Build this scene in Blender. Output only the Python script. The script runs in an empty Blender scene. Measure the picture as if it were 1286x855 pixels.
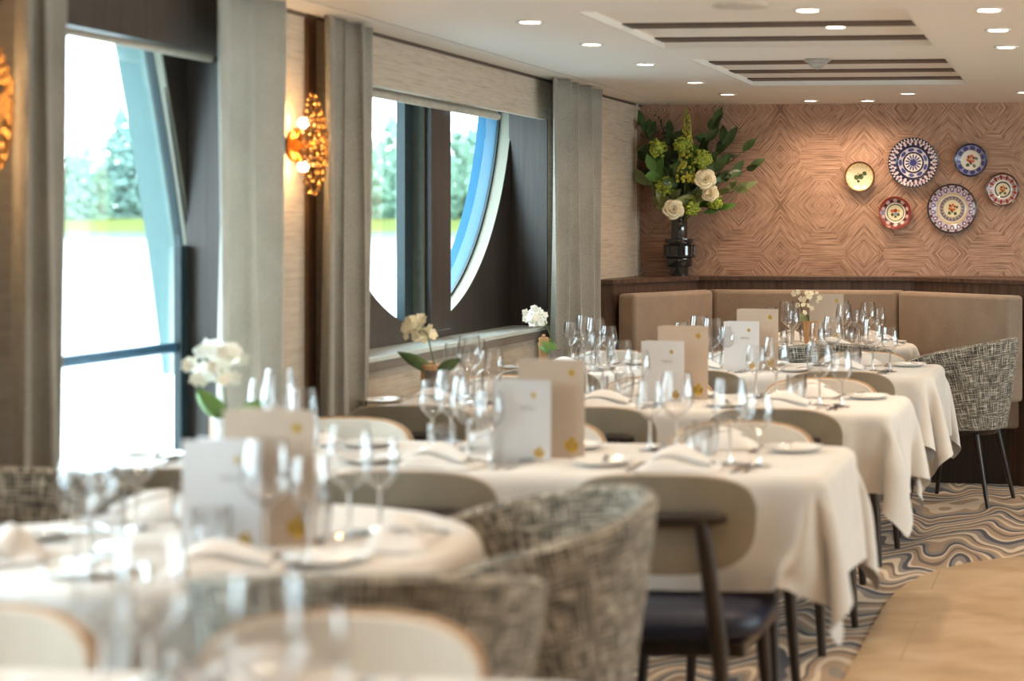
import bpy, math, random
from mathutils import Vector, Matrix, Quaternion
random.seed(11)
PI = math.pi
S = bpy.context.scene
COL = S.collection
# ------------------------------------------------------------------ camera model
F, CX, HY, HC = 2400.0, 1118.0, 286.0, 1.37          # focal length in px, optical axis column, horizon row, eye height
PSI = math.atan(.105)
SN, CS = math.sin(PSI), math.cos(PSI)

def at(px, py, z=None, Y=None, X=None):
    """point of the place seen at a photo pixel, on a known height / depth / wall"""
    a, b = (px - CX) / F, -(py - HY) / F
    r = (-SN + a * CS, CS + a * SN, b)
    t = (z - HC) / r[2] if z is not None else (Y / r[1] if Y is not None else X / r[0])
    return Vector((r[0] * t, r[1] * t, r[2] * t + HC))

# ------------------------------------------------------------------ materials
class G:
    def __init__(s, name):
        s.m = bpy.data.materials.new(name); s.m.use_nodes = True
        s.t = s.m.node_tree; s.b = s.t.nodes['Principled BSDF']; s.out = s.t.nodes['Material Output']
    def n(s, typ, **kw):
        nd = s.t.nodes.new(typ)
        for k, v in kw.items(): setattr(nd, k, v)
        return nd
    def put(s, sock, v):
        if v is None: return
        if isinstance(v, bpy.types.NodeSocket): s.t.links.new(v, sock)
        else:
            if hasattr(sock.default_value, '__len__') and len(sock.default_value) == 4 and len(v) == 3: v = (*v, 1)
            sock.default_value = v
    def M(s, op, a, b=None, c=None, clamp=False):
        nd = s.n('ShaderNodeMath', operation=op, use_clamp=clamp)
        for i, v in enumerate((a, b, c)): s.put(nd.inputs[i], v)
        return nd.outputs[0]
    def coord(s, kind='Object'):
        return s.n('ShaderNodeTexCoord').outputs[kind]
    def xyz(s, v):
        nd = s.n('ShaderNodeSeparateXYZ'); s.put(nd.inputs[0], v); return nd.outputs
    def vec(s, x, y, z=0.0):
        nd = s.n('ShaderNodeCombineXYZ')
        for i, v in enumerate((x, y, z)): s.put(nd.inputs[i], v)
        return nd.outputs[0]
    def scale(s, v, sc):
        nd = s.n('ShaderNodeMapping'); s.put(nd.inputs[0], v); nd.inputs['Scale'].default_value = sc; return nd.outputs[0]
    def noise(s, v, sc=5.0, det=2.0, rough=.5, dist=0.0):
        nd = s.n('ShaderNodeTexNoise'); s.put(nd.inputs['Vector'], v)
        nd.inputs['Scale'].default_value = sc; nd.inputs['Detail'].default_value = det
        nd.inputs['Roughness'].default_value = rough; nd.inputs['Distortion'].default_value = dist
        return nd.outputs[0]
    def ramp(s, f, stops, interp='LINEAR'):
        nd = s.n('ShaderNodeValToRGB'); s.put(nd.inputs[0], f); cr = nd.color_ramp; cr.interpolation = interp
        while len(cr.elements) < len(stops): cr.elements.new(.5)
        for e, (p, c) in zip(cr.elements, stops): e.position = p; e.color = (*c, 1)
        return nd.outputs[0]
    def mix(s, f, a, b):
        nd = s.n('ShaderNodeMix', data_type='RGBA'); s.put(nd.inputs[0], f); s.put(nd.inputs[6], a); s.put(nd.inputs[7], b)
        return nd.outputs[2]
    def base(s, col=None, rough=None, metal=None, spec=None, sheen=None, bump=None, bs=.3, bd=.002, coat=None):
        b = s.b
        if col is not None: s.put(b.inputs['Base Color'], col)
        if rough is not None: s.put(b.inputs['Roughness'], rough)
        if metal is not None: s.put(b.inputs['Metallic'], metal)
        if spec is not None: s.put(b.inputs['Specular IOR Level'], spec)
        if sheen is not None: s.put(b.inputs['Sheen Weight'], sheen)
        if coat is not None: s.put(b.inputs['Coat Weight'], coat)
        if bump is not None:
            nd = s.n('ShaderNodeBump'); s.put(nd.inputs['Height'], bump)
            nd.inputs['Strength'].default_value = bs; nd.inputs['Distance'].default_value = bd
            s.t.links.new(nd.outputs[0], b.inputs['Normal'])
        return s.m

def C(r, g, b):
    """sRGB 0-255 to linear"""
    f = lambda c: (c / 255 / 12.92) if c / 255 <= .04045 else ((c / 255 + .055) / 1.055) ** 2.4
    return (f(r), f(g), f(b))

def plain(name, col, rough=.5, metal=0.0, var=.12, sc=30, **kw):
    g = G(name)
    n = g.noise(g.coord(), sc, 3)
    c2 = tuple(min(1, c * (1 - var)) for c in col); c3 = tuple(min(1, c * (1 + var)) for c in col)
    return g.base(g.ramp(n, [(.3, c2), (.7, c3)]), rough, metal, **kw)

def wood(name, dark, light, axis='z', rough=.4, fine=60):
    g = G(name); sc = {'z': (fine, fine, 1.5), 'x': (1.5, fine, fine), 'y': (fine, 1.5, fine)}[axis]
    n = g.noise(g.scale(g.coord(), sc), 1.0, 4, .6, .6)
    return g.base(g.ramp(n, [(.3, dark), (.72, light)]), rough, bump=n, bs=.15, bd=.001)

def fabric(name, c1, c2, sc=420, rough=.85, sheen=.2, coords='Object', bs=.25):
    g = G(name); v = g.coord(coords)
    n = g.noise(v, sc, 2); n2 = g.noise(v, sc / 40, 2)
    f = g.M('ADD', g.M('MULTIPLY', n, .7), g.M('MULTIPLY', n2, .3))
    return g.base(g.ramp(f, [(.35, c1), (.65, c2)]), rough, sheen=sheen, bump=n, bs=bs, bd=.001)

def tweed():
    g = G('tweed_fabric'); v = g.coord('UV')
    a = g.noise(g.scale(v, (12, 210, 1)), 1.0, 2, .6); b = g.noise(g.scale(v, (210, 13, 1)), 1.0, 2, .6)
    f = g.M('MULTIPLY', g.M('ADD', g.M('MAXIMUM', a, b), g.M('MINIMUM', a, b)), .5)
    f = g.M('ADD', g.M('MULTIPLY', g.M('SUBTRACT', g.M('MAXIMUM', a, b), .5), .75), g.M('MULTIPLY', f, .72))
    c = g.ramp(f, [(.30, C(54, 56, 54)), (.38, C(112, 104, 92)), (.46, C(158, 148, 132)), (.56, C(218, 210, 194))])
    return g.base(c, .9, sheen=.15, bump=f, bs=.5, bd=.003)

def linen_wall():
    g = G('horizontal_slub_wallpaper'); v = g.coord()
    n = g.noise(g.scale(v, (4, 4, 190)), 1.0, 3, .6); m = g.noise(g.scale(v, (9, 9, 60)), 1.0, 2)
    f = g.M('ADD', g.M('MULTIPLY', n, .65), g.M('MULTIPLY', m, .35))
    return g.base(g.ramp(f, [(.33, C(170, 154, 136)), (.46, C(192, 176, 157)), (.66, C(206, 191, 172))]), .8, bump=f, bs=.3, bd=.002)

def diamond_wall():
    g = G('straw_marquetry_wallpaper'); o = g.xyz(g.coord()); x, z = o[0], o[2]
    w, h = .49, .56
    def fold(c, p, off=0.0):
        q = g.M('FRACT', g.M('ADD', g.M('DIVIDE', c, p), off)); return g.M('ABSOLUTE', g.M('SUBTRACT', q, .5))
    u, v = fold(x, w, .17), fold(z, h, .32)
    d = g.M('ADD', u, v)
    inside = g.M('LESS_THAN', d, .31)
    u2, v2 = fold(x, w, .67), fold(z, h, .82)
    d2 = g.M('ADD', u2, v2)
    horiz = g.M('GREATER_THAN', g.M('MULTIPLY', u, g.M('SUBTRACT', .5, v)), .11)
    # fibres follow the lozenges, broken by noise that is stretched along them
    zig = g.M('ADD', g.M('MULTIPLY', x, 1.0), 0.0)
    nd = g.noise(g.vec(g.M('MULTIPLY', d, 118), g.M('MULTIPLY', g.M('SUBTRACT', u, v), 3.2), g.M('MULTIPLY', g.M('FLOOR', g.M('DIVIDE', x, w / 2)), 3.7)), 1.0, 3, .65)
    nh = g.noise(g.vec(g.M('MULTIPLY', x, 5), g.M('MULTIPLY', z, 195), 0.0), 1.0, 3, .65)
    f = g.n('ShaderNodeMix', data_type='FLOAT')
    g.put(f.inputs[0], horiz); g.put(f.inputs[2], nd); g.put(f.inputs[3], nh)
    f = f.outputs[0]
    c = g.ramp(f, [(.34, C(88, 60, 47)), (.42, C(154, 116, 95)), (.50, C(180, 141, 118)), (.64, C(208, 171, 146))])
    return g.base(c, .7, bump=f, bs=.3, bd=.002)

def carpet():
    g = G('swirl_carpet'); o = g.xyz(g.coord()); x, y = o[0], o[1]
    a = g.noise(g.vec(g.M('MULTIPLY', x, 4.6), g.M('MULTIPLY', y, 1.5)), 1.0, .3, .4, .5)
    b = g.noise(g.vec(g.M('MULTIPLY', x, 1.3), g.M('MULTIPLY', y, .6), 3.0), 1.0, 0.0)
    v = g.M('ADD', g.M('MULTIPLY', y, 1.55), g.M('ADD', g.M('MULTIPLY', a, 1.6), g.M('MULTIPLY', b, 1.0)))
    v = g.M('FRACT', v)
    nv, tn, cr, br, gy = C(28, 34, 60), C(176, 146, 116), C(226, 206, 180), C(100, 82, 68), C(140, 128, 118)
    c = g.ramp(v, [(0, cr), (.07, tn), (.15, br), (.20, cr), (.27, gy), (.36, nv), (.45, cr), (.50, tn), (.60, br), (.66, tn), (.74, cr), (.80, nv), (.86, gy), (.93, tn)], 'CONSTANT')
    n = g.noise(g.coord(), 700, 1)
    c = g.mix(g.M('MULTIPLY', n, .35), c, C(120, 106, 94))
    return g.base(c, .95, sheen=.1, bump=n, bs=.4, bd=.003)

def stone():
    g = G('travertine_tiles'); v = g.coord()
    br = g.n('ShaderNodeTexBrick'); g.put(br.inputs['Vector'], v)
    br.inputs['Scale'].default_value = 1.0; br.inputs['Brick Width'].default_value = 1.2; br.inputs['Row Height'].default_value = .6
    br.inputs['Mortar Size'].default_value = .003; br.offset = .5
    br.inputs['Color1'].default_value = (.5, .5, .5, 1); br.inputs['Color2'].default_value = (.62, .62, .62, 1)
    n = g.noise(g.scale(v, (4, 5, 3)), 1.0, 4, .55, .3)
    c = g.ramp(n, [(.3, C(186, 154, 118)), (.52, C(206, 176, 140)), (.72, C(218, 192, 160))])
    tint = g.n('ShaderNodeMix', data_type='RGBA', blend_type='MULTIPLY'); tint.inputs[0].default_value = .35
    g.put(tint.inputs[6], c); g.put(tint.inputs[7], br.outputs[0])
    c = g.mix(br.outputs['Fac'], tint.outputs[2], C(172, 142, 110))
    return g.base(c, .42)

def glass(name='clear_glass', ior=1.5, tint=.97, extra=0.0, edge=0.0):
    g = G(name); t = g.t; t.nodes.remove(g.b)
    tr = g.n('ShaderNodeBsdfTransparent')
    gl = g.n('ShaderNodeBsdfGlossy'); gl.inputs['Roughness'].default_value = .02; gl.inputs[0].default_value = (1, 1, 1, 1)
    lw = g.n('ShaderNodeLayerWeight'); lw.inputs['Blend'].default_value = .5
    f0 = ((ior - 1) / (ior + 1)) ** 2
    tv = g.M('MULTIPLY', g.M('SUBTRACT', 1.0, g.M('MULTIPLY', g.M('POWER', lw.outputs['Facing'], 2.5), edge)), tint)
    cc = g.n('ShaderNodeCombineColor'); [g.put(cc.inputs[i], tv) for i in range(3)]; g.put(tr.inputs[0], cc.outputs[0])
    fac = g.M('ADD', g.M('MULTIPLY', g.M('POWER', lw.outputs['Facing'], 2.9), 1 - f0), f0 + extra, clamp=True)
    mx = g.n('ShaderNodeMixShader'); t.links.new(fac, mx.inputs[0]); t.links.new(tr.outputs[0], mx.inputs[1]); t.links.new(gl.outputs[0], mx.inputs[2])
    t.links.new(mx.outputs[0], g.out.inputs[0]); return g.m

def emit(name, col, st):
    g = G(name); g.b.inputs['Base Color'].default_value = (*col, 1)
    g.b.inputs['Emission Color'].default_value = (*col, 1); g.b.inputs['Emission Strength'].default_value = st; return g.m

def painted_plate(name, R, rings, motifs, centre):
    """glazed dish: coloured rings (outer radius fraction, colour), repeated painted motifs (r0, r1, count, duty, colour, phase) and a flower sprig"""
    g = G(name); o = g.xyz(g.coord()); x, z = o[0], o[2]
    wob = g.noise(g.coord(), 90, 2)
    r = g.M('DIVIDE', g.M('SQRT', g.M('ADD', g.M('MULTIPLY', x, x), g.M('MULTIPLY', z, z))), R)
    r = g.M('ADD', r, g.M('MULTIPLY', g.M('SUBTRACT', wob, .5), .03))
    a = g.M('DIVIDE', g.M('ARCTAN2', z, x), 2 * PI)
    stops = []; p = 0.0
    for rr, c in rings: stops.append((p, c)); p = rr
    c = g.ramp(r, stops, 'CONSTANT')
    for r0, r1, cnt, duty, col, ph in motifs:
        q = g.M('ABSOLUTE', g.M('SUBTRACT', g.M('FRACT', g.M('ADD', g.M('MULTIPLY', a, cnt), ph)), .5))
        rm, hw = (r0 + r1) / 2, (r1 - r0) / 2
        e = g.M('ADD', g.M('POWER', g.M('DIVIDE', q, duty / 2), 2.0), g.M('POWER', g.M('ABSOLUTE', g.M('DIVIDE', g.M('SUBTRACT', r, rm), hw)), 2.0))
        c = g.mix(g.M('LESS_THAN', e, 1.0), c, col)
    for fx, fz, fr, col in centre:
        dx, dz = g.M('SUBTRACT', x, fx * R), g.M('SUBTRACT', z, fz * R)
        d = g.M('SQRT', g.M('ADD', g.M('MULTIPLY', dx, dx), g.M('MULTIPLY', dz, dz)))
        d = g.M('ADD', d, g.M('MULTIPLY', g.M('SUBTRACT', wob, .5), .05 * R * 2))
        c = g.mix(g.M('LESS_THAN', d, fr * R), c, col)
    return g.base(c, .25, coat=.3)

MT = {}
MT['ceiling'] = plain('ceiling_paint', C(240, 234, 226), .6, var=.01)
MT['coffer'] = plain('coffer_paint', C(236, 229, 220), .55, var=.01)
MT['darkslat'] = plain('dark_brown_slat', C(84, 68, 58), .5)
MT['linen'] = linen_wall()
MT['diamond'] = diamond_wall()
MT['carpet'] = carpet()
MT['stone'] = stone()
MT['dwood'] = wood('dark_wenge_panel', C(42, 35, 31), C(72, 61, 54), 'z', .35, 45)
MT['ledge'] = wood('walnut_panel', C(58, 40, 32), C(104, 78, 62), 'z', .38, 40)
MT['chairwood'] = wood('espresso_stained_wood', C(32, 24, 19), C(56, 42, 33), 'z', .35, 80)
MT['ltwood'] = wood('light_oak', C(176, 130, 88), C(214, 170, 122), 'z', .5, 80)
MT['bench'] = fabric('taupe_bench_fabric', C(134, 114, 97), C(164, 143, 123), 300)
MT['cream'] = fabric('cream_chair_fabric', C(200, 188, 172), C(222, 211, 196), 500)
MT['taupe'] = fabric('taupe_chair_upholstery', C(124, 114, 98), C(148, 135, 115), 500, .38, .1, bs=.1)
MT['piping'] = plain('tan_piping', C(176, 136, 96), .6)
MT['navy'] = fabric('navy_leather', C(18, 22, 42), C(28, 33, 58), 180, .42, 0, bs=.12)
MT['tweed'] = tweed()
MT['cloth'] = fabric('white_damask_linen', C(208, 202, 196), C(220, 215, 209), 600, .75, .15, bs=.06)
MT['napkin'] = fabric('white_napkin_linen', C(220, 215, 211), C(230, 226, 222), 500, .8, .15, bs=.1)
MT['china'] = plain('white_china', C(242, 240, 236), .15, var=.01, coat=.4)
MT['steel'] = plain('polished_cutlery_steel', C(214, 214, 216), .12, 1.0, var=.02)
def backlit(m, w):
    t = m.node_tree; b = t.nodes['Principled BSDF']; tr = t.nodes.new('ShaderNodeBsdfTranslucent'); mx = t.nodes.new('ShaderNodeMixShader'); mx.inputs[0].default_value = w
    t.links.new(b.inputs['Base Color'].links[0].from_socket, tr.inputs[0]); t.links.new(b.outputs[0], mx.inputs[1]); t.links.new(tr.outputs[0], mx.inputs[2])
    t.links.new(mx.outputs[0], t.nodes['Material Output'].inputs[0]); return m
MT['curtain'] = fabric('grey_beige_curtain', C(150, 144, 132), C(184, 178, 166), 260, .9, .2)
MT['curtain_lining'] = fabric('pale_curtain', C(186, 184, 174), C(214, 213, 204), 260, .9, .2)
backlit(MT['curtain'], .18); backlit(MT['curtain_lining'], .30)
MT['bronze'] = plain('bronze_trim', C(104, 76, 54), .4, .6)
MT['gold'] = plain('antique_gold', C(150, 108, 58), .35, 1.0, var=.2)
MT['goldprint'] = plain('gold_foil_print', C(206, 168, 62), .4, .3, var=.2)
MT['amber'] = plain('amber_brass', C(196, 118, 44), .3, .85)
MT['card'] = plain('white_card', C(216, 216, 218), .6, var=.01)
MT['folder'] = plain('beige_menu_card', C(196, 178, 160), .6, var=.02)
MT['ink'] = plain('grey_print', C(150, 148, 146), .7)
MT['sill'] = plain('pale_grey_sill', C(206, 214, 208), .22, var=.03)
MT['silledge'] = plain('taupe_sill_edge', C(120, 110, 100), .4)
MT['frame'] = plain('dark_teal_window_frame', C(44, 58, 62), .35, .2)
MT['postgrey'] = plain('grey_green_post', C(96, 104, 96), .5)
MT['reveal'] = plain('cream_window_reveal', C(150, 150, 134), .45, var=.02)
MT['bluering'] = plain('blue_hull_paint', C(0, 102, 142), .65, var=.04)
MT['tealfin'] = plain('pale_teal_hull_paint', C(104, 136, 136), .6, var=.03)
MT['rail'] = plain('blue_grey_rail', C(74, 112, 140), .3, .3)
MT['blind'] = plain('roller_blind_cloth', C(196, 184, 168), .7)
MT['track'] = plain('pale_blind_cassette', C(190, 206, 202), .35)
MT['pot'] = plain('grey_stoneware', C(122, 112, 102), .55)
MT['whitepot'] = plain('white_glazed_pot', C(226, 228, 226), .3)
MT['petal'] = plain('white_petals', C(246, 244, 232), .6, var=.03)
MT['petal_cream'] = plain('cream_petals', C(240, 230, 200), .6, var=.06)
MT['stem'] = plain('green_stem', C(86, 104, 52), .55)
MT['twig'] = plain('brown_twig', C(70, 52, 38), .7)
MT['leaf'] = plain('dark_green_leaf', C(72, 96, 54), .38, var=.3, sc=14)
MT['leaf2'] = plain('bright_green_leaf', C(100, 140, 66), .4, var=.2, sc=14)
MT['leaf3'] = plain('olive_leaf', C(136, 148, 98), .45, var=.25, sc=14)
MT['lime'] = plain('lime_florets', C(174, 190, 78), .6, var=.2)
MT['yellowgreen'] = plain('yellow_green_spire', C(176, 176, 70), .6, var=.15)
MT['vase'] = None
MT['glass'] = glass('clear_drinking_glass', 1.6, .94, .036, .68)
g = G('solid_glass'); g.base((1, 1, 1), .0); g.b.inputs['Transmission Weight'].default_value = 1.0; g.b.inputs['IOR'].default_value = 1.5; MT['solidglass'] = g.m
MT['pane'] = glass('window_glass', 1.45, .96)
MT['lens'] = emit('downlight_lens', (1.0, .86, .68), 9.0)
MT['bulb'] = emit('sconce_bulb', (1.0, .72, .38), 26.0)
MT['trimwhite'] = plain('white_metal_ring', C(214, 208, 198), .4, .1)
MT['diffuser'] = plain('silver_air_diffuser', C(196, 196, 192), .35, .4)
MT['bark'] = plain('tree_bark', C(88, 80, 70), .9)
MT['foliage'] = plain('hazed_foliage', C(122, 154, 134), .9, var=.10, sc=.35)  # leaf green paled and blued to stand in for river haze
MT['foliage2'] = plain('hazed_blue_green_foliage', C(120, 152, 146), .9, var=.10, sc=.3)  # same haze paling put into a bluer leaf colour
MT['bankgrass'] = plain('river_bank_grass', C(100, 108, 62), 1.0, var=.15, sc=.1, spec=0.0)
MT['bankedge'] = plain('river_bank_stones', C(84, 98, 84), .95, var=.2, sc=.4)
MT['stonetower'] = plain('hazed_tower_stone', C(196, 200, 206), .9)  # stone kept pale in place of distance haze
g = G('smoked_black_glass'); g.base((.012, .013, .016), .06, coat=1.0); g.b.inputs['Transmission Weight'].default_value = .12; MT['vase'] = g.m
g = G('river_water'); n = g.noise(g.scale(g.coord(), (.5, .5, 1)), 1.0, 4, .6)
MT['water'] = g.base((.30, .34, .36), .18, spec=.8, bump=n, bs=.35, bd=.25)

# ------------------------------------------------------------------ mesh helpers
class MB:
    def __init__(s): s.v = []; s.f = []; s.uv = {}
    def add(s, vs, fs, uv=None):
        o = len(s.v); s.v.extend([tuple(p) for p in vs]); s.f.extend([tuple(i + o for i in f) for f in fs])
        if uv:
            for i, q in enumerate(uv): s.uv[o + i] = q
        return s
    def box(s, x0, x1, y0, y1, z0, z1):
        v = [(x, y, z) for z in (z0, z1) for y in (y0, y1) for x in (x0, x1)]
        return s.add(v, [(0, 2, 3, 1), (4, 5, 7, 6), (0, 1, 5, 4), (2, 6, 7, 3), (0, 4, 6, 2), (1, 3, 7, 5)])
    def prism(s, pts, z0, z1):
        n = len(pts); v = [(x, y, z0) for x, y in pts] + [(x, y, z1) for x, y in pts]
        return s.add(v, [tuple(range(n))[::-1], tuple(range(n, 2 * n))] + [(i, (i + 1) % n, n + (i + 1) % n, n + i) for i in range(n)])
    def lathe(s, prof, n=24, c=(0, 0, 0), axis='z', cap=False):
        vs, fs = [], []
        for r, h in prof:
            for k in range(n):
                a = 2 * PI * k / n; q = (r * math.cos(a), r * math.sin(a), h)
                if axis == 'y': q = (q[0], -q[2], q[1])
                if axis == 'x': q = (q[2], q[0], q[1])
                vs.append((q[0] + c[0], q[1] + c[1], q[2] + c[2]))
        for j in range(len(prof) - 1):
            for k in range(n):
                k2 = (k + 1) % n; fs.append((j * n + k, j * n + k2, (j + 1) * n + k2, (j + 1) * n + k))
        if cap:
            fs.append(tuple(range(n))[::-1]); fs.append(tuple(range((len(prof) - 1) * n, len(prof) * n)))
        return s.add(vs, fs)
    def tube(s, pts, rad, n=8, cap=True, flat=1.0):
        pts = [Vector(p) for p in pts]; m = len(pts)
        rads = rad if isinstance(rad, (list, tuple)) else [rad] * m
        vs, fs = [], []; up = None
        for i, p in enumerate(pts):
            t = (pts[min(i + 1, m - 1)] - pts[max(i - 1, 0)]).normalized()
            if up is None:
                up = Vector((0, 0, 1)) if abs(t.z) < .8 else Vector((0, 1, 0))
            a = t.cross(up).normalized(); up = a.cross(t).normalized()
            for k in range(n):
                th = 2 * PI * k / n; vs.append(p + a * (math.cos(th) * rads[i]) + up * (math.sin(th) * rads[i] * flat))
        for i in range(m - 1):
            for k in range(n):
                k2 = (k + 1) % n; fs.append((i * n + k, i * n + k2, (i + 1) * n + k2, (i + 1) * n + k))
        if cap: fs.append(tuple(range(n))[::-1]); fs.append(tuple(range((m - 1) * n, m * n)))
        return s.add(vs, fs)
    def grid(s, fn, nu, nv, uvf=None, flip=False, close_u=False):
        vs, fs, uv = [], [], []
        for j in range(nv + 1):
            for i in range(nu + (0 if close_u else 1)):
                vs.append(fn(i / nu, j / nv)); uv.append(uvf(i / nu, j / nv) if uvf else (i / nu, j / nv))
        w = nu if close_u else nu + 1
        for j in range(nv):
            for i in range(nu):
                i2 = (i + 1) % w
                q = (j * w + i, j * w + i2, (j + 1) * w + i2, (j + 1) * w + i)
                fs.append(q[::-1] if flip else q)
        return s.add(vs, fs, uv)
    def ball(s, c, r, n=8, sq=(1, 1, 1)):
        c = Vector(c); m = n // 2 + 1
        vs = [c + Vector((0, 0, -r * sq[2]))]
        for j in range(1, m):
            ph = -PI / 2 + PI * j / m
            for k in range(n):
                a = 2 * PI * k / n
                vs.append(c + Vector((r * sq[0] * math.cos(ph) * math.cos(a), r * sq[1] * math.cos(ph) * math.sin(a), r * sq[2] * math.sin(ph))))
        vs.append(c + Vector((0, 0, r * sq[2]))); top = len(vs) - 1; fs = []
        for k in range(n): fs.append((0, 1 + (k + 1) % n, 1 + k))
        for j in range(m - 2):
            for k in range(n):
                k2 = (k + 1) % n; b = 1 + j * n; fs.append((b + k, b + k2, b + n + k2, b + n + k))
        b = 1 + (m - 2) * n
        for k in range(n): fs.append((b + k, b + (k + 1) % n, top))
        return s.add(vs, fs)
    def xf(s, M, start=0):
        for i in range(start, len(s.v)): s.v[i] = tuple(M @ Vector(s.v[i]))
        return s
    def build(s, name, mat, parent=None, smooth=True, ang=40, bevel=0, solid=0, sub=0):
        me = bpy.data.meshes.new(name); me.from_pydata(s.v, [], s.f); me.update()
        if s.uv:
            ul = me.uv_layers.new(name='UVMap')
            for lp in me.loops: ul.data[lp.index].uv = s.uv.get(lp.vertex_index, (0, 0))
        if smooth:
            me.shade_smooth(); me.set_sharp_from_angle(angle=math.radians(ang))
        o = bpy.data.objects.new(name, me); COL.objects.link(o)
        if mat: me.materials.append(MT[mat] if isinstance(mat, str) else mat)
        if parent: o.parent = parent
        if solid:
            md = o.modifiers.new('s', 'SOLIDIFY'); md.thickness = solid; md.offset = 0
        if bevel:
            md = o.modifiers.new('b', 'BEVEL'); md.width = bevel; md.segments = 3; md.limit_method = 'ANGLE'; md.angle_limit = math.radians(40)
        if sub:
            md = o.modifiers.new('u', 'SUBSURF'); md.levels = sub; md.render_levels = sub
        return o

def tag(o, label, cat, group=None):
    o['label'] = label; o['category'] = cat
    if group: o['group'] = group
    return o
def struct(o):
    o['kind'] = 'structure'; return o
def thing(name, label, cat, loc=(0, 0, 0), rz=0, group=None):
    o = bpy.data.objects.new(name, None); COL.objects.link(o); o.location = loc; o.rotation_euler = (0, 0, rz); o.empty_display_size = .05
    return tag(o, label, cat, group)
KIDS = {}
def tree(o):
    return [c for c in bpy.data.objects if c.parent == o]
def dup(o, loc, rz=0.0, label=None, group=None, sc=None):
    """a copy of a thing, its parts and their sub-parts"""
    def rec(src, par):
        c = src.copy(); COL.objects.link(c)
        if par is not None: c.parent = par
        if src.name not in KIDS: KIDS[src.name] = tree(src)
        for k in KIDS[src.name]: rec(k, c)
        return c
    c = rec(o, None); c.location = loc; c.rotation_euler = (0, 0, rz)
    if sc: c.scale = (sc, sc, sc)
    if label: c['label'] = label
    if group: c['group'] = group
    return c
class Proto:
    """first call places the original, later calls place copies"""
    def __init__(s, o): s.o = o; s.used = False
    def put(s, loc, rz, label, group=None, sc=None):
        if not s.used:
            s.used = True; o = s.o; o.location = loc; o.rotation_euler = (0, 0, rz); o['label'] = label
            if group: o['group'] = group
            if sc: o.scale = (sc, sc, sc)
            return o
        return dup(s.o, loc, rz, label, group, sc)

# ------------------------------------------------------------------ room shell
XW, YB, ZC = -2.63, 11.0, 2.09           # left wall, far wall, ceiling
XH = -2.82                               # inner face of the hull
XR, YF = 4.2, -4.0
SILL, HEAD = .888, 1.895
struct(MB().box(XW - .2, XR + .2, YF - .2, YB + .2, -.12, 0).build('floor', 'carpet'))
# stone aisle with a curved edge
edge = [(-.735, YF), (-.74, 3), (-.745, 6.6), (-.742, 6.95), (-.728, 7.15), (-.70, 7.33), (-.655, 7.5), (-.59, 7.65), (-.49, 7.8), (-.37, 7.91), (-.22, 8.0), (0, 8.09), (.3, 8.17), (.8, 8.24), (1.6, 8.28), (XR, 8.3)]
struct(MB().prism(edge + [(XR, YF)], 0, .004).build('floor_stone', 'stone', smooth=False))
# ceiling: panels around two coffers, lower strip along the windows
cx0, cx1 = -1.73, -.61
cof = [(6.24, 7.54), (8.04, 9.56)]
mb = MB(); xg = [(-2.455, cx0), (cx0, cx1), (cx1, XR)]
ys = [YF, cof[0][0], cof[0][1], cof[1][0], cof[1][1], YB]
for (xa, xb) in xg:
    for ya, yb in zip(ys, ys[1:]):
        if xa == cx0 and (ya, yb) in cof: continue
        mb.box(xa, xb, ya, yb, ZC, ZC + .2)
struct(mb.build('ceiling', 'ceiling', smooth=False))
struct(MB().box(XW - .3, -2.473, YF, YB, ZC, ZC + .2).build('ceiling_window_strip', 'ceiling', smooth=False))
struct(MB().box(-2.473, -2.455, YF, YB, ZC + .05, ZC + .2).box(XW, XW + .010, YF, YB, ZC - .012, ZC - .001).build('shadow_gap_strip', 'darkslat', smooth=False))  # dark strips stand in for the shadow gaps at ceiling edge and wall head
struct(MB().box(XW - .3, XR + .2, YF - .2, YB + .2, ZC + .2, ZC + .3).build('ceiling_deck', 'coffer', smooth=False))
for i, (ya, yb) in enumerate(cof):
    ZT = ZC + .026
    struct(MB().box(cx0, cx1, ya, yb, ZT, ZC + .19).build('ceiling_coffer', 'coffer', smooth=False))
    mb = MB()
    for y in ((6.91, 7.43) if i == 0 else (8.50, 8.985, 9.465)): mb.box(cx0 + .025, cx1 - .012, y - .075, y + .075, ZT - .005, ZT)
    struct(mb.build('ceiling_slats', 'darkslat', smooth=False))
    struct(MB().box(cx0, cx0 + .028, ya, yb, ZC + .001, ZT).box(cx1 - .01, cx1, ya, yb, ZC + .001, ZT).build('trim_coffer', 'coffer', smooth=False))

# left wall: piers, spandrels and valances around the window bays
bays = [(1.35, 3.75), (4.6, 5.74), (6.66, 9.08)]
mb = MB(); prev = YF
for ya, yb in bays:
    mb.box(XH, XW, prev, ya, 0, ZC); prev = yb
mb.box(XH, XW, prev, YB, 0, ZC)
for k, (ya, yb) in enumerate(bays):
    if k == 1: mb.box(XH, XW, ya, yb, 0, .12); continue
    mb.box(XH, XW, ya, yb, 0, SILL - .025); mb.box(XW - .03, XW, ya, yb, HEAD, ZC)
struct(mb.build('wall_left', 'linen', smooth=False))
struct(MB().box(XW - .03, XW, 4.6, 5.74, HEAD, ZC).build('trim_2', 'dwood', smooth=False))       # wooden valance over the near bay
struct(MB().box(XH, XW - .03, 1.35, 9.08, 1.965, ZC).build('trim_3', 'dwood', smooth=False))
struct(MB().box(-3.0, XH, YF, 2.3, 1.965, ZC + .2).box(-3.0, XH, 2.3, YB, 1.965, ZC + .2).build('wall_hull_top', 'dwood', smooth=False))
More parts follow.
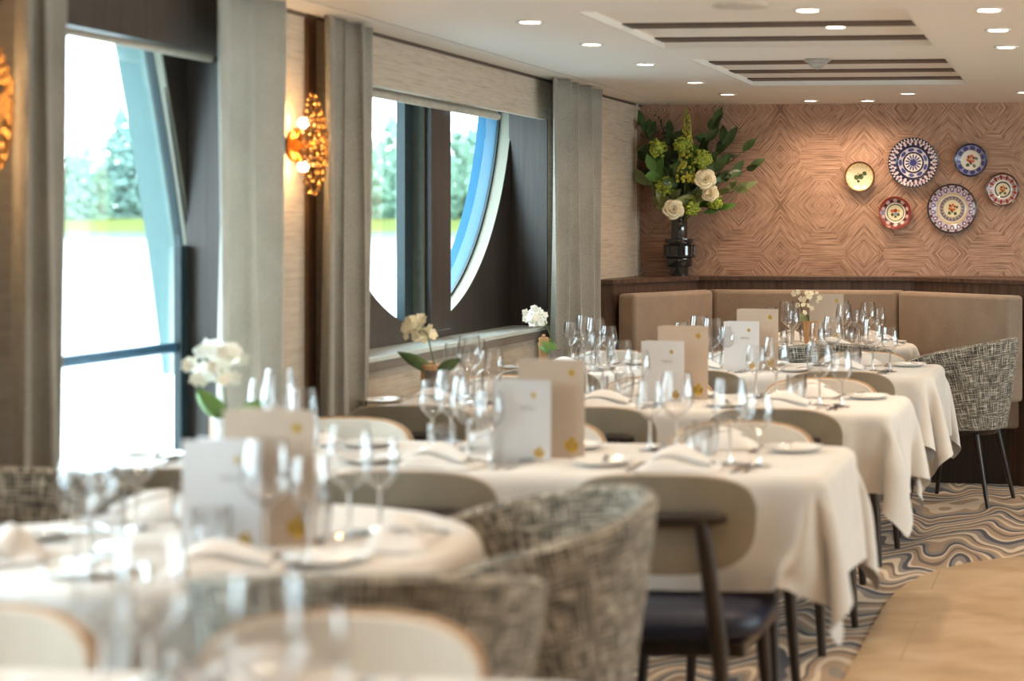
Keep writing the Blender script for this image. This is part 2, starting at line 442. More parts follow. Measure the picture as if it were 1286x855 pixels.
# wall far and the two unseen sides
struct(MB().box(XW - .2, XR + .2, YB, YB + .15, 0, ZC + .2).build('wall_far', 'diamond', smooth=False))
struct(MB().box(XW - .2, XR + .2, YF - .15, YF, 0, ZC + .2).build('wall_near', 'linen', smooth=False))
mb = MB(); prev = YF
for ya, yb in [(3.9, 6.3), (7.0, 9.4)]:  # openings in this unseen wall are sized for fill daylight
    mb.box(XR, XR + .15, prev, ya, 0, ZC + .2); mb.box(XR, XR + .15, ya, yb, 0, SILL); mb.box(XR, XR + .15, ya, yb, HEAD, ZC + .2); prev = yb
mb.box(XR, XR + .15, prev, YB, 0, ZC + .2)
struct(mb.build('wall_right', 'linen', smooth=False))
# jambs (dark veneer) and corner trim
struct(MB().box(XH, XW, 9.065, 9.08, SILL, 1.965).box(XH, XW, 6.66, 6.675, SILL, 1.965).box(XH, XW, 5.725, 5.74, .12, 1.965).box(XH, XW, 4.6, 4.615, .12, 1.965).build('trim_4', 'dwood', smooth=False))
struct(MB().box(XW, XW + .012, 6.185, 6.255, 0, ZC).box(XW, XW + .012, 4.27, 4.34, 0, ZC).build('trim_5', 'bronze', smooth=False))
struct(MB().box(XW, XW + .012, 10.86, 10.9, 1.09, ZC).build('trim_6', 'linen', smooth=False))

# window_1: the big round opening
cy, cz, R = 7.87, 2.225, 1.268
def arc_z(y):
    d = R * R - (y - cy) ** 2
    return min(1.965, cz - math.sqrt(d)) if d > 0 else 1.965
mb = MB(); N = 96
for k in range(N):
    ya, yb = 6.66 + 2.42 * k / N, 6.66 + 2.42 * (k + 1) / N
    za, zb = arc_z(ya), arc_z(yb)
    x0, x1 = XH - .05, XH + .008
    mb.add([(x1, ya, SILL), (x1, yb, SILL), (x1, yb, zb), (x1, ya, za), (x0, ya, SILL), (x0, yb, SILL), (x0, yb, zb), (x0, ya, za)], [(0, 1, 2, 3), (7, 6, 5, 4)])
struct(mb.build('wall_hull_panel', 'dwood', smooth=False))
def ring(x0, x1, r0, r1, a0=.06, a1=PI - .06, n=72):
    m = MB()
    def fn(u, v):
        a = a0 + (a1 - a0) * u; q = [(r0, x1), (r0, x0), (r1, x0), (r1, x1), (r0, x1)][round(v * 4)]
        return (q[1], cy - q[0] * math.cos(a), cz - q[0] * math.sin(a))
    return m.grid(fn, n, 4, flip=True)
w = struct(ring(-2.872, -2.816, R - .001, R + .05).build('window_1', 'reveal'))
struct(ring(-2.885, -2.873, R - .012, R + .05).build('window_frame', 'frame', w))
struct(ring(-2.985, -2.887, R, R + .05).build('hull_ring', 'bluering', w))
struct(MB().grid(lambda u, v: (-2.879, cy + (u - .5) * 2 * (R - .001) , max(arc_z(cy + (u - .5) * 2 * (R - .001)), .9) * (1 - v) + 1.965 * v), 40, 2).build('glass_pane', 'pane', w))
struct(MB().box(-2.865, -2.77, 7.83, 8.075, .93, 1.965).build('mullion_post', 'dwood', w, smooth=False, bevel=.004))
struct(MB().box(-2.868, -2.80, 7.795, 7.829, .93, 1.965).build('mullion_edge', 'postgrey', w, smooth=False))
struct(MB().box(-2.876, -2.84, 7.70, 7.794, .93, 1.965).build('mullion_frame', 'frame', w, smooth=False))
struct(MB().box(XH + .01, XW + .02, 6.68, 9.06, SILL - .012, SILL + .008).build('window_sill', 'sill', w, smooth=False, bevel=.004))
struct(MB().box(XW, XW + .018, 6.68, 9.06, SILL - .045, SILL - .013).build('sill_edge', 'silledge', w, smooth=False))
struct(MB().box(-2.79, -2.70, 6.69, 9.05, 1.925, 1.964).build('blind_cassette', 'track', w, smooth=False))
b = MB().tube([(-2.735, 6.70, 1.885), (-2.735, 8.62, 1.885)], .016, 10).box(-2.737, -2.733, 6.70, 8.62, 1.895, 1.93).build('roller_blind', 'blind')
tag(b, 'beige roller blind rolled up at the head of the round window', 'blind')
# window_2: near bay, full height with a slanting edge
D0, D1 = (5.545, 1.965), (5.80, 1.13)           # (Y, z) ends of the slanting edge at the hull face
w = struct(MB().add([(XH, 5.745, 1.965), (XH, D0[0] + .0, D0[1]), (XH, 5.745, 1.31), (XH - .006, 5.745, 1.965), (XH - .006, D0[0], D0[1]), (XH - .006, 5.745, 1.31)],
                    [(0, 1, 2), (3, 5, 4), (1, 4, 5, 2), (0, 2, 5, 3), (0, 3, 4, 1)]).build('window_2', 'dwood', smooth=False))
def slant(x0, x1, w0, dy=0.0, z0=1.965, z1=.98):
    sl = (D1[0] - D0[0]) / (D1[1] - D0[1]); f = lambda z: D0[0] + (z - D0[1]) * sl + dy + .02 * math.sin(PI * (z - .98) / .985)
    return MB().grid(lambda u, v: [(x1, f(z0 + (z1 - z0) * v)), (x0, f(z0 + (z1 - z0) * v)), (x0, f(z0 + (z1 - z0) * v) + w0), (x1, f(z0 + (z1 - z0) * v) + w0), (x1, f(z0 + (z1 - z0) * v))][round(u * 4)] + (z0 + (z1 - z0) * v,), 4, 16)
struct(slant(-2.842, -2.818, .012, -.010, 1.965, 1.31).build('edge_trim', 'reveal', w, smooth=False))
struct(slant(-2.868, -2.842, .03, -.012, 1.965, 1.2).build('edge_frame', 'frame', w, smooth=False))
struct(slant(-2.96, -2.87, .2, -.012, 1.965, .9).build('hull_fin', 'tealfin', w, smooth=False))
struct(MB().box(-2.835, -2.808, 5.672, 5.722, .13, 1.315).build('window_post', 'frame', w, smooth=False, bevel=.004))
struct(MB().tube([(-2.835, 4.62, .998), (-2.835, 5.70, .998)], .017, 12).build('window_rail', 'rail', w))
struct(MB().box(-2.86, -2.80, 4.61, 5.73, .12, .2).build('window_bottom_frame', 'frame', w, smooth=False))
struct(MB().box(-2.856, -2.852, 4.61, 5.74, .2, 1.965).build('glass_pane', 'pane', w, smooth=False))
struct(MB().box(-2.80, -2.70, 4.62, 5.72, 1.925, 1.964).build('blind_cassette', 'track', w, smooth=False))
b = MB().tube([(-2.735, 4.63, 1.90), (-2.735, 5.71, 1.90)], .014, 10).box(-2.737, -2.733, 4.63, 5.71, 1.905, 1.93).build('roller_blind', 'blind')
tag(b, 'beige roller blind rolled up above the near floor-length window', 'blind')
for k, (ya, yb) in enumerate(bays[:1]):
    w = struct(MB().box(-2.83, -2.80, ya, yb, SILL - .025, SILL + .03).box(-2.83, -2.80, ya, yb, 1.9, 1.965).box(-2.83, -2.80, (ya + yb) / 2 - .03, (ya + yb) / 2 + .03, SILL, 1.965).build('window_%d' % (3 + k), 'frame', smooth=False))
    struct(MB().box(-2.818, -2.815, ya, yb, SILL, 1.965).build('glass_pane', 'pane', w, smooth=False))

# ------------------------------------------------------------------ curtains
def curtain(label, y0, y1, x, folds, amp, ph=0.0, mat='curtain', taper=.0):
    def fn(u, v):
        a = ph + u * folds * 2 * PI
        k = 1 - taper * math.sin(PI * v) * .6
        y = y0 + (y1 - y0) * (.5 + (u - .5) * k) + .012 * math.sin(a * 2 + 1 + v)
        amp2 = amp * min(1, .25 + u / .2)
        return (x + amp2 * math.sin(a + .25 * math.sin(v * 5)) * (.75 + .35 * v) + .012 * math.sin(3 * v + u * 9), y, ZC - .006 - (ZC - .02) * v)
    o = MB().grid(fn, folds * 16, 24).build('curtain', mat, solid=.006)
    return tag(o, label, 'curtain', 'floor-length curtains by the windows')
curtain('grey-beige curtain between the first sconce and the near window', 4.30, 4.50, -2.545, 2, .03, .4)
curtain('pale grey curtain between the near window and the second sconce', 5.40, 5.825, -2.562, 2, .034, 1.9, 'curtain_lining')
curtain('grey-beige curtain between the second sconce and the round window', 6.18, 6.58, -2.565, 3, .032, .4)
curtain('grey-beige curtain between the round window and the corner', 8.86, 9.66, -2.545, 4, .042, 1.6)

# ------------------------------------------------------------------ sconces
def sconce(loc, label):
    t = thing('wall_sconce', label, 'wall lamp', loc, 0, 'perforated gold sconces')
    MB().lathe([(.0, .0), (.055, .0), (.058, .012), (.05, .02), (0, .022)], 24, axis='x').build('back_plate', 'amber', t)
    MB().tube([(.02, 0, 0), (.075, .0, 0)], .012, 10).build('arm', 'amber', t)
    m = MB(); rnd = random.Random(5)
    a, b = .10, .172
    pts = []
    for _ in range(4000):
        y, z = rnd.uniform(-a, a), rnd.uniform(-b, b); e = (y / a) ** 2 + (z / b) ** 2
        if e > .93 or (y < -.035 and abs(z) < .1 and False): continue
        rr = rnd.choice((.009, .012, .015, .018))
        if all((y - q[0]) ** 2 + (z - q[1]) ** 2 > (rr + q[2]) ** 2 * .92 for q in pts): pts.append((y, z, rr))
    for y, z, rr in pts:
        e = (y / a) ** 2 + (z / b) ** 2; x = .062 + .038 * (1 - e)
        nrm = Vector((1, .6 * y / a * .5, .5 * z / b * .5)).normalized(); M_ = Matrix.Translation((x, y, z)) @ Vector((0, 0, 1)).rotation_difference(nrm).to_matrix().to_4x4()
        st = len(m.v); nn, kk = 10, 5; vs, fs = [], []
        for i in range(nn):
            for k in range(kk):
                p, q = 2 * PI * i / nn, 2 * PI * k / kk; rt = .0036
                vs.append(((rr + rt * math.cos(q)) * math.cos(p), (rr + rt * math.cos(q)) * math.sin(p), rt * math.sin(q)))
        for i in range(nn):
            for k in range(kk): fs.append((i * kk + k, ((i + 1) % nn) * kk + k, ((i + 1) % nn) * kk + (k + 1) % kk, i * kk + (k + 1) % kk))
        m.add(vs, fs); m.xf(M_, st)
    m.build('perforated_shade', 'gold', t)
    for dz in (.072, -.072):
        lh = MB().tube([(.02, -.035, dz * .4), (.045, -.045, dz * .8)], .006, 8).build('lamp_holder', 'amber', t)
        MB().ball((.05, -.045, dz), .017, 12).build('bulb', 'bulb', lh)
        L = bpy.data.lights.new('sconce_light', 'POINT'); L.energy = 4.0; L.color = (1, .60, .27); L.shadow_soft_size = .02
        lo = bpy.data.objects.new('sconce_light', L); COL.objects.link(lo); lo.parent = t; lo.location = (.05, -.045, dz)
    return t
sconce((XW + .012, 6.075, 1.642), 'gold ringed-disc sconce on the pier between the two windows')
sconce((XW + .012, 4.20, 1.65), 'gold ringed-disc sconce partly outside the photo at its edge')

# ------------------------------------------------------------------ ceiling lights
dlp = [(-1.945, 6.50), (-1.945, 7.32), (-1.945, 8.23), (-1.945, 9.29), (-1.945, 10.14), (-.93, 6.245), (-.335, 6.30), (-.335, 6.94), (-.335, 7.60), (-1.575, 10.69), (-1.253, 10.72), (-.975, 10.18)]
where = ['first in the row along the windows, nearest the viewer', 'second in the row along the windows', 'third in the row along the windows', 'fourth in the row along the windows', 'last in the row along the windows, nearest the corner',
         'on the ceiling just before the near coffer', 'nearest of the three along the aisle', 'middle of the three along the aisle', 'farthest of the three along the aisle', 'by the far wall above the bouquet side', 'by the far wall, middle of the ceiling', 'by the far wall above the painted plates']
incof = [(-.94, 7.02, 'inside the near coffer'), (-.95, 8.99, 'inside the far coffer')]
extra = [(x, y) for x in (-1.945, -.93, -.335) for y in (-1.5, .2, 1.8, 3.3, 4.9)] + [(1.2, y) for y in (-1, 1.0, 2.8, 4.6, 6.4, 8.2, 9.9)] + [(x, y) for x in (2.3, 3.4) for y in (0, 2, 4, 6, 8, 10)] + [(-.35, 10.15), (.4, 10.6)]  # unseen lamps: rows continued behind the viewer, aisle-side ones added for warm bounce
SPOT = []
def downlight(x, y, z, label):
    t = thing('recessed_downlight', label, 'ceiling light', (x, y, z), 0, 'recessed downlights in the ceiling')
    MB().lathe([(.050, 0), (.049, -.004), (.038, -.005), (.036, .0)], 28).build('trim_ring', 'trimwhite', t)
    MB().lathe([(.0, -.0025), (.037, -.0025)], 28).build('lens', 'lens', t)
    L = bpy.data.lights.new('downlight_lamp', 'SPOT'); L.energy = 12; L.color = (1, .74, .50); L.spot_size = math.radians(150); L.spot_blend = 1.0; L.shadow_soft_size = .035
    lo = bpy.data.objects.new('downlight_lamp', L); COL.objects.link(lo); lo.parent = t; lo.location = (0, 0, -.012)
    return t, L
dl0 = None
def put_dl(x, y, z, label):
    global dl0
    if dl0 is None: dl0 = downlight(x, y, z, label)[0]; return dl0
    return dup(dl0, (x, y, z), 0, label)
for (x, y), wh in zip(dlp, where): put_dl(x, y, ZC, 'round downlight ' + wh)
for x, y, wh in incof: put_dl(x, y, ZC + .026, 'round downlight ' + wh)
for x, y in extra: put_dl(x, y, ZC, 'unseen round downlight added beyond the visible rows')
t = thing('ceiling_vent', 'silver cone-shaped air diffuser hanging from the far coffer', 'ceiling vent', (-1.2, 8.35, ZC + .026))
MB().lathe([(.052, 0), (.056, -.004), (.054, -.007), (.03, -.034), (.0, -.050)], 28).build('core', 'diffuser', t)
for k in range(3):
    r0 = .058 - k * .016; z0 = -.006 - k * .014
    MB().lathe([(r0, z0), (r0 + .002, z0 - .003), (r0 - .012, z0 - .012), (r0 - .014, z0 - .009), (r0, z0)], 28).build('cone_ring', 'diffuser', t)
t = thing('ceiling_speaker', 'flat round cream speaker cover on the ceiling before the coffer', 'speaker', (-1.13, 6.10, ZC))
MB().lathe([(0, -.006), (.085, -.006), (.092, -.003), (.094, 0)], 32).build('grille', 'trimwhite', t)

# ------------------------------------------------------------------ far wall: ledge, banquette, plates
lz = 1.092
led = [(-2.63, 10.0), (-2.545, 10.0), (-2.25, 10.82), (-.995, 10.80), (-.325, 10.11), (-.2, 10.11), (-.2, 10.99), (-2.63, 10.99)]
lg = struct(MB().prism(led, 0, lz - .025).build('trim_7', 'ledge', smooth=False))
led2 = [(-2.63, 9.985), (-2.535, 9.985), (-2.24, 10.805), (-1.0, 10.785), (-.33, 10.095), (-.19, 10.095), (-.19, 10.99), (-2.63, 10.99)]
struct(MB().prism(led2, lz - .025, lz).build('ledge_top', 'ledge', lg, smooth=False, bevel=.003))
struct(MB().box(-.19, XR, 10.9, 10.99, 0, lz).build('trim_8', 'ledge', smooth=False))
t = thing('banquette', 'taupe upholstered corner banquette with three-part backrest below the ledge', 'bench', (0, 0, 0))
bp = [(-2.52, 10.0), (-2.205, 10.79), (-1.03, 10.77), (-.345, 10.06)]     # wall line of the backrest
def offs(pts, d):
    out = []
    for i, p in enumerate(pts):
        a = Vector(pts[max(i - 1, 0)]); b = Vector(p); c = Vector(pts[min(i + 1, len(pts) - 1)])
        d1 = (b - a).normalized() if i > 0 else (c - b).normalized(); d2 = (c - b).normalized() if i < len(pts) - 1 else d1
        n1 = Vector((d1.y, -d1.x)); n2 = Vector((d2.y, -d2.x)); n = (n1 + n2).normalized(); k = d / max(.3, n.dot(n1))
        out.append((b.x + n.x * k, b.y + n.y * k))
    return out
f1, f2, f3 = offs(bp, .115), offs(bp, .60), offs(bp, .50)
f2[0] = (-2.02, 9.86); f2[3] = (-.80, 9.75)
def seg_cushion(name, a, b, a2, b2, z0, z1, gap=.006, lean=0.0):
    """rounded cushion between wall edge a-b and front edge a2-b2"""
    m = MB(); A, B, A2, B2 = Vector(a), Vector(b), Vector(a2), Vector(b2); d = (B - A).normalized() * gap
    m.prism([tuple(A + d), tuple(A2 + d), tuple(B2 - d), tuple(B - d)], z0, z1)
    return m.build(name, 'bench', t, bevel=.022)
for i in range(3):
    seg_cushion('back_cushion', bp[i], bp[i + 1], f1[i], f1[i + 1], .455, 1.018 - (.004 if i == 2 else 0))
sf = offs(bp, .62); base_f = offs(bp, .56)
sf[0] = (bp[0][0] + .56, bp[0][1] - .1); sf[3] = (-.36, 9.98); base_f[0] = (sf[0][0] - .04, sf[0][1] + .05); base_f[3] = (-.37, 10.04)
sf[1] = (-1.75, 10.2); sf[2] = (-1.2, 10.2); base_f[1] = (-1.78, 10.26); base_f[2] = (-1.2, 10.26)
sf[3] = (-.22, 10.16); base_f[3] = (-.22, 10.215)
bp2 = bp[:3] + [(-.22, 10.28)]
for i in range(3): seg_cushion('seat_cushion', bp[i] if i < 2 else bp2[2], bp2[i + 1], sf[i], sf[i + 1], .30, .455)
MB().prism([bp[0], base_f[0], base_f[1], base_f[2], base_f[3], (-.22, 10.25), bp[2], bp[1]], 0, .298).build('base', 'chairwood', t, smooth=False)

wh, cr = C(236, 230, 218), C(232, 220, 184)
nvy, blu, red, org, grn, brn, pur, yel = C(40, 36, 70), C(66, 70, 134), C(150, 52, 44), C(206, 104, 44), C(78, 92, 50), C(84, 54, 44), C(120, 92, 140), C(208, 168, 86)
sprig = [(.13, -.20, .07, grn), (-.12, -.18, .07, grn), (.2, .06, .06, grn), (0, -.12, .05, grn)] + [(.11 * math.cos(a), .05 + .11 * math.sin(a), .062, org if k % 2 else red) for k, a in enumerate([.3, 1.35, 2.4, 3.45, 4.5, 5.55])] + [(0, .05, .05, yel)]
plates = [
 ('cream dish with green sprig and brown rim, wall plate nearest the bouquet', 1079.5, 222, .178, [(.84, cr), (.9, yel), (1.2, brn)], [(.72, .82, 16, .25, yel, 0)], [(.05, .02, .18, grn), (-.22, -.03, .17, grn), (.3, .22, .14, grn), (0, .06, .06, nvy), (-.1, -.28, .09, C(60, 80, 60)), (-.12, .2, .07, yel)]),
 ('large navy and white patterned plate, biggest of the upper wall plates', 1146.5, 204, .288, [(.13, blu), (.36, wh), (.43, nvy), (.60, C(206, 200, 208)), (.70, nvy), (.90, C(214, 206, 208)), (1.2, nvy)], [(.04, .33, 14, .62, blu, 0), (.45, .58, 9, .72, blu, 0), (.66, .80, 22, .62, nvy, 0), (.78, .90, 33, .55, C(110, 64, 92), .5), (.91, .97, 44, .45, wh, 0)], []),
 ('small wall plate with orange flower and blue leafy rim, right of the navy one', 1219, 201, .193, [(.55, wh), (.6, cr), (.88, C(150, 148, 178)), (1.2, nvy)], [(.62, .86, 11, .72, blu, 0), (.62, .70, 22, .4, nvy, 0)], [(x * 1.6, z * 1.6, r * 1.6, c) for x, z, r, c in sprig]),
 ('small wall plate with red lobed rim, rightmost of the six', 1259, 238, .193, [(.4, cr), (.48, nvy), (.56, wh), (.88, C(206, 186, 176)), (1.2, brn)], [(.6, .86, 13, .55, red, 0), (.64, .8, 13, .3, pur, .5)], [(x * 1.1, z * 1.1, r * 1.15, c) for x, z, r, c in sprig]),
 ('small dark red rimmed wall plate with a flower posy, below the navy one', 1124, 267, .188, [(.48, cr), (.54, grn), (.62, wh), (.9, C(140, 70, 62)), (1.2, red)], [(.66, .86, 10, .5, C(200, 180, 170), 0), (.66, .8, 10, .35, nvy, .5)], [(0, .12, .13, red), (-.2, .1, .1, org), (.2, .1, .1, yel), (-.18, -.12, .1, grn), (.18, -.12, .1, grn), (0, -.05, .1, C(140, 150, 170)), (0, -.24, .09, grn)]),
 ('large wall plate with purple scalloped rim and red flower centre', 1195.5, 262, .288, [(.34, cr), (.44, C(176, 160, 148)), (.5, C(140, 120, 116)), (.58, C(216, 206, 190)), (.62, yel), (.92, C(196, 184, 190)), (1.2, C(62, 48, 54))], [(.66, .87, 18, .66, pur, 0), (.72, .83, 18, .22, wh, 0), (.82, .93, 18, .42, C(96, 60, 70), .5), (.36, .5, 20, .6, C(112, 104, 116), 0)], [(x * .95, z * .95, r * .95, c) for x, z, r, c in sprig]),
]
for i, (lab, px, py, dia, rings, mot, cen) in enumerate(plates):
    p = at(px, py, Y=10.965); r = dia / 2
    t = thing('painted_plate', lab, 'wall plate', (p.x, 10.999, p.z), 0, 'painted plates hung on the far wall')
    prof = [(0, .012), (r * .55, .012), (r * .66, .02), (r * .93, .034), (r, .036), (r * .985, .031), (r * .66, .012), (r * .55, .002), (0, .002)]
    MB().lathe(prof, 48, axis='y').build('dish', painted_plate('painted_glaze_%d' % i, r, rings, mot, cen), t)
    MB().tube([(0, -.002, r * .2), (0, -.008, r * .75)], .003, 6).build('hanger', 'steel', t)

# vase and bouquet on the ledge
VX, VY = -2.375, 10.90
t = thing('ribbed_vase', 'black glass vase of stacked ribbed drums on the corner ledge', 'vase', (VX, VY, lz))
MB().lathe([(0, .002), (.050, .002), (.053, .0), (.055, .05), (.072, .053), (.075, .058), (.075, .10), (.070, .104)], 40).build('base_drum', 'vase', t)
m = MB(); m.lathe([(.06, .104), (.094, .106), (.097, .112), (.094, .118), (.088, .120), (.088, .172), (.094, .175), (.097, .181), (.092, .185), (.06, .187)], 40)
for k in range(12):
    a = 2 * PI * k / 12; m.tube([(.089 * math.cos(a), .089 * math.sin(a), .112), (.089 * math.cos(a), .089 * math.sin(a), .180)], .006, 6)
m.build('ribbed_drum', 'vase', t)
MB().lathe([(.06, .187), (.078, .189), (.080, .194), (.080, .214), (.05, .218), (.047, .225), (.047, .33), (.050, .336), (.044, .336), (.041, .33), (.040, .215)], 40).build('neck', 'vase', t)
rim = Vector((VX, VY, lz + .31))
def leaf_mesh(m, base, d, up, L, W, curl=.2, n=6):
    d = Vector(d).normalized(); side = d.cross(Vector(up)).normalized()
    if side.length < .1: side = Vector((1, 0, 0))
    nr = side.cross(d).normalized(); vs, fs = [], []
    for i in range(n + 1):
        u = i / n; w = W * math.sin(PI * min(1, u * .97 + .03)) ** .8 * (1 - .25 * u)
        c = Vector(base) + d * (L * u) - nr * (curl * L * u * u)
        vs += [c - side * w + nr * w * .25, c, c + side * w + nr * w * .25]
    for i in range(n):
        for k in (0, 1): fs.append((i * 3 + k, i * 3 + k + 1, i * 3 + k + 4, i * 3 + k + 3))
    m.add(vs, fs)
def branch(px, py, dy, mat, nl, L, W, label, seed):
    rnd = random.Random(seed); tip = at(px, py, Y=VY + dy)
    tip.x = max(tip.x, XW + .03); tip.y = min(tip.y, YB - .05)
    t = thing('leafy_branch', label, 'branch', tuple(rim), 0, 'leafy branches in the bouquet')
    v = tip - rim; mid = v * .5 + Vector((0, 0, .06)) - Vector((v.x, 0, 0)) * .15
    pts = [Vector((0, 0, -.2)) + v * .02, Vector((0, 0, -.03)), mid * .55, mid, v * .8 + Vector((0, 0, .02)), v]
    MB().tube(pts, [.004, .004, .0035, .003, .0025, .0015], 6).build('stem', 'twig', t)
    m = MB()
    for k in range(nl):
        u = .45 + .55 * (k + .5) / nl; q = pts[2].lerp(pts[3], min(1, (u - .3) / .3)) if u < .6 else pts[3].lerp(v, (u - .6) / .4)
        a = rnd.uniform(0, 2 * PI); dd = v.normalized() * .7 + Vector((math.cos(a), .6 * math.sin(a) - .25, .6 * math.sin(a + 1)))
        l = L * rnd.uniform(.75, 1.15)
        e = rim + q + dd.normalized() * l
        if e.x < XW + .02: dd.x = abs(dd.x)
        if e.y > YB - .04: dd.y = -abs(dd.y)
        leaf_mesh(m, q, dd, (rnd.uniform(-.4, .4), -1, rnd.uniform(-.2, .6)), l, W * rnd.uniform(.8, 1.15), rnd.uniform(-.1, .35))
    leaf_mesh(m, v, v, (0, -1, .3), L, W)
    m.build('leaves', mat, t)
BR = [(808, 160, -.02, 'leaf', 6, .10, .024, 'dark leafy branch reaching up beside the window wall'),
      (803, 200, .02, 'leaf', 6, .10, .024, 'dark leafy branch pointing to the window wall'),
      (812, 232, -.05, 'leaf3', 5, .11, .026, 'olive broad-leaved branch low beside the window wall'),
      (842, 172, .03, 'leaf', 5, .09, .022, 'dark leafy branch behind the lime flowers'),
      (897, 158, .02, 'leaf', 7, .10, .024, 'dark leafy branch standing highest beside the yellow-green spire'),
      (912, 180, -.02, 'leaf', 6, .10, .022, 'dark leafy branch between the highest and the farthest-reaching ones'),
      (933, 190, .0, 'leaf', 5, .09, .021, 'dark branch ending in one upright leaf'),
      (941, 212, -.04, 'leaf', 6, .09, .02, 'dark branch reaching farthest out over the ledge'),
      (930, 238, -.06, 'leaf3', 5, .09, .018, 'thin olive branch drooping beside the white rose'),
      (905, 262, -.08, 'leaf2', 6, .08, .018, 'green branch hanging lowest beside the vase neck'),
      (838, 258, -.10, 'leaf3', 6, .10, .026, 'olive branch spreading over the vase rim'),
      (866, 205, -.10, 'leaf2', 7, .10, .024, 'green leafy branch in the middle of the bouquet'),
      (880, 250, -.13, 'leaf3', 6, .09, .024, 'olive leafy branch low at the front of the bouquet'),
      (822, 215, -.12, 'leaf2', 6, .09, .024, 'green leafy branch under the lime flowers'),
      (852, 226, -.14, 'leaf', 7, .10, .026, 'dark leafy branch at the front of the bouquet'),
      (898, 216, -.10, 'leaf', 6, .10, .024, 'dark leafy branch behind the white rose')]
for i, (a_, b_, c_, d_, n_, L_, w_, l_) in enumerate(BR): branch(a_, b_, c_, d_, n_ * 2 + 1, L_ * 1.2, w_ * 1.35, l_, 40 + i)
def stemmed(name, px, py, dy, label, cat, group):
    p = at(px, py, Y=VY + dy); t = thing(name, label, cat, tuple(rim), 0, group); v = p - rim
    MB().tube([(0, 0, -.2), (0, 0, -.03), v * .5 + Vector((0, 0, .03)), v * .97], .004, 6).build('stem', 'stem', t)
    return t, v
for i, (px, py, r, lab) in enumerate([(826, 186, .045, 'highest beside the window wall'), (856, 183, .045, 'beside the yellow-green spire'), (882, 200, .05, 'largest, on the plate side of the spire'), (836, 234, .05, 'low beside the window wall'), (868, 260, .045, 'lowest, above the vase'), (898, 255, .035, 'small, below the white rose')]):
    t, v = stemmed('lime_hydrangea', px, py, -.13, 'lime green flower head in the bouquet, ' + lab, 'flower', 'lime flower heads in the bouquet')
    m = MB(); rnd = random.Random(i)
    for k in range(95):
        d = Vector((rnd.gauss(0, 1), rnd.gauss(0, 1), rnd.gauss(0, 1))).normalized()
        m.ball(v + d * r * rnd.uniform(.7, 1.2), .009, 6, (1, 1, .8))
    m.ball(v, r * .75, 10)
    m.build('floret_head', 'lime', t)
def rose(m, c, r, seed):
    rnd = random.Random(seed); c = Vector(c); ax = Vector((.2 * rnd.uniform(-1, 1), -1, .35)).normalized()
    q = Vector((0, 0, 1)).rotation_difference(ax).to_matrix().to_4x4()
    for ringi, (n, r0, r1, h) in enumerate([(2, .10, .22, .62), (3, .16, .42, .66), (4, .24, .72, .62), (5, .3, 1.0, .46)]):
        for k in range(n):
            a = 2 * PI * k / n + ringi * .9 + rnd.uniform(-.2, .2); st = len(m.v); sp = 1.25 * PI / n * (1.15 if n < 4 else 1.0)
            def fn(u, w):
                ph = (u - .5) * 2 * sp; ed = abs(u - .5) * 2
                rho = r * (r0 * .4 + (r1 - r0 * .4) * w ** 1.3) * (1 + .08 * math.sin(ph * 3 + ringi)); z = r * (h * w * (1 - .28 * ed ** 3) - (.16 * w ** 4 if ringi > 1 else 0))
                return Vector((rho * math.cos(ph), rho * math.sin(ph), z))
            m.grid(fn, 8, 6)
            m.xf(Matrix.Translation(c) @ q @ Matrix.Rotation(a, 4, 'Z'), st)
for i, (px, py, r, lab) in enumerate([(886, 226, .06, 'cream rose open in the bouquet, upper of the three'), (893, 244, .05, 'cream rose just under the topmost rose of the bouquet'), (846, 264, .06, 'cream rose low over the vase rim')]):
    t, v = stemmed('cream_rose', px, py, -.2, lab, 'flower', 'cream roses in the bouquet')
    m = MB(); rose(m, v, r, i); m.build('petals', 'petal_cream', t, solid=.0015)
p0, p1 = at(861, 228, Y=VY - .16), at(863, 137, Y=VY - .06)
t = thing('foxtail_lily', 'tall yellow-green flower spire at the top of the bouquet', 'flower', tuple(rim))
MB().tube([(0, 0, -.2), (0, 0, -.03), p0 - rim, p1 - rim], [.004, .004, .004, .001], 6).build('stem', 'stem', t)
m = MB(); rnd = random.Random(3)
for k in range(240):
    u = rnd.random() ** 1.2; a = rnd.uniform(0, 2 * PI); rr = .046 * (1 - u) ** .8 + .005
    m.ball((p0 - rim).lerp(p1 - rim, u) + Vector((math.cos(a) * rr, math.sin(a) * rr, 0)), .011 * (1 - .5 * u), 6)
m.build('blossom_spike', 'yellowgreen', t)
t = thing('berry_twig', 'bare brown twig with small buds between the dark branches', 'twig', tuple(rim))
tw = [at(846, 215, Y=VY - .05), at(838, 185, Y=VY), at(834, 165, Y=VY), at(826, 146, Y=VY)]
MB().tube([(0, 0, -.2), (0, 0, -.03)] + [p - rim for p in tw], [.003] * 5 + [.001], 6).build('stem', 'twig', t)
m = MB()
for k in range(26):
    u = k / 25 * 2.99; q = tw[int(u)].lerp(tw[int(u) + 1], u % 1) - rim; m.ball(q + Vector((rnd.uniform(-.016, .016), -.006, rnd.uniform(-.01, .01))), .006, 6)
m.build('bud_sprays', 'twig', t)

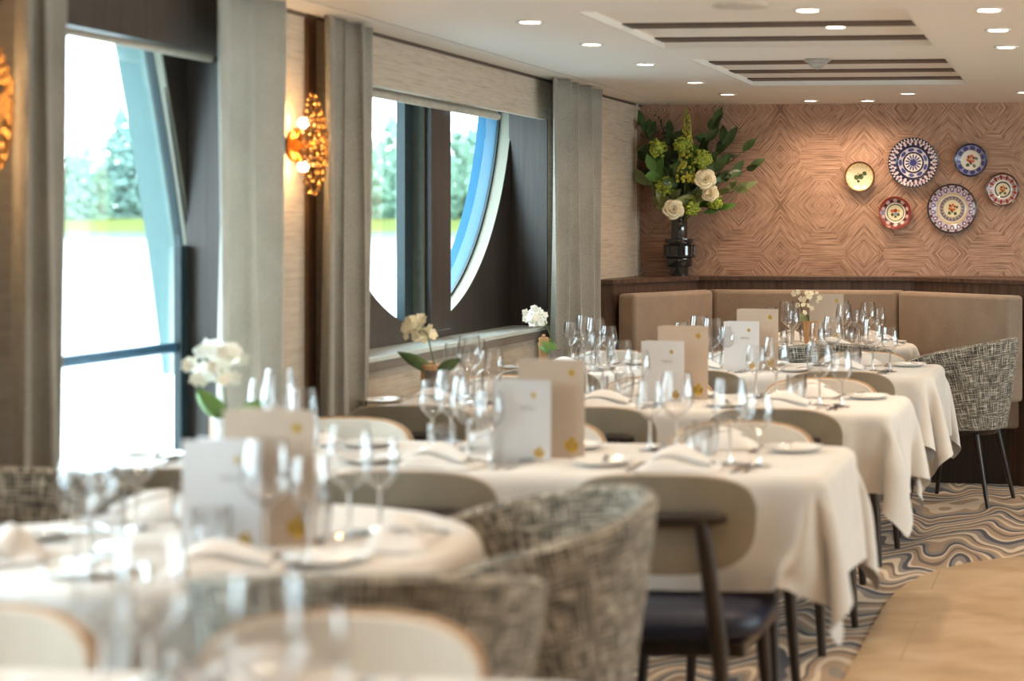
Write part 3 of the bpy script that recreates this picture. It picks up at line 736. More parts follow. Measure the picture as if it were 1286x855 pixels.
# ------------------------------------------------------------------ chairs
def make_dining_chair():
    """origin on the floor under the seat centre; the sitter looks along +Y"""
    t = thing('dining_chair', 'x', 'chair')
    hw, z0, z1, zc = .222, .555, .792, .672
    def outline(a):       # rounded, slightly trapezoid backrest outline
        c, s_ = math.cos(a), math.sin(a); e = 2.0 / 3.1
        x = hw * math.copysign(abs(c) ** e, c); z = (.1185) * math.copysign(abs(s_) ** e, s_)
        x *= 1.0 + .10 * (z / .1185) * .5
        return x, zc + z
    def surf(x, z, off):
        return (x, -.262 + 1.05 * x * x + off - .10 * (z - zc), z)
    def shell(o0, o1, sc, name, mat):
        m = MB(); n, kk = 48, 7
        def fn(off, flipf):
            def f(u, v):
                x, z = outline(2 * PI * u); q = v * sc
                return surf(x * q, zc + (z - zc) * q, off)
            return f
        m.grid(fn(o0, 0), n, kk, close_u=True); m.grid(fn(o1, 1), n, kk, close_u=True, flip=True)
        def edge(u, v):
            x, z = outline(2 * PI * u); x *= sc; z = zc + (z - zc) * sc
            bul = 1 + .012 * math.sin(PI * v)
            return surf(x * bul, zc + (z - zc) * bul, o0 + (o1 - o0) * v)
        m.grid(edge, n, 3, close_u=True, flip=True)
        return m.build(name, mat, t, ang=60)
    back = shell(.0, .014, 1.0, 'backrest', 'taupe')
    shell(.0155, .036, .965, 'back_pad', 'cream')
    m = MB(); pts = []
    for k in range(49):
        x, z = outline(2 * PI * k / 48); pts.append(surf(x * .985, zc + (z - zc) * .985, .0165))
    m.tube(pts, .0048, 6, cap=False).build('piping', 'piping', back)
    # seat: soft square pad
    m = MB()
    def seat(u, v):
        a = 2 * PI * u; e = 2 / 3.6; c, s_ = math.cos(a), math.sin(a)
        X, Y = .235 * math.copysign(abs(c) ** e, c), .225 * math.copysign(abs(s_) ** e, s_)
        pr = [(0, .462), (.5, .465), (.85, .459), (.97, .444), (1.0, .420), (.98, .397), (.9, .388), (0, .388)][round(v * 7)]
        return (X * pr[0], Y * pr[0], pr[1])
    m.grid(seat, 40, 7, close_u=True).build('seat', 'navy', t, ang=70)
    MB().box(-.19, .19, -.175, .175, .345, .386).build('seat_frame', 'chairwood', t, bevel=.008)
    for sx in (-1, 1):
        MB().tube([(sx * .162, -.235, 0), (sx * .15, -.222, .2), (sx * .136, -.228, .4), (sx * .118, -.264, .58), (sx * .106, -.288, .69)], [.014, .018, .022, .020, .016], 10).build('leg', 'chairwood', t)
        MB().tube([(sx * .195, .215, 0), (sx * .182, .195, .2), (sx * .172, .175, .37)], [.012, .016, .02], 10).build('leg', 'chairwood', t)
        MB().tube([(sx * .145, -.2, .365), (sx * .178, .17, .365)], .012, 8).build('side_rail', 'chairwood', t)
    m = MB(); pts = [(x, -.288 + .55 * x * x, .692) for x in [-.165 + .033 * k for k in range(11)]]
    m.tube(pts, [.008] + [.014] * 9 + [.008], 10, flat=1.25).build('back_rail', 'chairwood', t)
    return t
def make_barrel_chair():
    t = thing('tweed_armchair', 'x', 'armchair')
    def P(u, v, ins):
        th0 = math.radians(88 + 40 * v ** .8); th = (u * 2 - 1) * th0
        e = abs(th) / math.radians(128)
        top = .815 - .105 * e ** 1.6; z = .375 + (top - .375) * v
        r = .238 + .062 * v ** .9 - ins * (1 if v > .02 else .9)
        x = r * math.sin(th); y = -r * math.cos(th) * (1.0 if abs(th) < PI / 2 else .95)
        return (x * 1.0, y, z)
    m = MB(); nu, nv = 48, 12; th = .036
    uvf = lambda u, v: (u * 1.25, v * .45)
    m.grid(lambda u, v: P(u, v, 0), nu, nv, uvf)
    m.grid(lambda u, v: P(u, v, th), nu, nv, uvf, flip=True)
    def rimf(u, v):
        a, b = Vector(P(u, 1, 0)), Vector(P(u, 1, th)); q = a.lerp(b, v); q.z += .012 * math.sin(PI * v); return q
    m.grid(rimf, nu, 4, lambda u, v: (u * 1.25, .46 + v * .04))
    for ue in (0, 1):
        m.grid(lambda u, v: Vector(P(ue, v, 0)).lerp(Vector(P(ue, v, th)), u), 3, nv, lambda u, v: (u * .04, v * .45), flip=(ue == 1))
    m.grid(lambda u, v: Vector(P(u, 0, 0)).lerp(Vector(P(u, 0, th)), v), nu, 1, uvf, flip=True)
    m.build('shell', 'tweed', t, ang=55)
    pts = [P(k / 40, 1, th * .5) for k in range(41)]
    def seat(u, v):
        a = 2 * PI * u; X, Y = .198 * math.cos(a), .215 * math.sin(a) + .025
        if Y > .12: X *= 1.12
        pr = [(0, .478), (.6, .48), (.9, .47), (1.0, .44), (1.0, .40), (.95, .385), (0, .385)][round(v * 6)]
        return (X * pr[0], Y * pr[0], pr[1])
    MB().grid(seat, 36, 6, close_u=True).build('seat', 'navy', t, ang=70)
    MB().lathe([(0, .345), (.19, .345), (.2, .36), (.2, .374), (0, .374)], 32).build('under_frame', 'chairwood', t)
    for sx in (-1, 1):
        for sy in (-1, 1):
            MB().tube([(sx * .19, sy * .20 + (-.02 if sy < 0 else 0), 0), (sx * .15, sy * .145, .35)], [.010, .017], 10).build('leg', 'chairwood', t)
    return t
CH = Proto(make_dining_chair()); BC = Proto(make_barrel_chair())

# ------------------------------------------------------------------ tableware prototypes
def make_wine_glass(name, h, r, rimr, stem, label='x'):
    t = thing(name, label, 'wine glass'); n = 24
    bh = h - stem
    prof = [(.004, stem)]
    for k in range(1, 13):
        u = k / 12
        q = r * math.sin(PI / 2 * min(1, u / .42)) ** .75 if u < .42 else r + (rimr - r) * ((u - .42) / .58) ** 1.5
        prof.append((q, stem + bh * u))
    MB().lathe(prof, n).build('bowl', 'glass', t)
    MB().lathe([(.004, stem), (.0035, stem * .8), (.0035, stem * .2), (.006, .006)], 10).build('stem', 'solidglass', t)
    MB().lathe([(.006, .006), (r * .5, .003), (r * .86, .001), (r * .86, 0), (0, 0)], n).build('foot', 'glass', t)
    return t
WG1 = Proto(make_wine_glass('large_wine_glass', .222, .046, .0355, .090))
WG2 = Proto(make_wine_glass('small_wine_glass', .190, .036, .028, .082))
t = thing('water_tumbler', 'x', 'tumbler')
MB().lathe([(0, .006), (.027, .006), (.031, .012), (.037, .055), (.036, .092), (.0352, .092), (.036, .055), (.030, .010), (.026, .0), (0, .0)], 24).build('body', 'glass', t)
TB = Proto(t)
t = thing('side_plate', 'x', 'plate')
MB().lathe([(0, .004), (.05, .004), (.058, .007), (.078, .014), (.0795, .0145), (.078, .011), (.058, .002), (.048, 0), (0, 0)], 36).build('dish', 'china', t)
PL = Proto(t)
def ext(pts, z0, z1, bend=None):
    m = MB().prism(pts, z0, z1); return m
def make_knife(L=.21):
    t = thing('table_knife', 'x', 'knife')
    MB().prism([(-.008, 0), (.008, 0), (.006, L * .45), (-.006, L * .45)], 0, .006).build('handle', 'steel', t, bevel=.002)
    MB().prism([(-.006, L * .45), (.007, L * .45), (.010, L * .6), (.010, L * .85), (.004, L * .98), (-.004, L), (-.006, L * .8)], .001, .0035).build('blade', 'steel', t)
    return t
def make_fork(L=.19):
    t = thing('table_fork', 'x', 'fork')
    m = MB().prism([(-.007, 0), (.007, 0), (.0035, L * .4), (.0035, L * .58), (.011, L * .7), (-.011, L * .7), (-.0035, L * .58), (-.0035, L * .4)], .0005, .004)
    for k in range(4):
        x = -.0095 + k * .0063; m.prism([(x - .0016, L * .695), (x + .0016, L * .695), (x + .001, L), (x - .001, L)], .001, .0038)
    m.build('body', 'steel', t); return t
def make_spoon(L=.17):
    t = thing('dessert_spoon', 'x', 'spoon')
    m = MB().prism([(-.007, 0), (.007, 0), (.003, L * .5), (.003, L * .66), (-.003, L * .66), (-.003, L * .5)], .0005, .004)
    m.build('handle', 'steel', t)
    MB().grid(lambda u, v: (.019 * v * math.cos(2 * PI * u), L * .82 + .03 * v * math.sin(2 * PI * u), .0015 + .007 * v * v), 20, 4, close_u=True).build('bowl', 'steel', t, solid=.001)
    return t
KN, FK, SP = Proto(make_knife()), Proto(make_fork()), Proto(make_spoon())
def make_napkin():
    """linen napkin folded into a plump envelope"""
    def f(u, v):
        x, y = (u - .5) * .21, (v - .5) * .12
        ex = min(u, 1 - u) * 2; ey = min(v, 1 - v) * 2
        h = .045 * (1 - (1 - ex) ** 3) ** .8 * (1 - (1 - ey) ** 2.4) ** .7
        h *= .75 + .25 * math.cos((u - .35) * 6) + .12 * math.sin(v * 9 + u * 5)
        return (x + .012 * (v - .5), y + .016 * math.sin(u * 3.1), max(.0015, h))
    m = MB().grid(f, 26, 16)
    m.grid(lambda u, v: ((u - .5) * .21 + .012 * (v - .5), (v - .5) * .12 + .016 * math.sin(u * 3.1), 0.0), 26, 16, flip=True)
    t = m.build('folded_napkin', 'napkin')
    tag(t, 'x', 'napkin'); t.rotation_euler = (0, 0, 0)
    m = MB().grid(lambda u, v: (-.07 + .15 * u + .01 * v, -.03 + .055 * v + .01 * math.sin(u * 4), f((-.07 + .15 * u) / .21 + .5, (-.03 + .055 * v) / .12 + .5)[2] + .003 + .010 * math.sin(PI * v) * (1 - .3 * u)), 16, 8)
    m.build('top_fold', 'napkin', t, solid=.003)
    return t
NP = Proto(make_napkin())

# ------------------------------------------------------------------ tables and cloths
TZ = .755
def rrect(hx, hy, r, n):
    """points and outward normals around a rounded rectangle, equally spaced"""
    segs = []; L = [2 * (hx - r), PI * r / 2, 2 * (hy - r), PI * r / 2] * 2; tot = sum(L); out = []
    cs = [(hx - r, hy - r), (-(hx - r), hy - r), (-(hx - r), -(hy - r)), (hx - r, -(hy - r))]
    for i in range(n):
        s_ = tot * i / n; k = 0
        while s_ > L[k]: s_ -= L[k]; k += 1
        if k % 2 == 1:
            c = cs[((k - 1) // 2 + 1) % 4]; a = [PI / 2, PI, 3 * PI / 2, 0][(k - 1) // 2] + s_ / r; nn = (math.cos(a), math.sin(a)); p = (c[0] + r * nn[0], c[1] + r * nn[1])
        else:
            j = k // 2; nn = [(0, 1), (-1, 0), (0, -1), (1, 0)][j]
            p = [(hx - r - s_, hy), (-hx, hy - r - s_), (-(hx - r) + s_, -hy), (hx, -(hy - r) + s_)][j]
        out.append((p, nn))
    return out, tot
# draped shapes of the square-cornered cloths: grid columns, rows, then x, y and z of the points in millimetres, each as the step from its neighbours
DRAPE = {
 'rect': (84, 45, (
  (-947,-1,7,24,4,-7,4,16,21,21,18,25,28,0,6,22,29,28,29,28,29,28,29,29,28,29,28,29,28,29,29,28,29,28,29,29,28,29,28,29,28,29,29,28,29,28,29,29,28,29,28,29,28,29,29,28,29,28,29,29,28,29,28,29,28,29,28,29,28,28,28,21,10,7,22,26,20,7,-2,-16,-19,
   -20,-17,-7,6,7,-3,-8,-13,17,2,-6,6,2,-1,2,-9,1,1,0,3,0,-1,0,0,0,0,0,0,0,0,0,0,0,0,0,0,0,0,0,0,0,0,0,0,0,0,0,0,0,0,0,0,0,0,0,0,0,0,0,0,0,0,0,0,0,0,0,0,0,0,0,0,0,0,0,2,-1,2,3,-1,-5,-5,-7,-2,-2,2,9,14,12,10,-2,-4,-12,-4,18,-5,-8,1,-8,5,9,-4,4,
   -1,2,-1,0,0,0,0,0,0,-1,1,0,0,0,0,0,0,0,0,0,0,-1,1,0,0,0,0,0,0,0,0,0,0,0,0,0,0,0,0,0,0,0,0,0,0,0,0,0,0,0,0,0,1,-1,0,0,0,1,-2,4,3,-3,-5,-6,-5,-3,2,8,16,11,-1,11,-1,-2,-3,-17,9,5,-6,-2,-1,-5,0,1,11,-1,1,-1,1,0,0,0,0,0,0,0,0,0,0,0,0,0,0,0,0,0,
   0,0,0,0,0,0,0,0,0,0,0,0,0,0,0,0,0,0,0,0,0,0,0,0,0,0,0,0,0,0,0,0,0,0,0,0,1,-1,5,0,-4,-6,-6,-5,1,7,19,10,-1,-5,-4,15,-2,0,-5,-19,26,-12,-5,0,0,-3,-8,2,15,0,0,0,0,0,0,0,0,0,0,0,0,0,0,0,-1,1,0,0,0,0,0,0,0,0,0,0,0,0,0,0,0,0,0,0,0,0,0,0,0,0,0,0,
   0,0,0,0,0,0,0,0,0,0,1,0,0,0,1,3,-1,-5,-8,-5,-2,6,22,9,-2,-7,-3,-22,10,23,4,-3,-10,-16,24,-18,9,-8,1,-2,2,6,0,0,0,-1,1,0,0,0,0,0,0,0,0,0,0,0,0,0,0,0,0,0,0,0,0,0,0,0,0,0,0,0,0,0,0,0,0,0,0,0,0,0,0,0,0,0,0,0,0,0,0,0,0,0,0,0,0,2,4,-3,-8,-6,-5,4,
   25,8,-3,-7,-2,1,-16,-6,3,18,14,-1,-15,-5,10,-1,-5,-2,1,2,2,0,0,1,0,0,0,0,0,0,0,-1,1,0,0,0,0,0,0,0,0,0,0,0,0,0,0,0,0,0,0,0,0,0,0,0,0,0,0,0,0,0,0,0,0,0,0,0,0,0,0,0,0,0,0,0,0,1,3,2,-6,-8,-7,0,30,6,-4,-7,-1,3,3,-8,-4,-7,-3,12,22,-3,-17,14,-6,
   -3,-4,3,3,1,0,0,0,0,0,0,0,0,0,0,0,0,0,0,0,0,0,0,0,0,0,0,0,0,0,0,0,0,0,0,0,0,0,0,0,0,0,0,0,0,0,0,0,0,0,0,0,0,0,1,-1,0,0,0,0,1,-1,4,1,-9,-9,-4,33,4,-5,-6,2,5,4,3,-3,-3,-3,-6,-6,2,30,6,-30,13,-1,-5,3,2,0,1,0,0,0,0,-1,1,0,0,0,0,0,0,0,0,0,0,0,0,
   0,0,0,0,0,0,0,0,0,0,0,0,0,0,0,0,0,0,1,-1,0,0,0,1,-1,0,0,0,0,0,0,0,0,0,0,0,0,0,6,-4,-11,-9,35,3,-5,-4,5,5,3,0,-4,8,-4,-5,-5,-5,-5,-6,15,23,-29,18,-10,3,1,1,-1,2,-1,0,0,0,0,0,0,0,0,0,-1,1,0,0,0,0,0,0,0,0,0,0,0,0,0,-1,1,0,0,0,0,0,0,0,0,0,0,0,
   0,0,0,0,0,0,0,1,-1,0,0,0,0,0,0,0,-2,6,-5,-17,35,3,-7,1,7,3,-1,-5,-6,-6,23,-5,-5,-6,-6,-8,-6,-5,0,24,-12,3,3,0,-1,1,-1,1,0,0,0,0,-1,1,0,0,0,0,0,0,0,0,-1,1,0,0,0,0,0,0,0,0,0,0,0,0,0,0,0,0,0,0,0,0,0,0,0,0,0,0,0,0,0,0,0,0,0,1,-1,1,0,5,-2,-23,
   42,-3,-5,7,1,-2,-7,-8,-7,-7,-5,28,0,-1,-2,-6,-7,-10,-14,5,-4,-7,16,-1,2,0,0,1,-1,1,0,0,0,0,0,0,0,0,0,0,0,0,0,0,0,0,0,0,-1,1,0,0,0,0,0,0,0,0,0,0,0,0,0,0,0,0,0,0,0,0,0,0,0,0,0,0,1,-1,0,1,-1,0,2,1,15,-1,6,0,-8,-8,-9,-7,-6,-5,-3,-3,22,1,1,2,2,
   1,-2,-6,-31,-8,13,4,1,-1,1,0,0,0,0,-1,1,0,0,0,0,0,0,0,0,0,0,0,0,0,0,0,0,0,0,0,0,0,1,-1,0,0,0,0,0,0,0,0,0,0,0,0,0,0,0,0,0,0,0,0,0,0,0,0,0,0,0,-2,3,13,-5,-9,-7,-4,-6,-5,-4,-1,-1,0,0,-5,4,3,-2,-2,-4,3,5,20,-9,-14,1,1,-1,0,0,-1,1,0,0,0,0,0,0,0,
   0,0,0,0,0,0,0,0,0,0,0,0,0,0,0,0,0,-1,1,0,0,0,0,0,0,0,0,0,0,0,0,0,0,0,0,1,-1,0,0,0,0,0,0,0,0,0,1,-1,4,-14,-9,-4,3,-5,-1,0,-1,1,0,0,-3,-1,3,-1,1,13,3,3,-16,-5,3,1,-1,0,0,0,0,0,0,0,0,0,0,0,-1,1,0,0,0,0,0,0,0,0,0,0,0,0,0,0,0,0,0,0,0,0,0,0,0,0,
   0,0,0,0,0,0,0,0,0,0,0,0,0,0,0,0,0,0,0,0,0,-1,1,0,3,0,-10,-14,5,1,1,1,1,0,1,-3,3,0,5,4,-8,-5,-8,4,10,-1,-1,0,1,-1,0,0,0,0,0,0,0,0,0,0,0,0,0,0,0,0,0,0,0,0,0,0,0,0,0,0,0,0,0,0,0,0,0,0,0,0,0,0,0,0,0,0,0,0,0,0,0,0,0,0,0,0,0,0,0,0,0,-1,0,3,-5,6,
   6,-1,0,0,0,-1,1,0,-5,-1,-4,0,-2,-1,1,11,5,-5,1,0,0,0,0,0,0,0,0,0,0,0,0,0,0,0,0,0,0,-1,1,0,0,0,0,0,0,0,0,0,0,0,0,0,0,0,0,0,0,0,0,0,0,0,0,0,0,0,0,0,0,0,0,0,0,0,0,0,-1,1,0,0,0,0,-2,11,4,1,0,0,0,0,0,0,0,-4,-4,-1,-1,2,4,4,-3,-1,3,1,1,-1,0,0,0,1,
   -1,0,0,0,0,0,0,0,0,0,0,0,0,0,0,0,0,0,0,0,0,0,0,0,0,0,0,0,0,0,0,0,0,0,0,0,0,0,0,0,0,0,0,0,0,0,0,0,0,0,0,0,0,0,0,0,0,0,-6,3,4,3,2,1,1,1,-1,0,-3,0,1,3,2,1,0,1,0,-3,-2,0,0,0,0,0,0,0,0,0,0,0,0,0,0,0,0,0,0,0,0,0,0,0,0,0,0,0,0,0,0,0,0,0,0,0,0,0,0,
   0,0,0,0,0,0,0,0,0,0,0,0,0,0,0,0,0,0,0,0,0,0,0,0,-1,1,1,-3,-2,1,3,2,1,0,1,1,-2,1,3,-1,1,0,1,-2,-2,0,1,0,0,0,0,0,0,0,0,0,0,0,0,0,0,0,0,0,0,0,0,0,0,0,0,0,0,0,0,0,0,0,0,0,0,0,0,0,0,0,0,0,0,0,0,0,0,0,0,0,0,0,0,0,0,0,0,0,0,0,0,0,0,0,0,1,0,0,-1,
   -2,0,1,2,1,0,-2,3,0,2,-2,0,-2,0,1,0,1,-1,0,0,0,0,0,0,0,0,0,0,0,0,0,0,0,0,0,0,0,0,0,0,0,0,0,0,0,0,0,0,0,0,0,0,0,0,0,0,0,0,0,0,0,0,0,0,0,0,0,0,0,0,0,0,0,0,0,0,0,0,0,0,0,0,0,0,0,0,0,-1,1,1,1,-1,1,1,-2,1,0,0,-1,0,1,0,0,0,0,0,0,0,0,0,0,0,0,0,0,
   0,0,0,0,0,0,0,0,0,0,0,0,0,0,0,0,0,0,0,0,0,0,0,-1,1,0,0,0,0,0,0,0,0,0,0,0,0,0,0,0,0,0,0,0,0,0,0,0,0,0,0,0,0,0,-1,1,0,1,0,-1,1,-1,0,0,1,1,-2,1,1,-1,0,0,0,0,0,0,0,0,0,0,0,0,0,0,0,0,0,0,0,0,0,0,0,0,0,0,0,0,0,0,0,0,0,0,0,0,0,0,0,0,0,0,0,0,0,0,0,
   0,0,0,0,0,0,0,0,0,0,0,0,0,0,0,0,0,0,0,0,0,-1,2,-1,0,0,-1,2,-1,-2,1,1,0,-1,2,-1,-1,1,-1,1,0,0,0,0,0,0,0,0,0,0,0,0,0,0,0,0,0,0,0,0,0,0,0,-1,1,0,0,0,0,0,0,0,0,0,0,0,0,0,0,0,0,0,0,0,0,0,0,0,0,0,0,0,0,0,0,0,0,0,0,0,0,0,0,0,0,0,1,-2,0,1,0,1,-1,0,
   -3,1,1,1,1,-2,1,0,0,0,-1,1,0,0,0,0,0,0,0,0,0,0,0,0,0,0,0,0,0,0,0,0,0,0,0,0,0,0,0,0,0,0,0,0,0,0,0,0,0,0,0,0,0,0,0,0,0,0,0,0,0,0,0,0,0,0,0,0,0,0,0,0,0,0,0,-1,1,1,-1,1,-1,0,0,-1,2,-3,0,0,2,0,3,-2,1,-1,0,0,0,0,0,0,0,0,0,0,0,0,0,0,0,0,0,0,0,0,0,
   0,0,0,0,0,0,0,0,0,0,0,0,0,0,0,0,0,0,0,0,0,0,0,0,0,0,0,0,0,0,0,0,0,0,0,0,0,0,0,0,0,0,0,0,1,0,0,-2,3,-2,1,0,-1,2,-3,-4,-3,1,1,3,1,2,-2,1,0,0,0,0,0,0,0,0,0,0,0,0,0,0,0,0,0,0,0,0,0,0,0,0,0,0,0,0,0,0,0,0,0,0,0,0,0,0,0,0,0,0,0,0,0,0,0,0,0,0,0,0,
   0,0,0,0,0,0,0,0,0,0,0,0,0,0,1,1,0,-1,1,-1,-1,1,-2,0,-5,0,-3,0,-2,4,4,5,-2,0,-1,0,0,0,0,0,0,0,0,0,0,0,0,0,0,0,0,0,0,0,0,0,0,0,0,0,0,0,0,0,0,0,0,0,0,0,0,0,0,0,0,0,0,0,0,0,0,0,0,0,0,0,0,0,0,0,0,0,0,0,0,0,0,0,0,2,-3,0,1,0,0,2,-3,0,-1,-5,1,-1,
   -4,0,-3,2,4,8,-2,0,0,0,0,0,0,0,0,0,0,0,0,0,0,0,0,0,0,0,0,0,0,0,0,0,0,0,0,0,0,0,0,0,0,0,0,0,0,0,0,0,0,0,0,0,0,0,0,0,0,0,0,0,0,0,0,0,0,0,0,0,0,0,1,0,-4,3,1,-1,2,-1,-3,0,-1,0,-4,0,0,0,-1,-2,-5,0,1,13,-3,1,0,0,0,0,0,0,0,0,0,0,0,0,0,0,0,0,0,0,0,
   0,0,0,0,0,0,0,0,0,0,0,0,0,0,0,0,0,0,0,0,0,0,0,0,0,0,0,0,0,0,0,0,0,0,0,0,0,0,0,0,0,0,0,-3,10,-2,-1,-2,-4,-2,-1,-1,0,0,3,0,2,1,1,2,5,-13,-4,-5,8,0,0,0,0,0,0,0,0,0,0,0,0,0,0,0,0,0,0,0,0,0,0,0,1,-1,0,0,0,0,0,0,0,0,0,0,0,0,0,0,0,0,0,0,0,0,0,0,0,
   0,0,0,0,0,0,0,0,0,1,-1,0,0,0,0,4,-15,1,1,-1,0,0,0,0,0,0,23,2,-4,-1,3,-2,-7,-1,-6,1,-8,-1,1,0,0,0,0,0,0,0,0,0,0,0,0,0,0,0,0,0,0,0,0,0,0,0,0,0,0,0,0,0,0,0,0,0,0,0,0,0,0,0,0,0,0,0,0,0,0,0,0,0,0,0,0,0,0,0,0,0,0,1,0,-1,-4,7,-12,-6,2,1,-1,1,0,-1,
   1,23,1,3,0,-7,-4,-4,2,-3,-14,2,0,1,0,0,0,-1,1,0,0,0,0,0,0,0,0,0,0,0,1,-1,0,0,0,-1,1,0,0,0,0,0,0,0,0,0,0,0,0,0,0,0,0,0,0,0,0,0,0,0,0,0,0,0,0,0,0,0,0,0,0,0,0,0,1,0,1,2,-8,-5,0,2,1,2,2,1,23,-2,-5,-15,-9,-5,-3,3,5,9,1,-2,0,0,0,0,0,0,0,0,0,0,0,
   0,0,0,0,0,0,-1,1,0,0,0,1,-1,0,0,0,0,0,0,0,0,0,0,0,0,0,0,0,0,0,0,0,0,0,0,0,0,-1,1,0,0,0,0,0,0,0,0,0,0,1,-3,5,-12,5,16,12,-1,1,1,1,0,1,25,-6,-4,6,-1,-5,-8,12,2,-5,-12,-3,-3,1,1,0,1,-1,0,0,0,0,0,0,0,0,0,0,0,1,-1,0,0,0,0,0,0,0,0,0,0,0,0,0,0,0,
   0,0,0,0,0,0,0,0,0,0,0,0,0,0,0,0,0,0,0,0,0,0,0,0,0,0,-1,-3,-13,34,9,1,-3,2,2,0,0,1,-1,-4,-6,-4,-4,13,7,6,-22,-12,8,33,-12,0,-2,0,-1,0,1,-1,1,-1,0,0,0,1,-1,0,0,0,0,0,0,0,0,0,0,0,0,0,0,0,0,0,0,0,0,0,0,0,0,0,0,-1,1,0,0,0,0,0,0,0,0,0,0,0,-1,1,0,
   -1,1,-1,0,-1,-16,25,-18,19,-16,-12,-3,-1,5,-6,1,-2,-23,2,2,1,-9,1,0,0,20,20,-21,12,0,0,-1,-2,-2,-1,1,0,0,0,0,0,0,0,0,0,0,0,0,0,0,0,0,0,0,0,0,0,0,0,0,0,0,0,0,0,0,0,0,0,0,0,0,0,0,-1,1,0,0,0,-1,1,0,0,0,-1,1,0,0,0,-3,7,-21,14,-6,29,5,-12,-14,
   -18,-2,-7,0,-27,0,8,4,-5,-6,-1,26,15,-21,10,4,-3,1,0,-5,1,-1,0,0,0,0,0,0,0,0,0,0,0,0,0,0,0,0,0,0,0,0,0,0,0,0,0,0,0,0,0,0,0,0,0,0,0,0,0,0,0,0,0,0,0,0,0,0,0,0,0,0,0,-1,1,-1,-2,-17,18,-12,0,0,21,18,0,0,-6,1,-14,-12,2,-10,-6,5,7,19,9,-15,16,
   -12,2,0,-1,0,-4,0,1,-1,0,0,0,0,0,0,0,0,0,0,0,0,0,0,0,0,0,0,0,0,0,0,0,0,0,0,0,0,0,0,0,0,0,0,0,0,0,0,0,0,0,0,0,0,0,-1,1,0,0,0,0,0,0,-7,-4,-9,6,-1,3,-3,13,23,3,0,-5,1,-16,-9,2,10,7,13,4,-6,12,-7,-5,-3,3,0,0,-5,0,0,0,0,0,0,0,0,0,0,0,0,0,0,0,0,
   0,0,0,0,0,0,0,0,0,0,0,0,0,0,0,0,0,0,0,0,0,0,-1,1,0,0,0,-1,1,0,0,0,0,0,-1,1,0,0,-1,0,0,12,-28,4,-3,-2,6,-3,7,21,13,-7,3,-25,9,9,6,10,3,2,4,-2,-12,4,-4,1,-1,0,-4,0,0,1,-1,0,0,0,0,0,0,0,0,0,0,0,0,0,0,0,0,0,0,0,0,0,0,0,0,0,0,0,0,0,0,0,0,0,0,0,
   0,0,0,0,0,0,0,0,0,0,0,0,0,-1,1,0,-2,3,4,-7,-17,5,-3,-1,4,-1,3,14,22,-1,-9,7,3,7,3,2,5,-1,-16,-16,19,0,0,1,0,-4,-1,0,0,0,0,0,0,0,0,0,0,0,0,0,0,0,0,0,0,0,0,0,0,-1,1,0,0,0,-1,1,0,0,0,-1,1,0,0,0,0,0,0,0,0,0,0,-1,1,0,0,0,0,0,0,0,0,-3,3,6,-3,-16,
   -7,4,-2,-1,2,1,2,8,24,1,2,6,3,1,3,1,-8,-24,12,8,7,-7,-1,0,-2,-2,0,0,0,0,0,0,0,0,0,0,0,0,0,0,0,0,0,0,0,0,0,0,0,0,0,0,0,0,0,0,0,0,0,0,0,0,0,0,0,0,0,0,0,0,0,0,0,0,0,0,0,0,0,0,0,1,4,2,-11,-14,-2,0,1,0,2,0,2,3,3,5,5,0,3,2,-4,-24,-3,21,-4,-1,-1,
   1,1,-3,-2,1,0,0,0,0,0,0,0,0,0,0,0,0,0,0,0,0,-1,1,0,0,0,0,0,0,0,0,0,0,0,0,0,0,0,0,0,0,0,0,0,0,0,0,0,0,0,-1,1,0,0,-1,1,-1,1,0,0,4,-1,0,-15,-7,1,-1,0,0,1,-1,3,8,4,-1,4,2,0,-20,-13,14,9,-4,0,1,-1,0,-2,-1,0,-1,1,0,0,0,0,0,0,0,0,0,0,0,0,0,0,0,0,
   0,0,0,0,0,0,0,0,0,0,0,0,0,0,0,0,0,0,0,0,0,0,0,0,0,0,0,0,0,-1,1,0,0,0,-1,1,1,2,5,-2,-9,-14,-3,2,0,-1,0,2,-1,11,1,3,1,2,-16,-15,1,11,2,3,-2,1,1,-1,-1,-2,0,0,0,0,0,0,0,0,0,0,0,0,0,0,0,0,0,0,0,0,0,0,0,0,0,0,0,0,0,0,0,0,0,0,0,0,0,0,0,-1,1,0,0,0,
   0,0,0,0,0,0,0,0,0,0,1,0,2,3,0,-2,-15,-9,0,1,0,1,-1,0),
  (-322,20,20,-4,-24,-24,-25,-20,-16,-16,-17,-11,3,27,26,16,0,-3,-4,-2,-2,-1,-1,-1,0,-1,-1,-1,-1,0,-1,0,0,0,0,0,0,1,0,1,0,0,0,1,0,1,0,0,0,0,0,0,0,0,0,1,-1,1,1,1,1,1,1,1,1,2,2,3,5,7,7,-19,-27,-27,-19,6,18,23,24,15,12,10,14,21,21,-19,-1,0,22,12,
   -1,0,5,2,-1,1,-7,-3,0,0,-3,-1,-4,0,0,2,0,0,1,-1,-1,2,0,1,-1,1,0,-1,1,0,0,0,-1,1,-1,0,1,0,-1,0,0,0,0,0,0,0,1,-1,1,-1,-1,2,-1,0,0,0,-1,0,0,0,-2,1,-1,0,0,-1,1,0,0,6,5,2,1,-3,-2,-3,3,7,-1,-14,-18,-1,-1,2,26,5,1,-7,1,-7,11,8,-9,-1,1,-4,-4,-2,1,
   1,0,1,0,-1,1,1,-1,0,0,1,0,0,0,1,-1,0,0,1,-1,0,1,-1,0,0,0,0,0,-1,1,0,0,-2,2,-1,1,0,-1,0,1,-2,0,1,-1,1,-1,0,0,-1,0,-1,-1,2,-1,2,7,3,3,-1,-4,-3,2,7,-2,-12,-12,-18,0,-1,-1,6,28,-1,-2,-3,0,-12,-1,19,-4,0,-5,-5,2,1,1,0,0,0,0,0,0,0,1,-1,0,0,0,2,
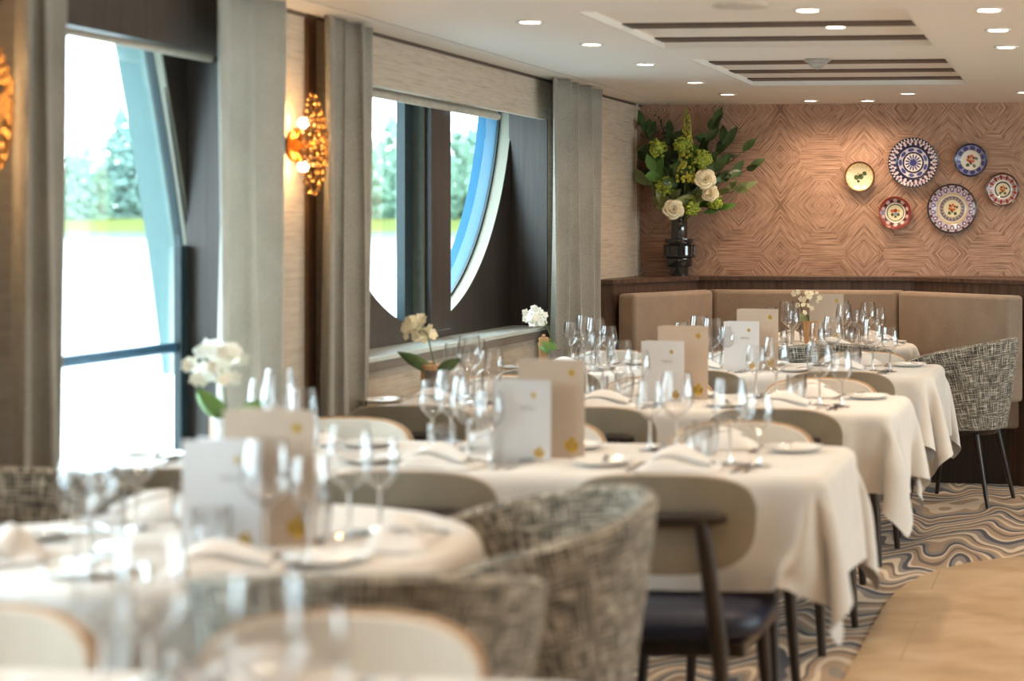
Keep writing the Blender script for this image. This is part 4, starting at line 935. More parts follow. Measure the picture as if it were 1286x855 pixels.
   -3,2,0,0,0,0,0,-1,1,0,0,0,0,-1,2,-1,-1,1,1,-1,-1,0,1,-1,1,-3,2,0,0,0,-2,2,0,-2,0,-1,0,0,1,0,3,5,5,1,-3,-4,-1,8,-1,-11,-14,-8,-19,1,-1,0,-1,13,20,0,-4,0,-1,-4,12,0,-6,-9,0,1,1,0,1,-1,1,0,0,0,0,-1,2,0,0,0,-1,1,-1,1,0,-1,0,0,1,-1,1,-1,0,-1,2,
   -1,0,1,-1,0,-1,1,0,-1,1,0,1,-1,0,-1,0,1,-1,1,0,-1,-1,-1,0,1,0,4,7,3,-1,-4,-4,8,0,-11,-15,-8,-1,1,-16,-2,1,-2,-3,25,9,-5,5,-5,1,1,-1,-7,-1,0,2,0,1,-1,1,-1,1,-1,1,0,1,-1,0,0,0,0,0,1,-1,0,0,0,0,0,0,-1,1,0,0,-1,1,0,0,-1,0,1,0,0,0,0,-1,1,0,-1,0,
   1,-1,0,0,-1,1,-1,0,-1,0,1,5,7,2,-3,-6,6,1,-10,-17,-7,-1,0,19,-10,-17,-11,3,-1,-2,31,2,-1,-1,-3,-1,-3,-5,1,0,2,0,0,1,-1,1,0,0,0,0,0,0,0,0,0,0,0,-1,1,0,0,0,0,-1,1,0,0,0,0,0,-1,0,0,1,0,0,0,0,0,0,0,-1,0,0,1,-1,0,0,0,0,0,-1,-1,0,1,1,6,6,0,-5,1,
   2,-8,-20,-6,0,2,2,25,-2,-7,-14,-18,-2,-2,4,31,-2,-1,-3,-1,-4,-4,1,1,1,-1,2,-2,2,0,-1,1,0,0,0,0,0,0,0,0,0,0,-1,0,0,1,0,0,-1,0,0,0,1,0,0,0,0,0,-1,1,-1,0,0,0,0,1,-1,0,-1,1,0,-1,1,0,0,-1,0,-2,1,2,9,4,-4,-6,6,-7,-22,-4,1,3,5,8,26,-1,-1,-4,-10,
   -18,-10,2,8,21,0,-3,-4,-3,-4,2,2,0,0,0,1,-1,-1,2,-1,0,0,0,0,0,0,0,0,1,0,-1,1,0,-1,0,0,0,0,1,0,-1,-1,1,0,-1,1,1,-1,1,0,-1,0,0,-1,1,0,0,-1,1,-1,0,0,1,0,-1,-1,-2,5,11,0,-11,7,-6,-23,-2,4,7,8,9,8,26,1,0,-2,-1,-6,-11,-23,-1,19,11,-2,-6,-6,-1,2,
   4,-4,5,-2,0,0,1,-2,1,0,0,1,0,0,0,0,0,-1,0,1,-1,0,0,0,0,0,0,0,0,-1,2,-1,0,1,-1,0,0,0,0,1,-1,0,0,0,0,0,0,-1,1,-1,1,-1,1,-3,-1,-2,14,5,-12,6,-5,-24,1,9,10,10,8,5,3,17,3,4,3,-1,-1,-4,-5,-19,-18,33,1,-15,-3,1,0,3,4,-3,-1,0,0,0,1,0,0,0,-1,0,0,0,
   0,0,0,0,0,0,0,0,0,0,0,0,-1,0,1,-1,0,0,0,0,0,0,0,0,0,1,0,0,0,0,0,0,0,0,-1,-1,-1,-1,0,-2,22,-3,0,-11,4,-22,9,14,10,7,3,2,-1,-2,-3,5,5,6,7,5,2,-4,3,-3,-31,20,3,-3,-1,0,1,1,0,0,0,0,0,0,0,0,0,0,0,0,0,0,0,0,0,0,0,0,0,0,0,0,0,0,0,0,0,0,0,0,0,0,0,
   0,0,0,0,0,0,0,0,0,0,0,0,0,0,0,0,0,1,-6,12,-5,-8,-14,17,11,5,1,0,-3,-5,-3,-4,-18,2,2,3,4,6,8,11,5,-6,8,2,1,1,0,1,-1,0,0,0,0,0,0,0,0,0,0,0,0,0,0,0,0,0,0,0,0,0,0,0,0,0,0,0,0,0,0,0,0,0,0,0,0,0,0,0,0,0,0,0,0,0,0,0,0,0,0,0,0,0,0,0,-5,-11,12,2,0,
   -1,-3,-4,-8,-1,-4,-2,-1,28,0,0,0,0,0,0,1,-12,8,2,2,0,0,0,-1,0,0,0,0,0,1,0,0,0,0,0,0,0,0,0,0,0,0,0,0,0,0,0,0,0,0,0,0,0,0,0,0,0,0,0,0,0,0,0,0,0,0,0,0,0,0,0,0,0,0,0,0,-1,0,1,0,1,-3,-2,-5,-3,3,-7,-3,2,-2,2,0,-1,29,-1,1,-1,0,-2,-2,-2,7,-1,1,0,0,
   0,0,0,0,0,0,0,0,-1,0,0,0,0,0,0,0,0,0,0,0,0,0,0,0,0,0,0,0,0,0,0,0,0,0,0,0,0,0,0,0,0,0,0,0,0,0,0,0,0,0,0,0,0,0,0,1,0,0,0,0,1,-1,0,-2,-7,3,1,1,0,0,0,2,28,1,-1,0,0,0,0,-2,1,1,1,-1,0,0,0,0,0,0,0,0,0,0,0,1,0,0,0,0,0,0,0,0,0,0,0,0,0,0,0,0,0,0,0,0,
   0,0,0,0,0,0,0,0,0,0,0,0,0,0,0,0,0,0,0,0,0,0,0,0,-1,0,0,0,0,0,0,0,1,-2,0,1,-1,0,1,0,-1,28,0,-1,0,-2,1,0,2,0,1,-1,1,0,0,0,0,0,0,0,0,0,0,0,-1,0,0,0,0,0,0,0,0,0,0,0,0,0,0,0,0,0,0,0,0,0,0,0,0,0,0,0,0,0,0,0,0,0,0,0,0,0,0,0,0,0,0,0,0,1,0,0,0,0,0,
   -1,-1,-2,0,0,-1,1,0,-1,1,0,28,-1,0,0,1,0,1,-1,0,0,1,-1,0,0,0,0,0,0,0,0,0,0,0,0,0,0,0,0,0,0,1,0,0,0,0,0,0,0,0,0,0,0,0,0,0,0,0,0,0,0,0,0,0,0,0,0,0,0,0,0,0,0,0,0,0,0,0,-1,0,0,0,0,0,1,0,-1,0,0,0,0,-1,0,1,-1,0,28,0,0,0,0,0,0,1,-1,0,0,1,0,0,0,0,
   0,0,0,0,0,0,0,0,0,0,0,0,0,0,-1,0,0,0,0,0,0,0,0,0,0,0,0,0,0,0,0,0,0,0,0,0,0,0,0,0,0,0,0,0,0,0,0,0,0,0,0,1,0,0,0,0,0,-1,0,0,0,0,1,0,0,0,-1,0,0,29,0,0,0,-1,0,0,0,1,0,0,-1,0,0,0,0,0,0,0,0,0,0,0,0,0,0,0,0,0,0,0,0,0,0,0,1,0,0,0,0,0,0,0,0,0,0,0,0,
   0,0,0,0,0,0,0,0,0,0,0,0,0,0,0,0,0,-1,0,0,0,0,0,0,0,1,0,0,0,0,-1,0,0,0,0,0,0,28,0,0,0,1,0,0,-1,0,0,0,1,0,0,0,0,0,0,0,0,0,0,0,0,0,0,0,0,0,0,0,0,0,0,0,-1,0,0,0,0,0,0,0,0,0,0,0,0,0,0,0,0,0,0,0,0,0,0,0,0,0,0,0,0,0,1,0,0,0,0,0,0,0,-1,0,0,0,0,0,0,
   1,0,0,0,0,29,0,-1,0,0,0,0,1,0,0,-1,0,0,0,0,0,0,0,0,0,0,0,0,0,0,0,0,0,0,0,0,0,0,0,0,0,0,0,0,0,0,0,1,0,0,0,-1,1,0,0,0,0,0,0,0,0,0,0,0,0,0,0,0,-1,1,-1,0,0,0,0,0,0,0,0,1,0,0,0,0,0,-1,0,0,0,0,28,0,1,0,0,0,-1,0,0,0,1,0,0,0,0,0,0,0,0,0,0,0,0,0,0,
   0,0,0,0,0,0,0,0,0,0,0,0,0,0,0,0,0,-1,0,0,0,1,-1,0,0,0,0,0,0,0,0,0,0,0,0,0,0,0,1,-1,1,0,0,0,0,0,0,0,0,-1,0,0,0,0,0,0,1,0,0,0,28,0,0,0,0,0,1,0,0,-1,0,0,0,0,0,0,0,0,0,0,0,0,0,0,0,0,0,0,0,0,0,0,0,0,0,0,0,0,0,0,0,0,0,0,0,0,0,0,0,0,0,0,0,0,0,0,0,
   0,0,0,0,0,0,0,0,0,0,0,0,0,0,0,0,0,0,1,0,0,0,0,0,-1,0,0,0,29,0,0,0,0,-1,0,0,0,1,0,0,0,0,0,0,0,0,0,0,0,0,0,0,0,0,0,0,0,0,0,0,0,0,0,0,0,0,0,0,0,0,0,0,0,0,0,0,0,0,0,0,0,0,0,0,0,0,0,0,0,0,0,0,0,0,0,0,0,0,0,0,0,0,0,-1,0,0,0,0,0,0,1,0,0,28,0,0,0,
   0,1,0,0,0,-1,0,0,0,0,0,0,0,0,0,0,0,0,0,0,0,0,0,0,0,0,0,0,0,0,0,0,0,0,0,0,0,0,0,0,0,0,0,0,0,0,0,0,0,0,0,0,0,0,0,0,0,0,0,0,0,0,0,0,0,0,0,0,0,0,0,0,0,1,0,0,0,0,-1,0,0,28,0,0,0,0,0,0,0,0,1,0,0,0,0,0,0,0,0,0,0,0,0,0,0,0,0,0,0,0,0,0,0,0,0,0,0,0,
   0,0,0,0,0,0,0,0,0,0,0,0,0,0,0,0,0,0,0,0,0,0,0,0,0,0,0,0,0,0,0,0,0,0,0,0,0,0,0,0,-1,0,0,0,0,0,1,0,28,0,-1,0,0,1,1,-1,0,0,0,0,0,0,0,0,0,0,0,0,0,0,0,0,0,0,0,0,0,0,0,0,0,0,0,0,0,0,0,0,0,0,0,0,0,0,0,0,0,0,0,0,0,0,0,0,0,0,0,0,0,0,0,0,0,0,0,0,0,0,
   0,0,0,0,0,0,0,0,0,1,0,0,0,-1,0,28,0,0,-1,0,-1,0,2,1,0,0,0,0,0,0,0,0,0,0,0,0,0,0,0,0,0,0,0,0,0,0,0,0,0,0,0,0,0,0,0,0,0,0,0,0,0,0,0,0,0,0,0,0,0,0,0,0,0,0,0,0,0,0,0,0,0,0,0,0,0,0,0,0,0,0,0,0,0,0,-1,0,0,0,0,0,29,-1,0,1,-1,-1,-1,0,0,2,0,0,0,0,0,
   0,0,0,0,0,0,0,0,0,0,0,0,0,0,0,0,0,0,0,0,0,0,0,0,0,0,0,0,0,0,0,0,0,0,0,0,0,0,0,0,0,0,0,0,0,0,0,0,0,0,0,0,0,0,0,0,0,0,0,0,-1,1,0,0,0,0,0,0,0,0,28,0,0,-1,0,0,-2,3,0,-1,2,0,0,0,0,0,0,0,0,0,0,0,0,0,-1,0,0,0,0,1,0,0,0,0,0,0,0,0,0,0,0,0,0,0,0,0,0,
   0,0,0,0,0,0,0,0,0,0,0,0,0,0,0,0,0,0,0,0,0,0,0,0,0,0,0,-1,-1,-1,1,0,0,0,0,0,0,0,17,-3,5,2,-3,2,4,1,3,-1,1,0,0,0,0,0,0,0,0,0,0,0,0,0,1,0,0,0,0,-1,0,0,0,0,0,0,0,0,0,0,0,0,0,0,0,0,0,0,0,0,0,0,0,0,0,0,0,0,0,0,0,0,0,0,0,0,0,0,0,0,0,0,1,-1,0,0,-1,
   -3,1,1,-1,0,0,0,0,16,-2,-7,3,9,4,3,-1,0,3,2,-1,0,0,0,0,0,-1,0,0,0,0,0,0,0,0,0,0,0,0,0,0,0,0,0,1,0,0,0,0,0,0,0,0,0,0,0,0,0,0,0,0,0,0,0,0,0,0,0,0,0,0,0,0,0,0,0,0,0,0,0,0,0,0,-1,0,0,0,-1,0,1,0,0,1,0,18,2,4,4,-1,-2,-2,2,2,1,0,2,-1,0,-1,0,0,1,0,
   0,0,0,0,0,0,0,0,0,0,0,0,0,0,0,0,-1,0,0,0,0,0,0,0,0,0,0,0,0,0,0,0,0,0,0,0,0,0,0,0,0,0,0,0,0,0,0,0,0,0,0,1,0,0,0,-1,-1,1,-2,-10,0,0,-2,-1,-2,-2,12,9,3,-5,2,3,3,-6,-2,5,2,2,3,-2,0,0,-1,0,0,0,0,0,0,0,0,0,0,0,0,0,0,0,0,0,0,0,0,0,0,0,0,0,0,0,0,0,
   0,0,0,0,0,0,0,0,0,1,0,0,0,0,0,0,0,0,0,0,0,0,0,0,0,0,-1,-1,-7,1,-11,-2,7,-5,-4,-3,0,1,1,28,-2,-2,-4,6,1,0,-3,-12,7,-15,15,2,4,1,-1,0,0,0,-1,0,0,0,0,0,0,0,0,0,0,0,0,0,0,0,0,0,0,0,0,0,0,0,0,0,0,0,0,0,0,0,0,0,0,0,-1,0,0,0,0,0,0,0,0,0,0,0,0,1,0,
   0,0,-1,-14,17,-9,9,0,-6,-5,-1,7,-8,2,-2,15,3,1,2,-16,-15,11,-3,25,-22,23,-33,7,-1,0,13,-7,-3,-1,0,0,0,0,0,0,0,0,0,0,0,0,0,0,0,0,0,0,0,0,0,0,0,0,0,0,0,0,0,0,0,0,0,0,0,0,0,0,0,0,0,0,0,0,0,0,0,0,0,-1,0,-1,4,-13,35,-23,25,-5,-4,-7,15,4,-7,-1,
   -13,-5,4,-10,-13,-5,5,21,-2,22,-19,21,-36,7,4,0,-2,7,6,-5,-2,0,0,-1,0,0,0,0,0,0,0,0,0,0,0,0,0,0,0,0,0,0,0,0,0,0,0,0,0,0,0,0,0,0,0,0,0,0,0,0,0,0,0,0,0,0,0,0,0,-1,0,2,-3,-2,-3,8,20,-30,22,1,7,-23,-6,12,13,-1,9,-24,-2,7,14,16,6,3,-12,17,-28,
   -6,7,1,-4,3,4,4,3,-4,-1,-1,0,0,0,0,0,-1,0,0,0,0,0,0,0,0,0,1,-1,0,0,0,0,0,0,0,0,0,1,0,0,0,0,0,0,0,0,0,-1,1,0,0,0,-1,0,0,0,-1,0,-1,1,3,-6,-6,0,19,6,-21,20,-3,9,-9,-22,1,25,0,-23,13,19,9,3,-2,-2,6,-21,-9,-1,14,-7,-3,2,3,3,1,2,-3,0,0,-1,0,-1,0,
   1,0,0,0,0,0,0,0,0,0,-2,2,0,-1,1,0,0,0,0,0,0,-1,0,0,0,0,0,0,0,0,0,2,-2,0,0,0,1,-1,1,-1,0,-1,0,0,1,-4,-1,1,-1,22,-4,-15,18,-5,6,1,-22,-15,6,4,12,4,0,-2,-2,-3,-9,-7,-5,1,6,-3,1,1,2,3,2,0,1,-2,0,0,-1,1,-1,0,0,0,0,0,0,0,0,0,0,0,-1,1,0,0,0,0,0,0,
   0,0,0,0,0,0,0,0,0,0,1,-1,-1,1,0,0,0,-1,1,-1,0,-1,0,0,0,-1,-4,2,0,-10,14,15,-5,-3,6,-2,3,5,-16,-17,19,1,0,-2,-3,-1,-7,-8,-12,6,6,0,-6,4,2,0,3,2,3,-1,-1,-2,1,0,-1,1,0,-1,0,0,0,0,0,0,0,0,1,0,-2,2,-1,0,0,0,0,0,0,0,1,0,0,1,-1,0,0,-1,1,0,-1,0,0,
   0,0,-1,0,0,-1,0,0,0,-1,-5,4,-3,-3,-3,15,11,-8,-4,9,0,1,6,-6,20,0,-2,-2,-1,-5,-7,-14,11,-7,18,-22,20,-8,-3,1,3,1,1,1,1,0,-1,-1,0,-1,0,1,-1,1,-1,0,0,0,0,0,0,0,1,-1,0,0,1,-1,1,0,0,0,-1,1,-1,-1,1,1,0,0,-1,0,1,0,-1,0,0,0,-1,0,0,-1,0,0,-2,0,1,-3,
   3,-11,6,10,-2,5,-3,6,1,1,3,20,-2,-3,0,-3,-6,-14,-1,4,6,-11,10,0,5,-6,0,2,1,1,2,0,1,-2,1,0,0,0,-2,2,-2,1,0,0,0,0,0,0,0,0,0,0,0,-1,2,-1,0,0,0,0,-1,2,0,0,-1,0,0,1,-1,0,-1,0,-1,0,0,0,0,-1,1,-1,-1,-1,0,1,-4,-2,-1,-4,10,12,-2,0,-3,4,-1,3,19,-3,0,
   -4,-3,-12,-10,15,-14,14,-6,4,-1,-2,2,-1,3,1,0,1,1,0,2,-1,-1,1,-1,1,-1,0,0,0,0,0,0,-1,1,0,0,0,1,0,0,-2,1,0,1,0,0,0,-1,0,0,1,-1,0,0,0,0,0,-1,1,-1,1,-1,-3,1,1,1,-2,-3,2,-1,-3,7,-5,-9,4,9,8,-1,0,-1,2,0,16,-1,-3,-2,-8,-16,7,-1,-3,4,4,3,-1,0,0,0,
   1,1,1,1,1,0,0,0,1,-1,0,0,0,0,0,0,0,0,0,1,-1,0,0,0,0,0,1,1,-1,0,-1,1,0,0,0,0,0,-1,1,0,-1,1,-2,0,2,-3,1,-2,0,1,0,-1,0,-2,-1,2,1,-5,4,-1,-6,-5,9,7,4,0,1,0,-1),
  (310,20,20,17,13,14,14,13,11,11,14,9,2,-10,-10,-5,-1,0,0,1,0,0,0,0,0,0,1,0,0,0,0,0,0,0,0,0,0,0,0,0,0,0,0,0,0,0,0,0,0,0,0,0,0,0,0,0,0,0,0,-1,0,0,0,0,0,0,-1,0,0,-1,0,0,2,1,0,-8,-12,-15,-16,-18,-17,-18,-18,-18,-19,20,0,1,2,2,0,0,-4,-1,1,-2,6,2,
   -1,0,1,1,0,1,-1,0,0,0,0,1,0,-1,0,0,0,0,0,0,0,0,0,0,0,0,0,0,0,0,0,0,0,0,0,0,0,0,0,0,0,0,0,0,0,0,1,-1,0,0,0,0,0,1,-1,0,0,0,0,0,1,-2,-2,-1,0,-2,1,-1,0,0,-1,-2,19,1,0,1,3,1,0,2,0,-2,0,-5,6,1,0,1,0,1,-1,0,0,0,0,1,-1,0,0,0,0,0,0,0,0,0,0,0,0,0,0,
   0,0,0,0,0,0,0,0,0,0,0,0,0,0,0,0,0,0,0,0,0,1,0,-1,0,0,0,0,1,-1,1,-1,1,-1,0,-2,-1,-1,-2,1,-1,0,0,-1,-2,-1,19,0,0,1,2,2,0,2,0,0,-1,0,-3,4,0,2,1,-1,0,0,1,0,0,-1,0,0,0,0,0,0,0,0,0,0,0,0,0,0,0,0,0,0,0,0,0,0,0,0,0,0,0,0,0,0,0,0,0,0,0,0,0,0,1,0,-1,
   0,0,0,1,-1,1,-1,1,-2,-1,-2,-1,0,-1,0,0,-1,-2,-1,-1,21,-2,0,0,1,3,1,1,2,0,-1,1,-10,3,7,1,0,1,0,0,-1,0,0,0,0,0,0,0,0,0,0,0,0,0,0,0,0,0,0,0,0,0,0,0,0,0,0,0,0,0,0,0,0,0,0,0,0,0,0,0,0,0,0,0,1,0,0,-1,0,1,-1,1,-1,0,-3,-1,-1,-1,0,0,-1,-1,-2,-1,0,
   18,3,-1,-2,1,1,4,0,2,-1,2,-1,-1,1,2,1,-1,0,0,0,0,0,0,0,0,0,0,0,1,0,0,0,0,0,0,0,0,0,-1,1,-1,0,0,0,0,0,0,0,0,0,0,1,0,0,0,-1,0,1,-1,0,0,0,0,0,0,0,0,1,0,-1,1,-1,0,-2,-1,-2,-1,0,1,-2,-1,-3,0,0,0,13,3,3,2,-3,1,2,4,0,0,1,0,1,0,2,-1,1,-1,0,0,0,0,0,
   0,1,0,0,0,-1,0,0,0,0,0,0,0,0,0,1,-1,1,0,0,0,0,0,0,0,0,0,0,-1,0,0,0,1,0,-1,1,0,0,0,-1,0,0,0,0,0,0,1,-1,0,0,-1,-3,-1,-1,1,-3,0,-3,0,0,0,0,12,1,2,3,3,-3,1,3,1,2,0,2,0,2,-1,1,-1,1,0,-1,1,0,0,0,-1,0,0,0,0,0,0,0,0,0,0,0,0,0,0,0,0,0,0,0,0,0,0,0,0,
   0,0,0,0,0,0,0,0,0,0,0,0,0,1,0,0,-1,0,0,0,0,1,0,-1,-3,-2,-1,1,-3,0,-3,0,0,0,0,0,11,0,1,1,3,4,-1,-3,8,2,0,0,2,0,1,-1,1,-1,0,1,-1,0,0,0,0,0,0,0,0,0,0,0,0,0,0,0,0,0,0,0,0,0,0,0,0,0,0,0,0,0,0,0,0,0,0,0,0,0,0,0,0,0,0,0,0,1,0,0,0,-1,0,0,0,-3,-2,0,
   -3,0,-3,0,0,-1,0,-2,-2,9,1,0,2,1,2,3,4,-6,9,-1,2,2,1,-1,1,-1,0,0,0,0,0,0,0,0,0,0,0,0,0,0,0,0,0,0,0,1,0,0,0,0,0,0,0,0,0,0,0,0,0,0,0,0,0,0,0,0,0,0,0,0,0,-1,0,0,0,0,0,0,1,-1,1,-3,-3,-2,-1,0,-4,0,0,-1,-1,-3,-1,-2,6,1,1,1,1,1,2,2,7,-3,6,0,4,-1,
   1,-1,1,0,0,0,0,0,0,0,0,0,0,0,0,0,0,0,0,0,0,0,-1,0,0,0,0,0,0,0,0,0,0,0,0,0,0,0,0,0,0,0,0,0,0,0,0,0,1,0,0,0,0,0,0,-1,1,-5,2,-9,1,1,-3,1,-2,-2,-3,-2,-1,-2,-2,3,1,1,0,1,2,1,3,-4,4,8,6,-1,2,-1,0,-1,0,0,0,0,0,0,0,0,0,0,0,0,0,0,0,0,0,0,0,0,0,0,0,
   0,0,0,0,0,0,0,0,1,0,0,0,0,0,0,0,0,0,0,0,0,0,0,-1,0,0,0,0,0,1,0,2,-8,-3,4,-5,-2,-4,-2,-2,-1,-2,-1,-1,1,3,-1,1,0,0,1,1,1,7,2,0,-7,-2,-1,-1,-1,0,0,0,0,0,0,0,0,0,0,0,0,0,0,0,0,0,0,0,0,0,0,0,0,0,0,0,0,0,0,0,0,-2,0,0,0,0,0,0,0,0,0,0,0,0,0,0,1,0,
   0,1,0,0,0,1,2,9,7,-11,-3,-3,-1,-1,-1,-1,1,-1,1,-1,-1,0,0,0,0,-1,1,0,-1,4,4,-2,-6,-1,1,1,0,0,0,0,0,-1,0,0,0,0,1,-1,0,0,0,1,0,0,0,0,0,0,0,0,0,0,0,0,-1,0,0,0,2,-1,0,0,0,0,1,0,0,0,0,0,0,0,0,0,0,0,-1,0,0,0,-1,0,3,8,-6,-3,0,2,0,-1,0,0,0,0,0,-1,0,
   0,0,0,0,0,0,2,-1,0,0,0,1,-1,0,0,0,0,0,0,0,0,0,0,0,-1,1,0,0,1,-1,0,0,0,0,0,0,0,0,0,0,0,0,1,-1,0,0,-1,1,0,0,0,0,-1,1,0,0,0,0,0,0,0,0,0,0,0,0,0,0,0,0,0,1,1,0,1,-2,-1,1,0,-1,1,-1,1,-1,0,0,0,1,1,-1,0,0,1,-1,0,0,-1,1,0,0,0,0,0,0,0,0,0,0,0,0,0,0,
   1,-1,0,0,0,0,0,0,0,0,0,0,0,0,0,0,0,0,0,0,0,0,0,0,0,1,-1,0,0,0,0,0,0,0,0,0,0,0,0,0,0,0,0,-1,1,1,1,-2,0,0,0,0,0,0,0,0,-1,1,0,0,0,-1,1,0,0,0,0,0,0,0,0,0,0,0,0,0,0,0,1,0,-1,0,0,0,0,-1,1,0,0,0,0,0,0,0,0,0,0,0,0,0,-1,1,0,0,0,0,0,0,0,1,-2,1,0,0,0,
   0,0,0,0,0,0,0,0,-1,0,0,1,0,0,0,0,0,0,0,0,-1,1,0,0,0,0,0,0,-1,1,0,0,0,0,1,-1,0,0,0,0,0,0,0,0,0,-1,0,1,-1,0,1,1,-1,0,0,0,0,0,0,0,0,0,0,0,0,0,0,0,0,0,0,0,0,0,0,0,0,0,0,0,1,-1,0,0,0,0,0,0,0,0,0,0,0,0,0,0,-1,0,2,-1,0,-1,1,0,0,1,-1,0,0,0,0,0,0,0,
   0,-1,1,-1,1,-1,1,0,0,0,0,0,0,0,0,-1,1,0,0,0,0,0,-1,2,0,0,0,-1,0,0,0,0,0,0,0,0,0,0,0,0,-1,1,0,0,0,0,0,0,0,0,-1,1,0,0,0,0,0,0,0,0,0,0,0,0,1,-1,0,0,0,0,0,0,1,-1,-1,1,0,0,0,0,0,0,0,0,0,0,0,0,0,0,1,-1,0,0,0,0,0,0,0,0,0,0,0,0,0,0,0,0,-1,0,0,1,0,
   0,0,0,0,0,0,0,0,0,0,0,0,1,-1,0,0,0,0,0,0,1,0,0,-1,0,0,0,0,0,0,0,0,0,0,0,0,0,0,0,0,0,0,0,0,0,0,1,-1,0,0,1,-1,0,0,0,0,0,0,0,0,0,0,0,0,0,0,0,0,0,0,0,0,1,-1,0,0,0,0,0,0,0,0,0,0,0,0,0,0,0,0,0,0,0,0,0,0,0,-1,1,0,0,0,0,0,1,-2,1,-1,0,1,0,0,0,0,0,0,
   0,0,0,0,0,0,1,-1,0,0,0,0,0,0,0,0,0,0,0,0,0,1,-1,1,-1,0,0,0,0,1,-1,0,0,0,0,0,0,0,0,0,0,0,0,0,0,0,0,0,0,0,0,1,-1,0,0,0,0,0,0,0,0,0,0,0,0,0,1,0,-1,0,1,-1,0,-1,1,-1,2,0,-1,0,0,0,0,0,0,0,0,0,0,0,0,0,1,-1,1,-1,0,0,0,0,0,0,0,0,0,0,0,0,0,0,1,-1,1,
   -1,0,0,0,0,0,0,0,0,0,0,0,0,-1,1,0,0,0,0,0,0,0,0,-1,1,0,0,0,0,0,0,0,0,0,0,0,0,0,0,0,0,0,-1,1,0,0,0,0,0,0,0,0,0,0,0,0,0,0,0,0,0,0,0,-1,1,0,-1,1,0,1,-1,0,0,0,0,0,0,0,0,0,0,0,0,0,0,0,0,0,0,1,-1,0,0,0,0,0,0,0,1,-1,0,0,0,0,0,0,0,0,0,-1,1,0,0,0,0,
   0,0,0,0,0,0,0,0,0,-1,1,0,0,0,0,0,0,0,-1,0,0,1,0,0,0,0,0,0,0,0,0,0,0,1,-2,1,0,0,0,0,0,0,0,0,0,0,0,0,0,0,1,0,-1,0,0,0,0,1,-1,0,0,0,0,0,0,0,0,0,0,1,-1,0,0,0,0,0,0,0,0,1,-2,1,0,0,0,0,0,0,0,0,0,0,0,-1,1,1,-1,0,0,0,0,0,0,0,0,0,0,0,0,0,0,0,0,0,0,
   0,0,0,0,0,0,0,0,0,0,0,0,0,0,0,0,0,0,0,0,0,0,0,1,-1,0,0,0,0,0,0,0,0,0,0,0,0,0,0,0,0,0,0,0,0,0,0,0,0,0,1,-1,0,0,0,0,0,0,0,0,0,0,0,1,-1,-1,1,0,0,0,0,0,0,0,0,1,-1,0,0,0,0,0,0,0,0,0,0,0,-1,1,0,0,0,0,0,0,1,-1,1,-1,1,-1,1,-1,0,1,1,-1,-1,0,1,-1,0,
   0,0,0,0,0,0,0,0,0,0,0,-1,1,0,0,0,0,0,0,0,1,-2,1,0,0,0,0,0,0,0,0,0,0,0,0,0,1,-1,0,0,0,0,1,0,-1,0,1,-1,0,0,0,0,0,0,0,0,0,0,0,0,0,0,0,0,0,0,0,0,0,0,0,0,0,0,0,0,1,1,0,1,0,0,-1,0,-1,0,0,0,-1,1,0,0,0,0,0,0,1,-1,0,0,0,0,0,0,0,0,1,-1,0,0,0,0,0,0,0,
   0,0,0,0,0,-1,0,1,0,0,0,0,-1,0,1,0,0,0,0,0,0,0,0,0,0,0,0,0,0,0,1,-1,0,0,0,0,0,0,0,0,0,0,0,0,0,0,0,1,0,0,1,0,0,-1,0,0,-1,1,-1,0,0,0,0,0,0,0,-1,1,0,0,0,0,0,0,1,-2,1,0,0,0,0,0,0,0,0,0,0,0,0,0,0,0,0,0,0,0,0,0,0,0,0,0,0,0,0,0,0,0,0,0,0,0,0,0,0,0,
   1,-1,0,0,0,0,0,0,1,-1,1,-1,0,0,0,0,1,0,0,0,0,1,1,0,-1,-2,0,0,0,0,0,0,0,0,0,1,-1,0,1,-1,0,1,-1,-1,1,-1,1,0,0,0,0,0,0,0,0,0,0,0,0,0,0,0,0,0,0,0,0,0,0,1,-1,0,0,0,0,0,0,0,0,0,0,0,0,0,0,-1,1,0,0,0,-1,2,0,-1,0,0,0,1,-1,0,0,0,0,0,0,0,-1,0,-1,2,2,
   -2,-1,1,0,0,0,0,0,0,0,1,0,-1,1,-1,-1,1,0,0,1,-1,0,0,0,0,0,0,0,0,0,0,0,0,0,0,0,0,0,0,0,0,0,0,-1,1,0,0,0,0,0,0,0,0,0,0,0,0,0,0,1,0,-1,0,0,1,-1,0,0,1,-1,0,0,0,1,-1,-1,-1,0,0,-1,1,0,0,0,0,2,0,0,0,0,0,0,0,0,0,0,-1,0,0,1,0,0,0,0,-1,1,0,0,0,0,0,0,
   0,0,0,0,0,0,1,-1,0,0,0,0,0,0,0,0,0,-1,1,0,0,0,0,0,0,0,0,0,0,0,0,0,0,0,1,0,0,-2,-1,2,0,0,0,1,-1,1,-1,0,-2,0,0,-1,1,-1,0,1,-1,0,2,1,0,0,0,0,0,0,0,0,0,0,0,0,0,0,0,0,0,0,-1,1,0,0,0,0,0,0,0,0,0,0,0,0,1,-1,0,0,0,0,0,0,0,0,0,-1,1,0,0,0,0,0,0,0,0,
   0,0,0,0,0,1,-1,0,-1,0,0,-2,3,0,0,0,0,0,0,1,0,0,1,-5,0,-1,0,0,0,0,0,6,-1,0,0,0,0,0,0,0,0,1,-1,0,0,0,0,1,0,-1,1,-1,0,0,0,0,0,0,0,0,0,0,0,0,-1,1,0,0,0,0,0,1,0,-1,0,1,-1,0,0,0,0,0,0,0,0,0,0,0,0,0,-1,1,1,-4,1,3,-1,-2,3,0,0,0,0,0,0,1,0,-1,4,-2,
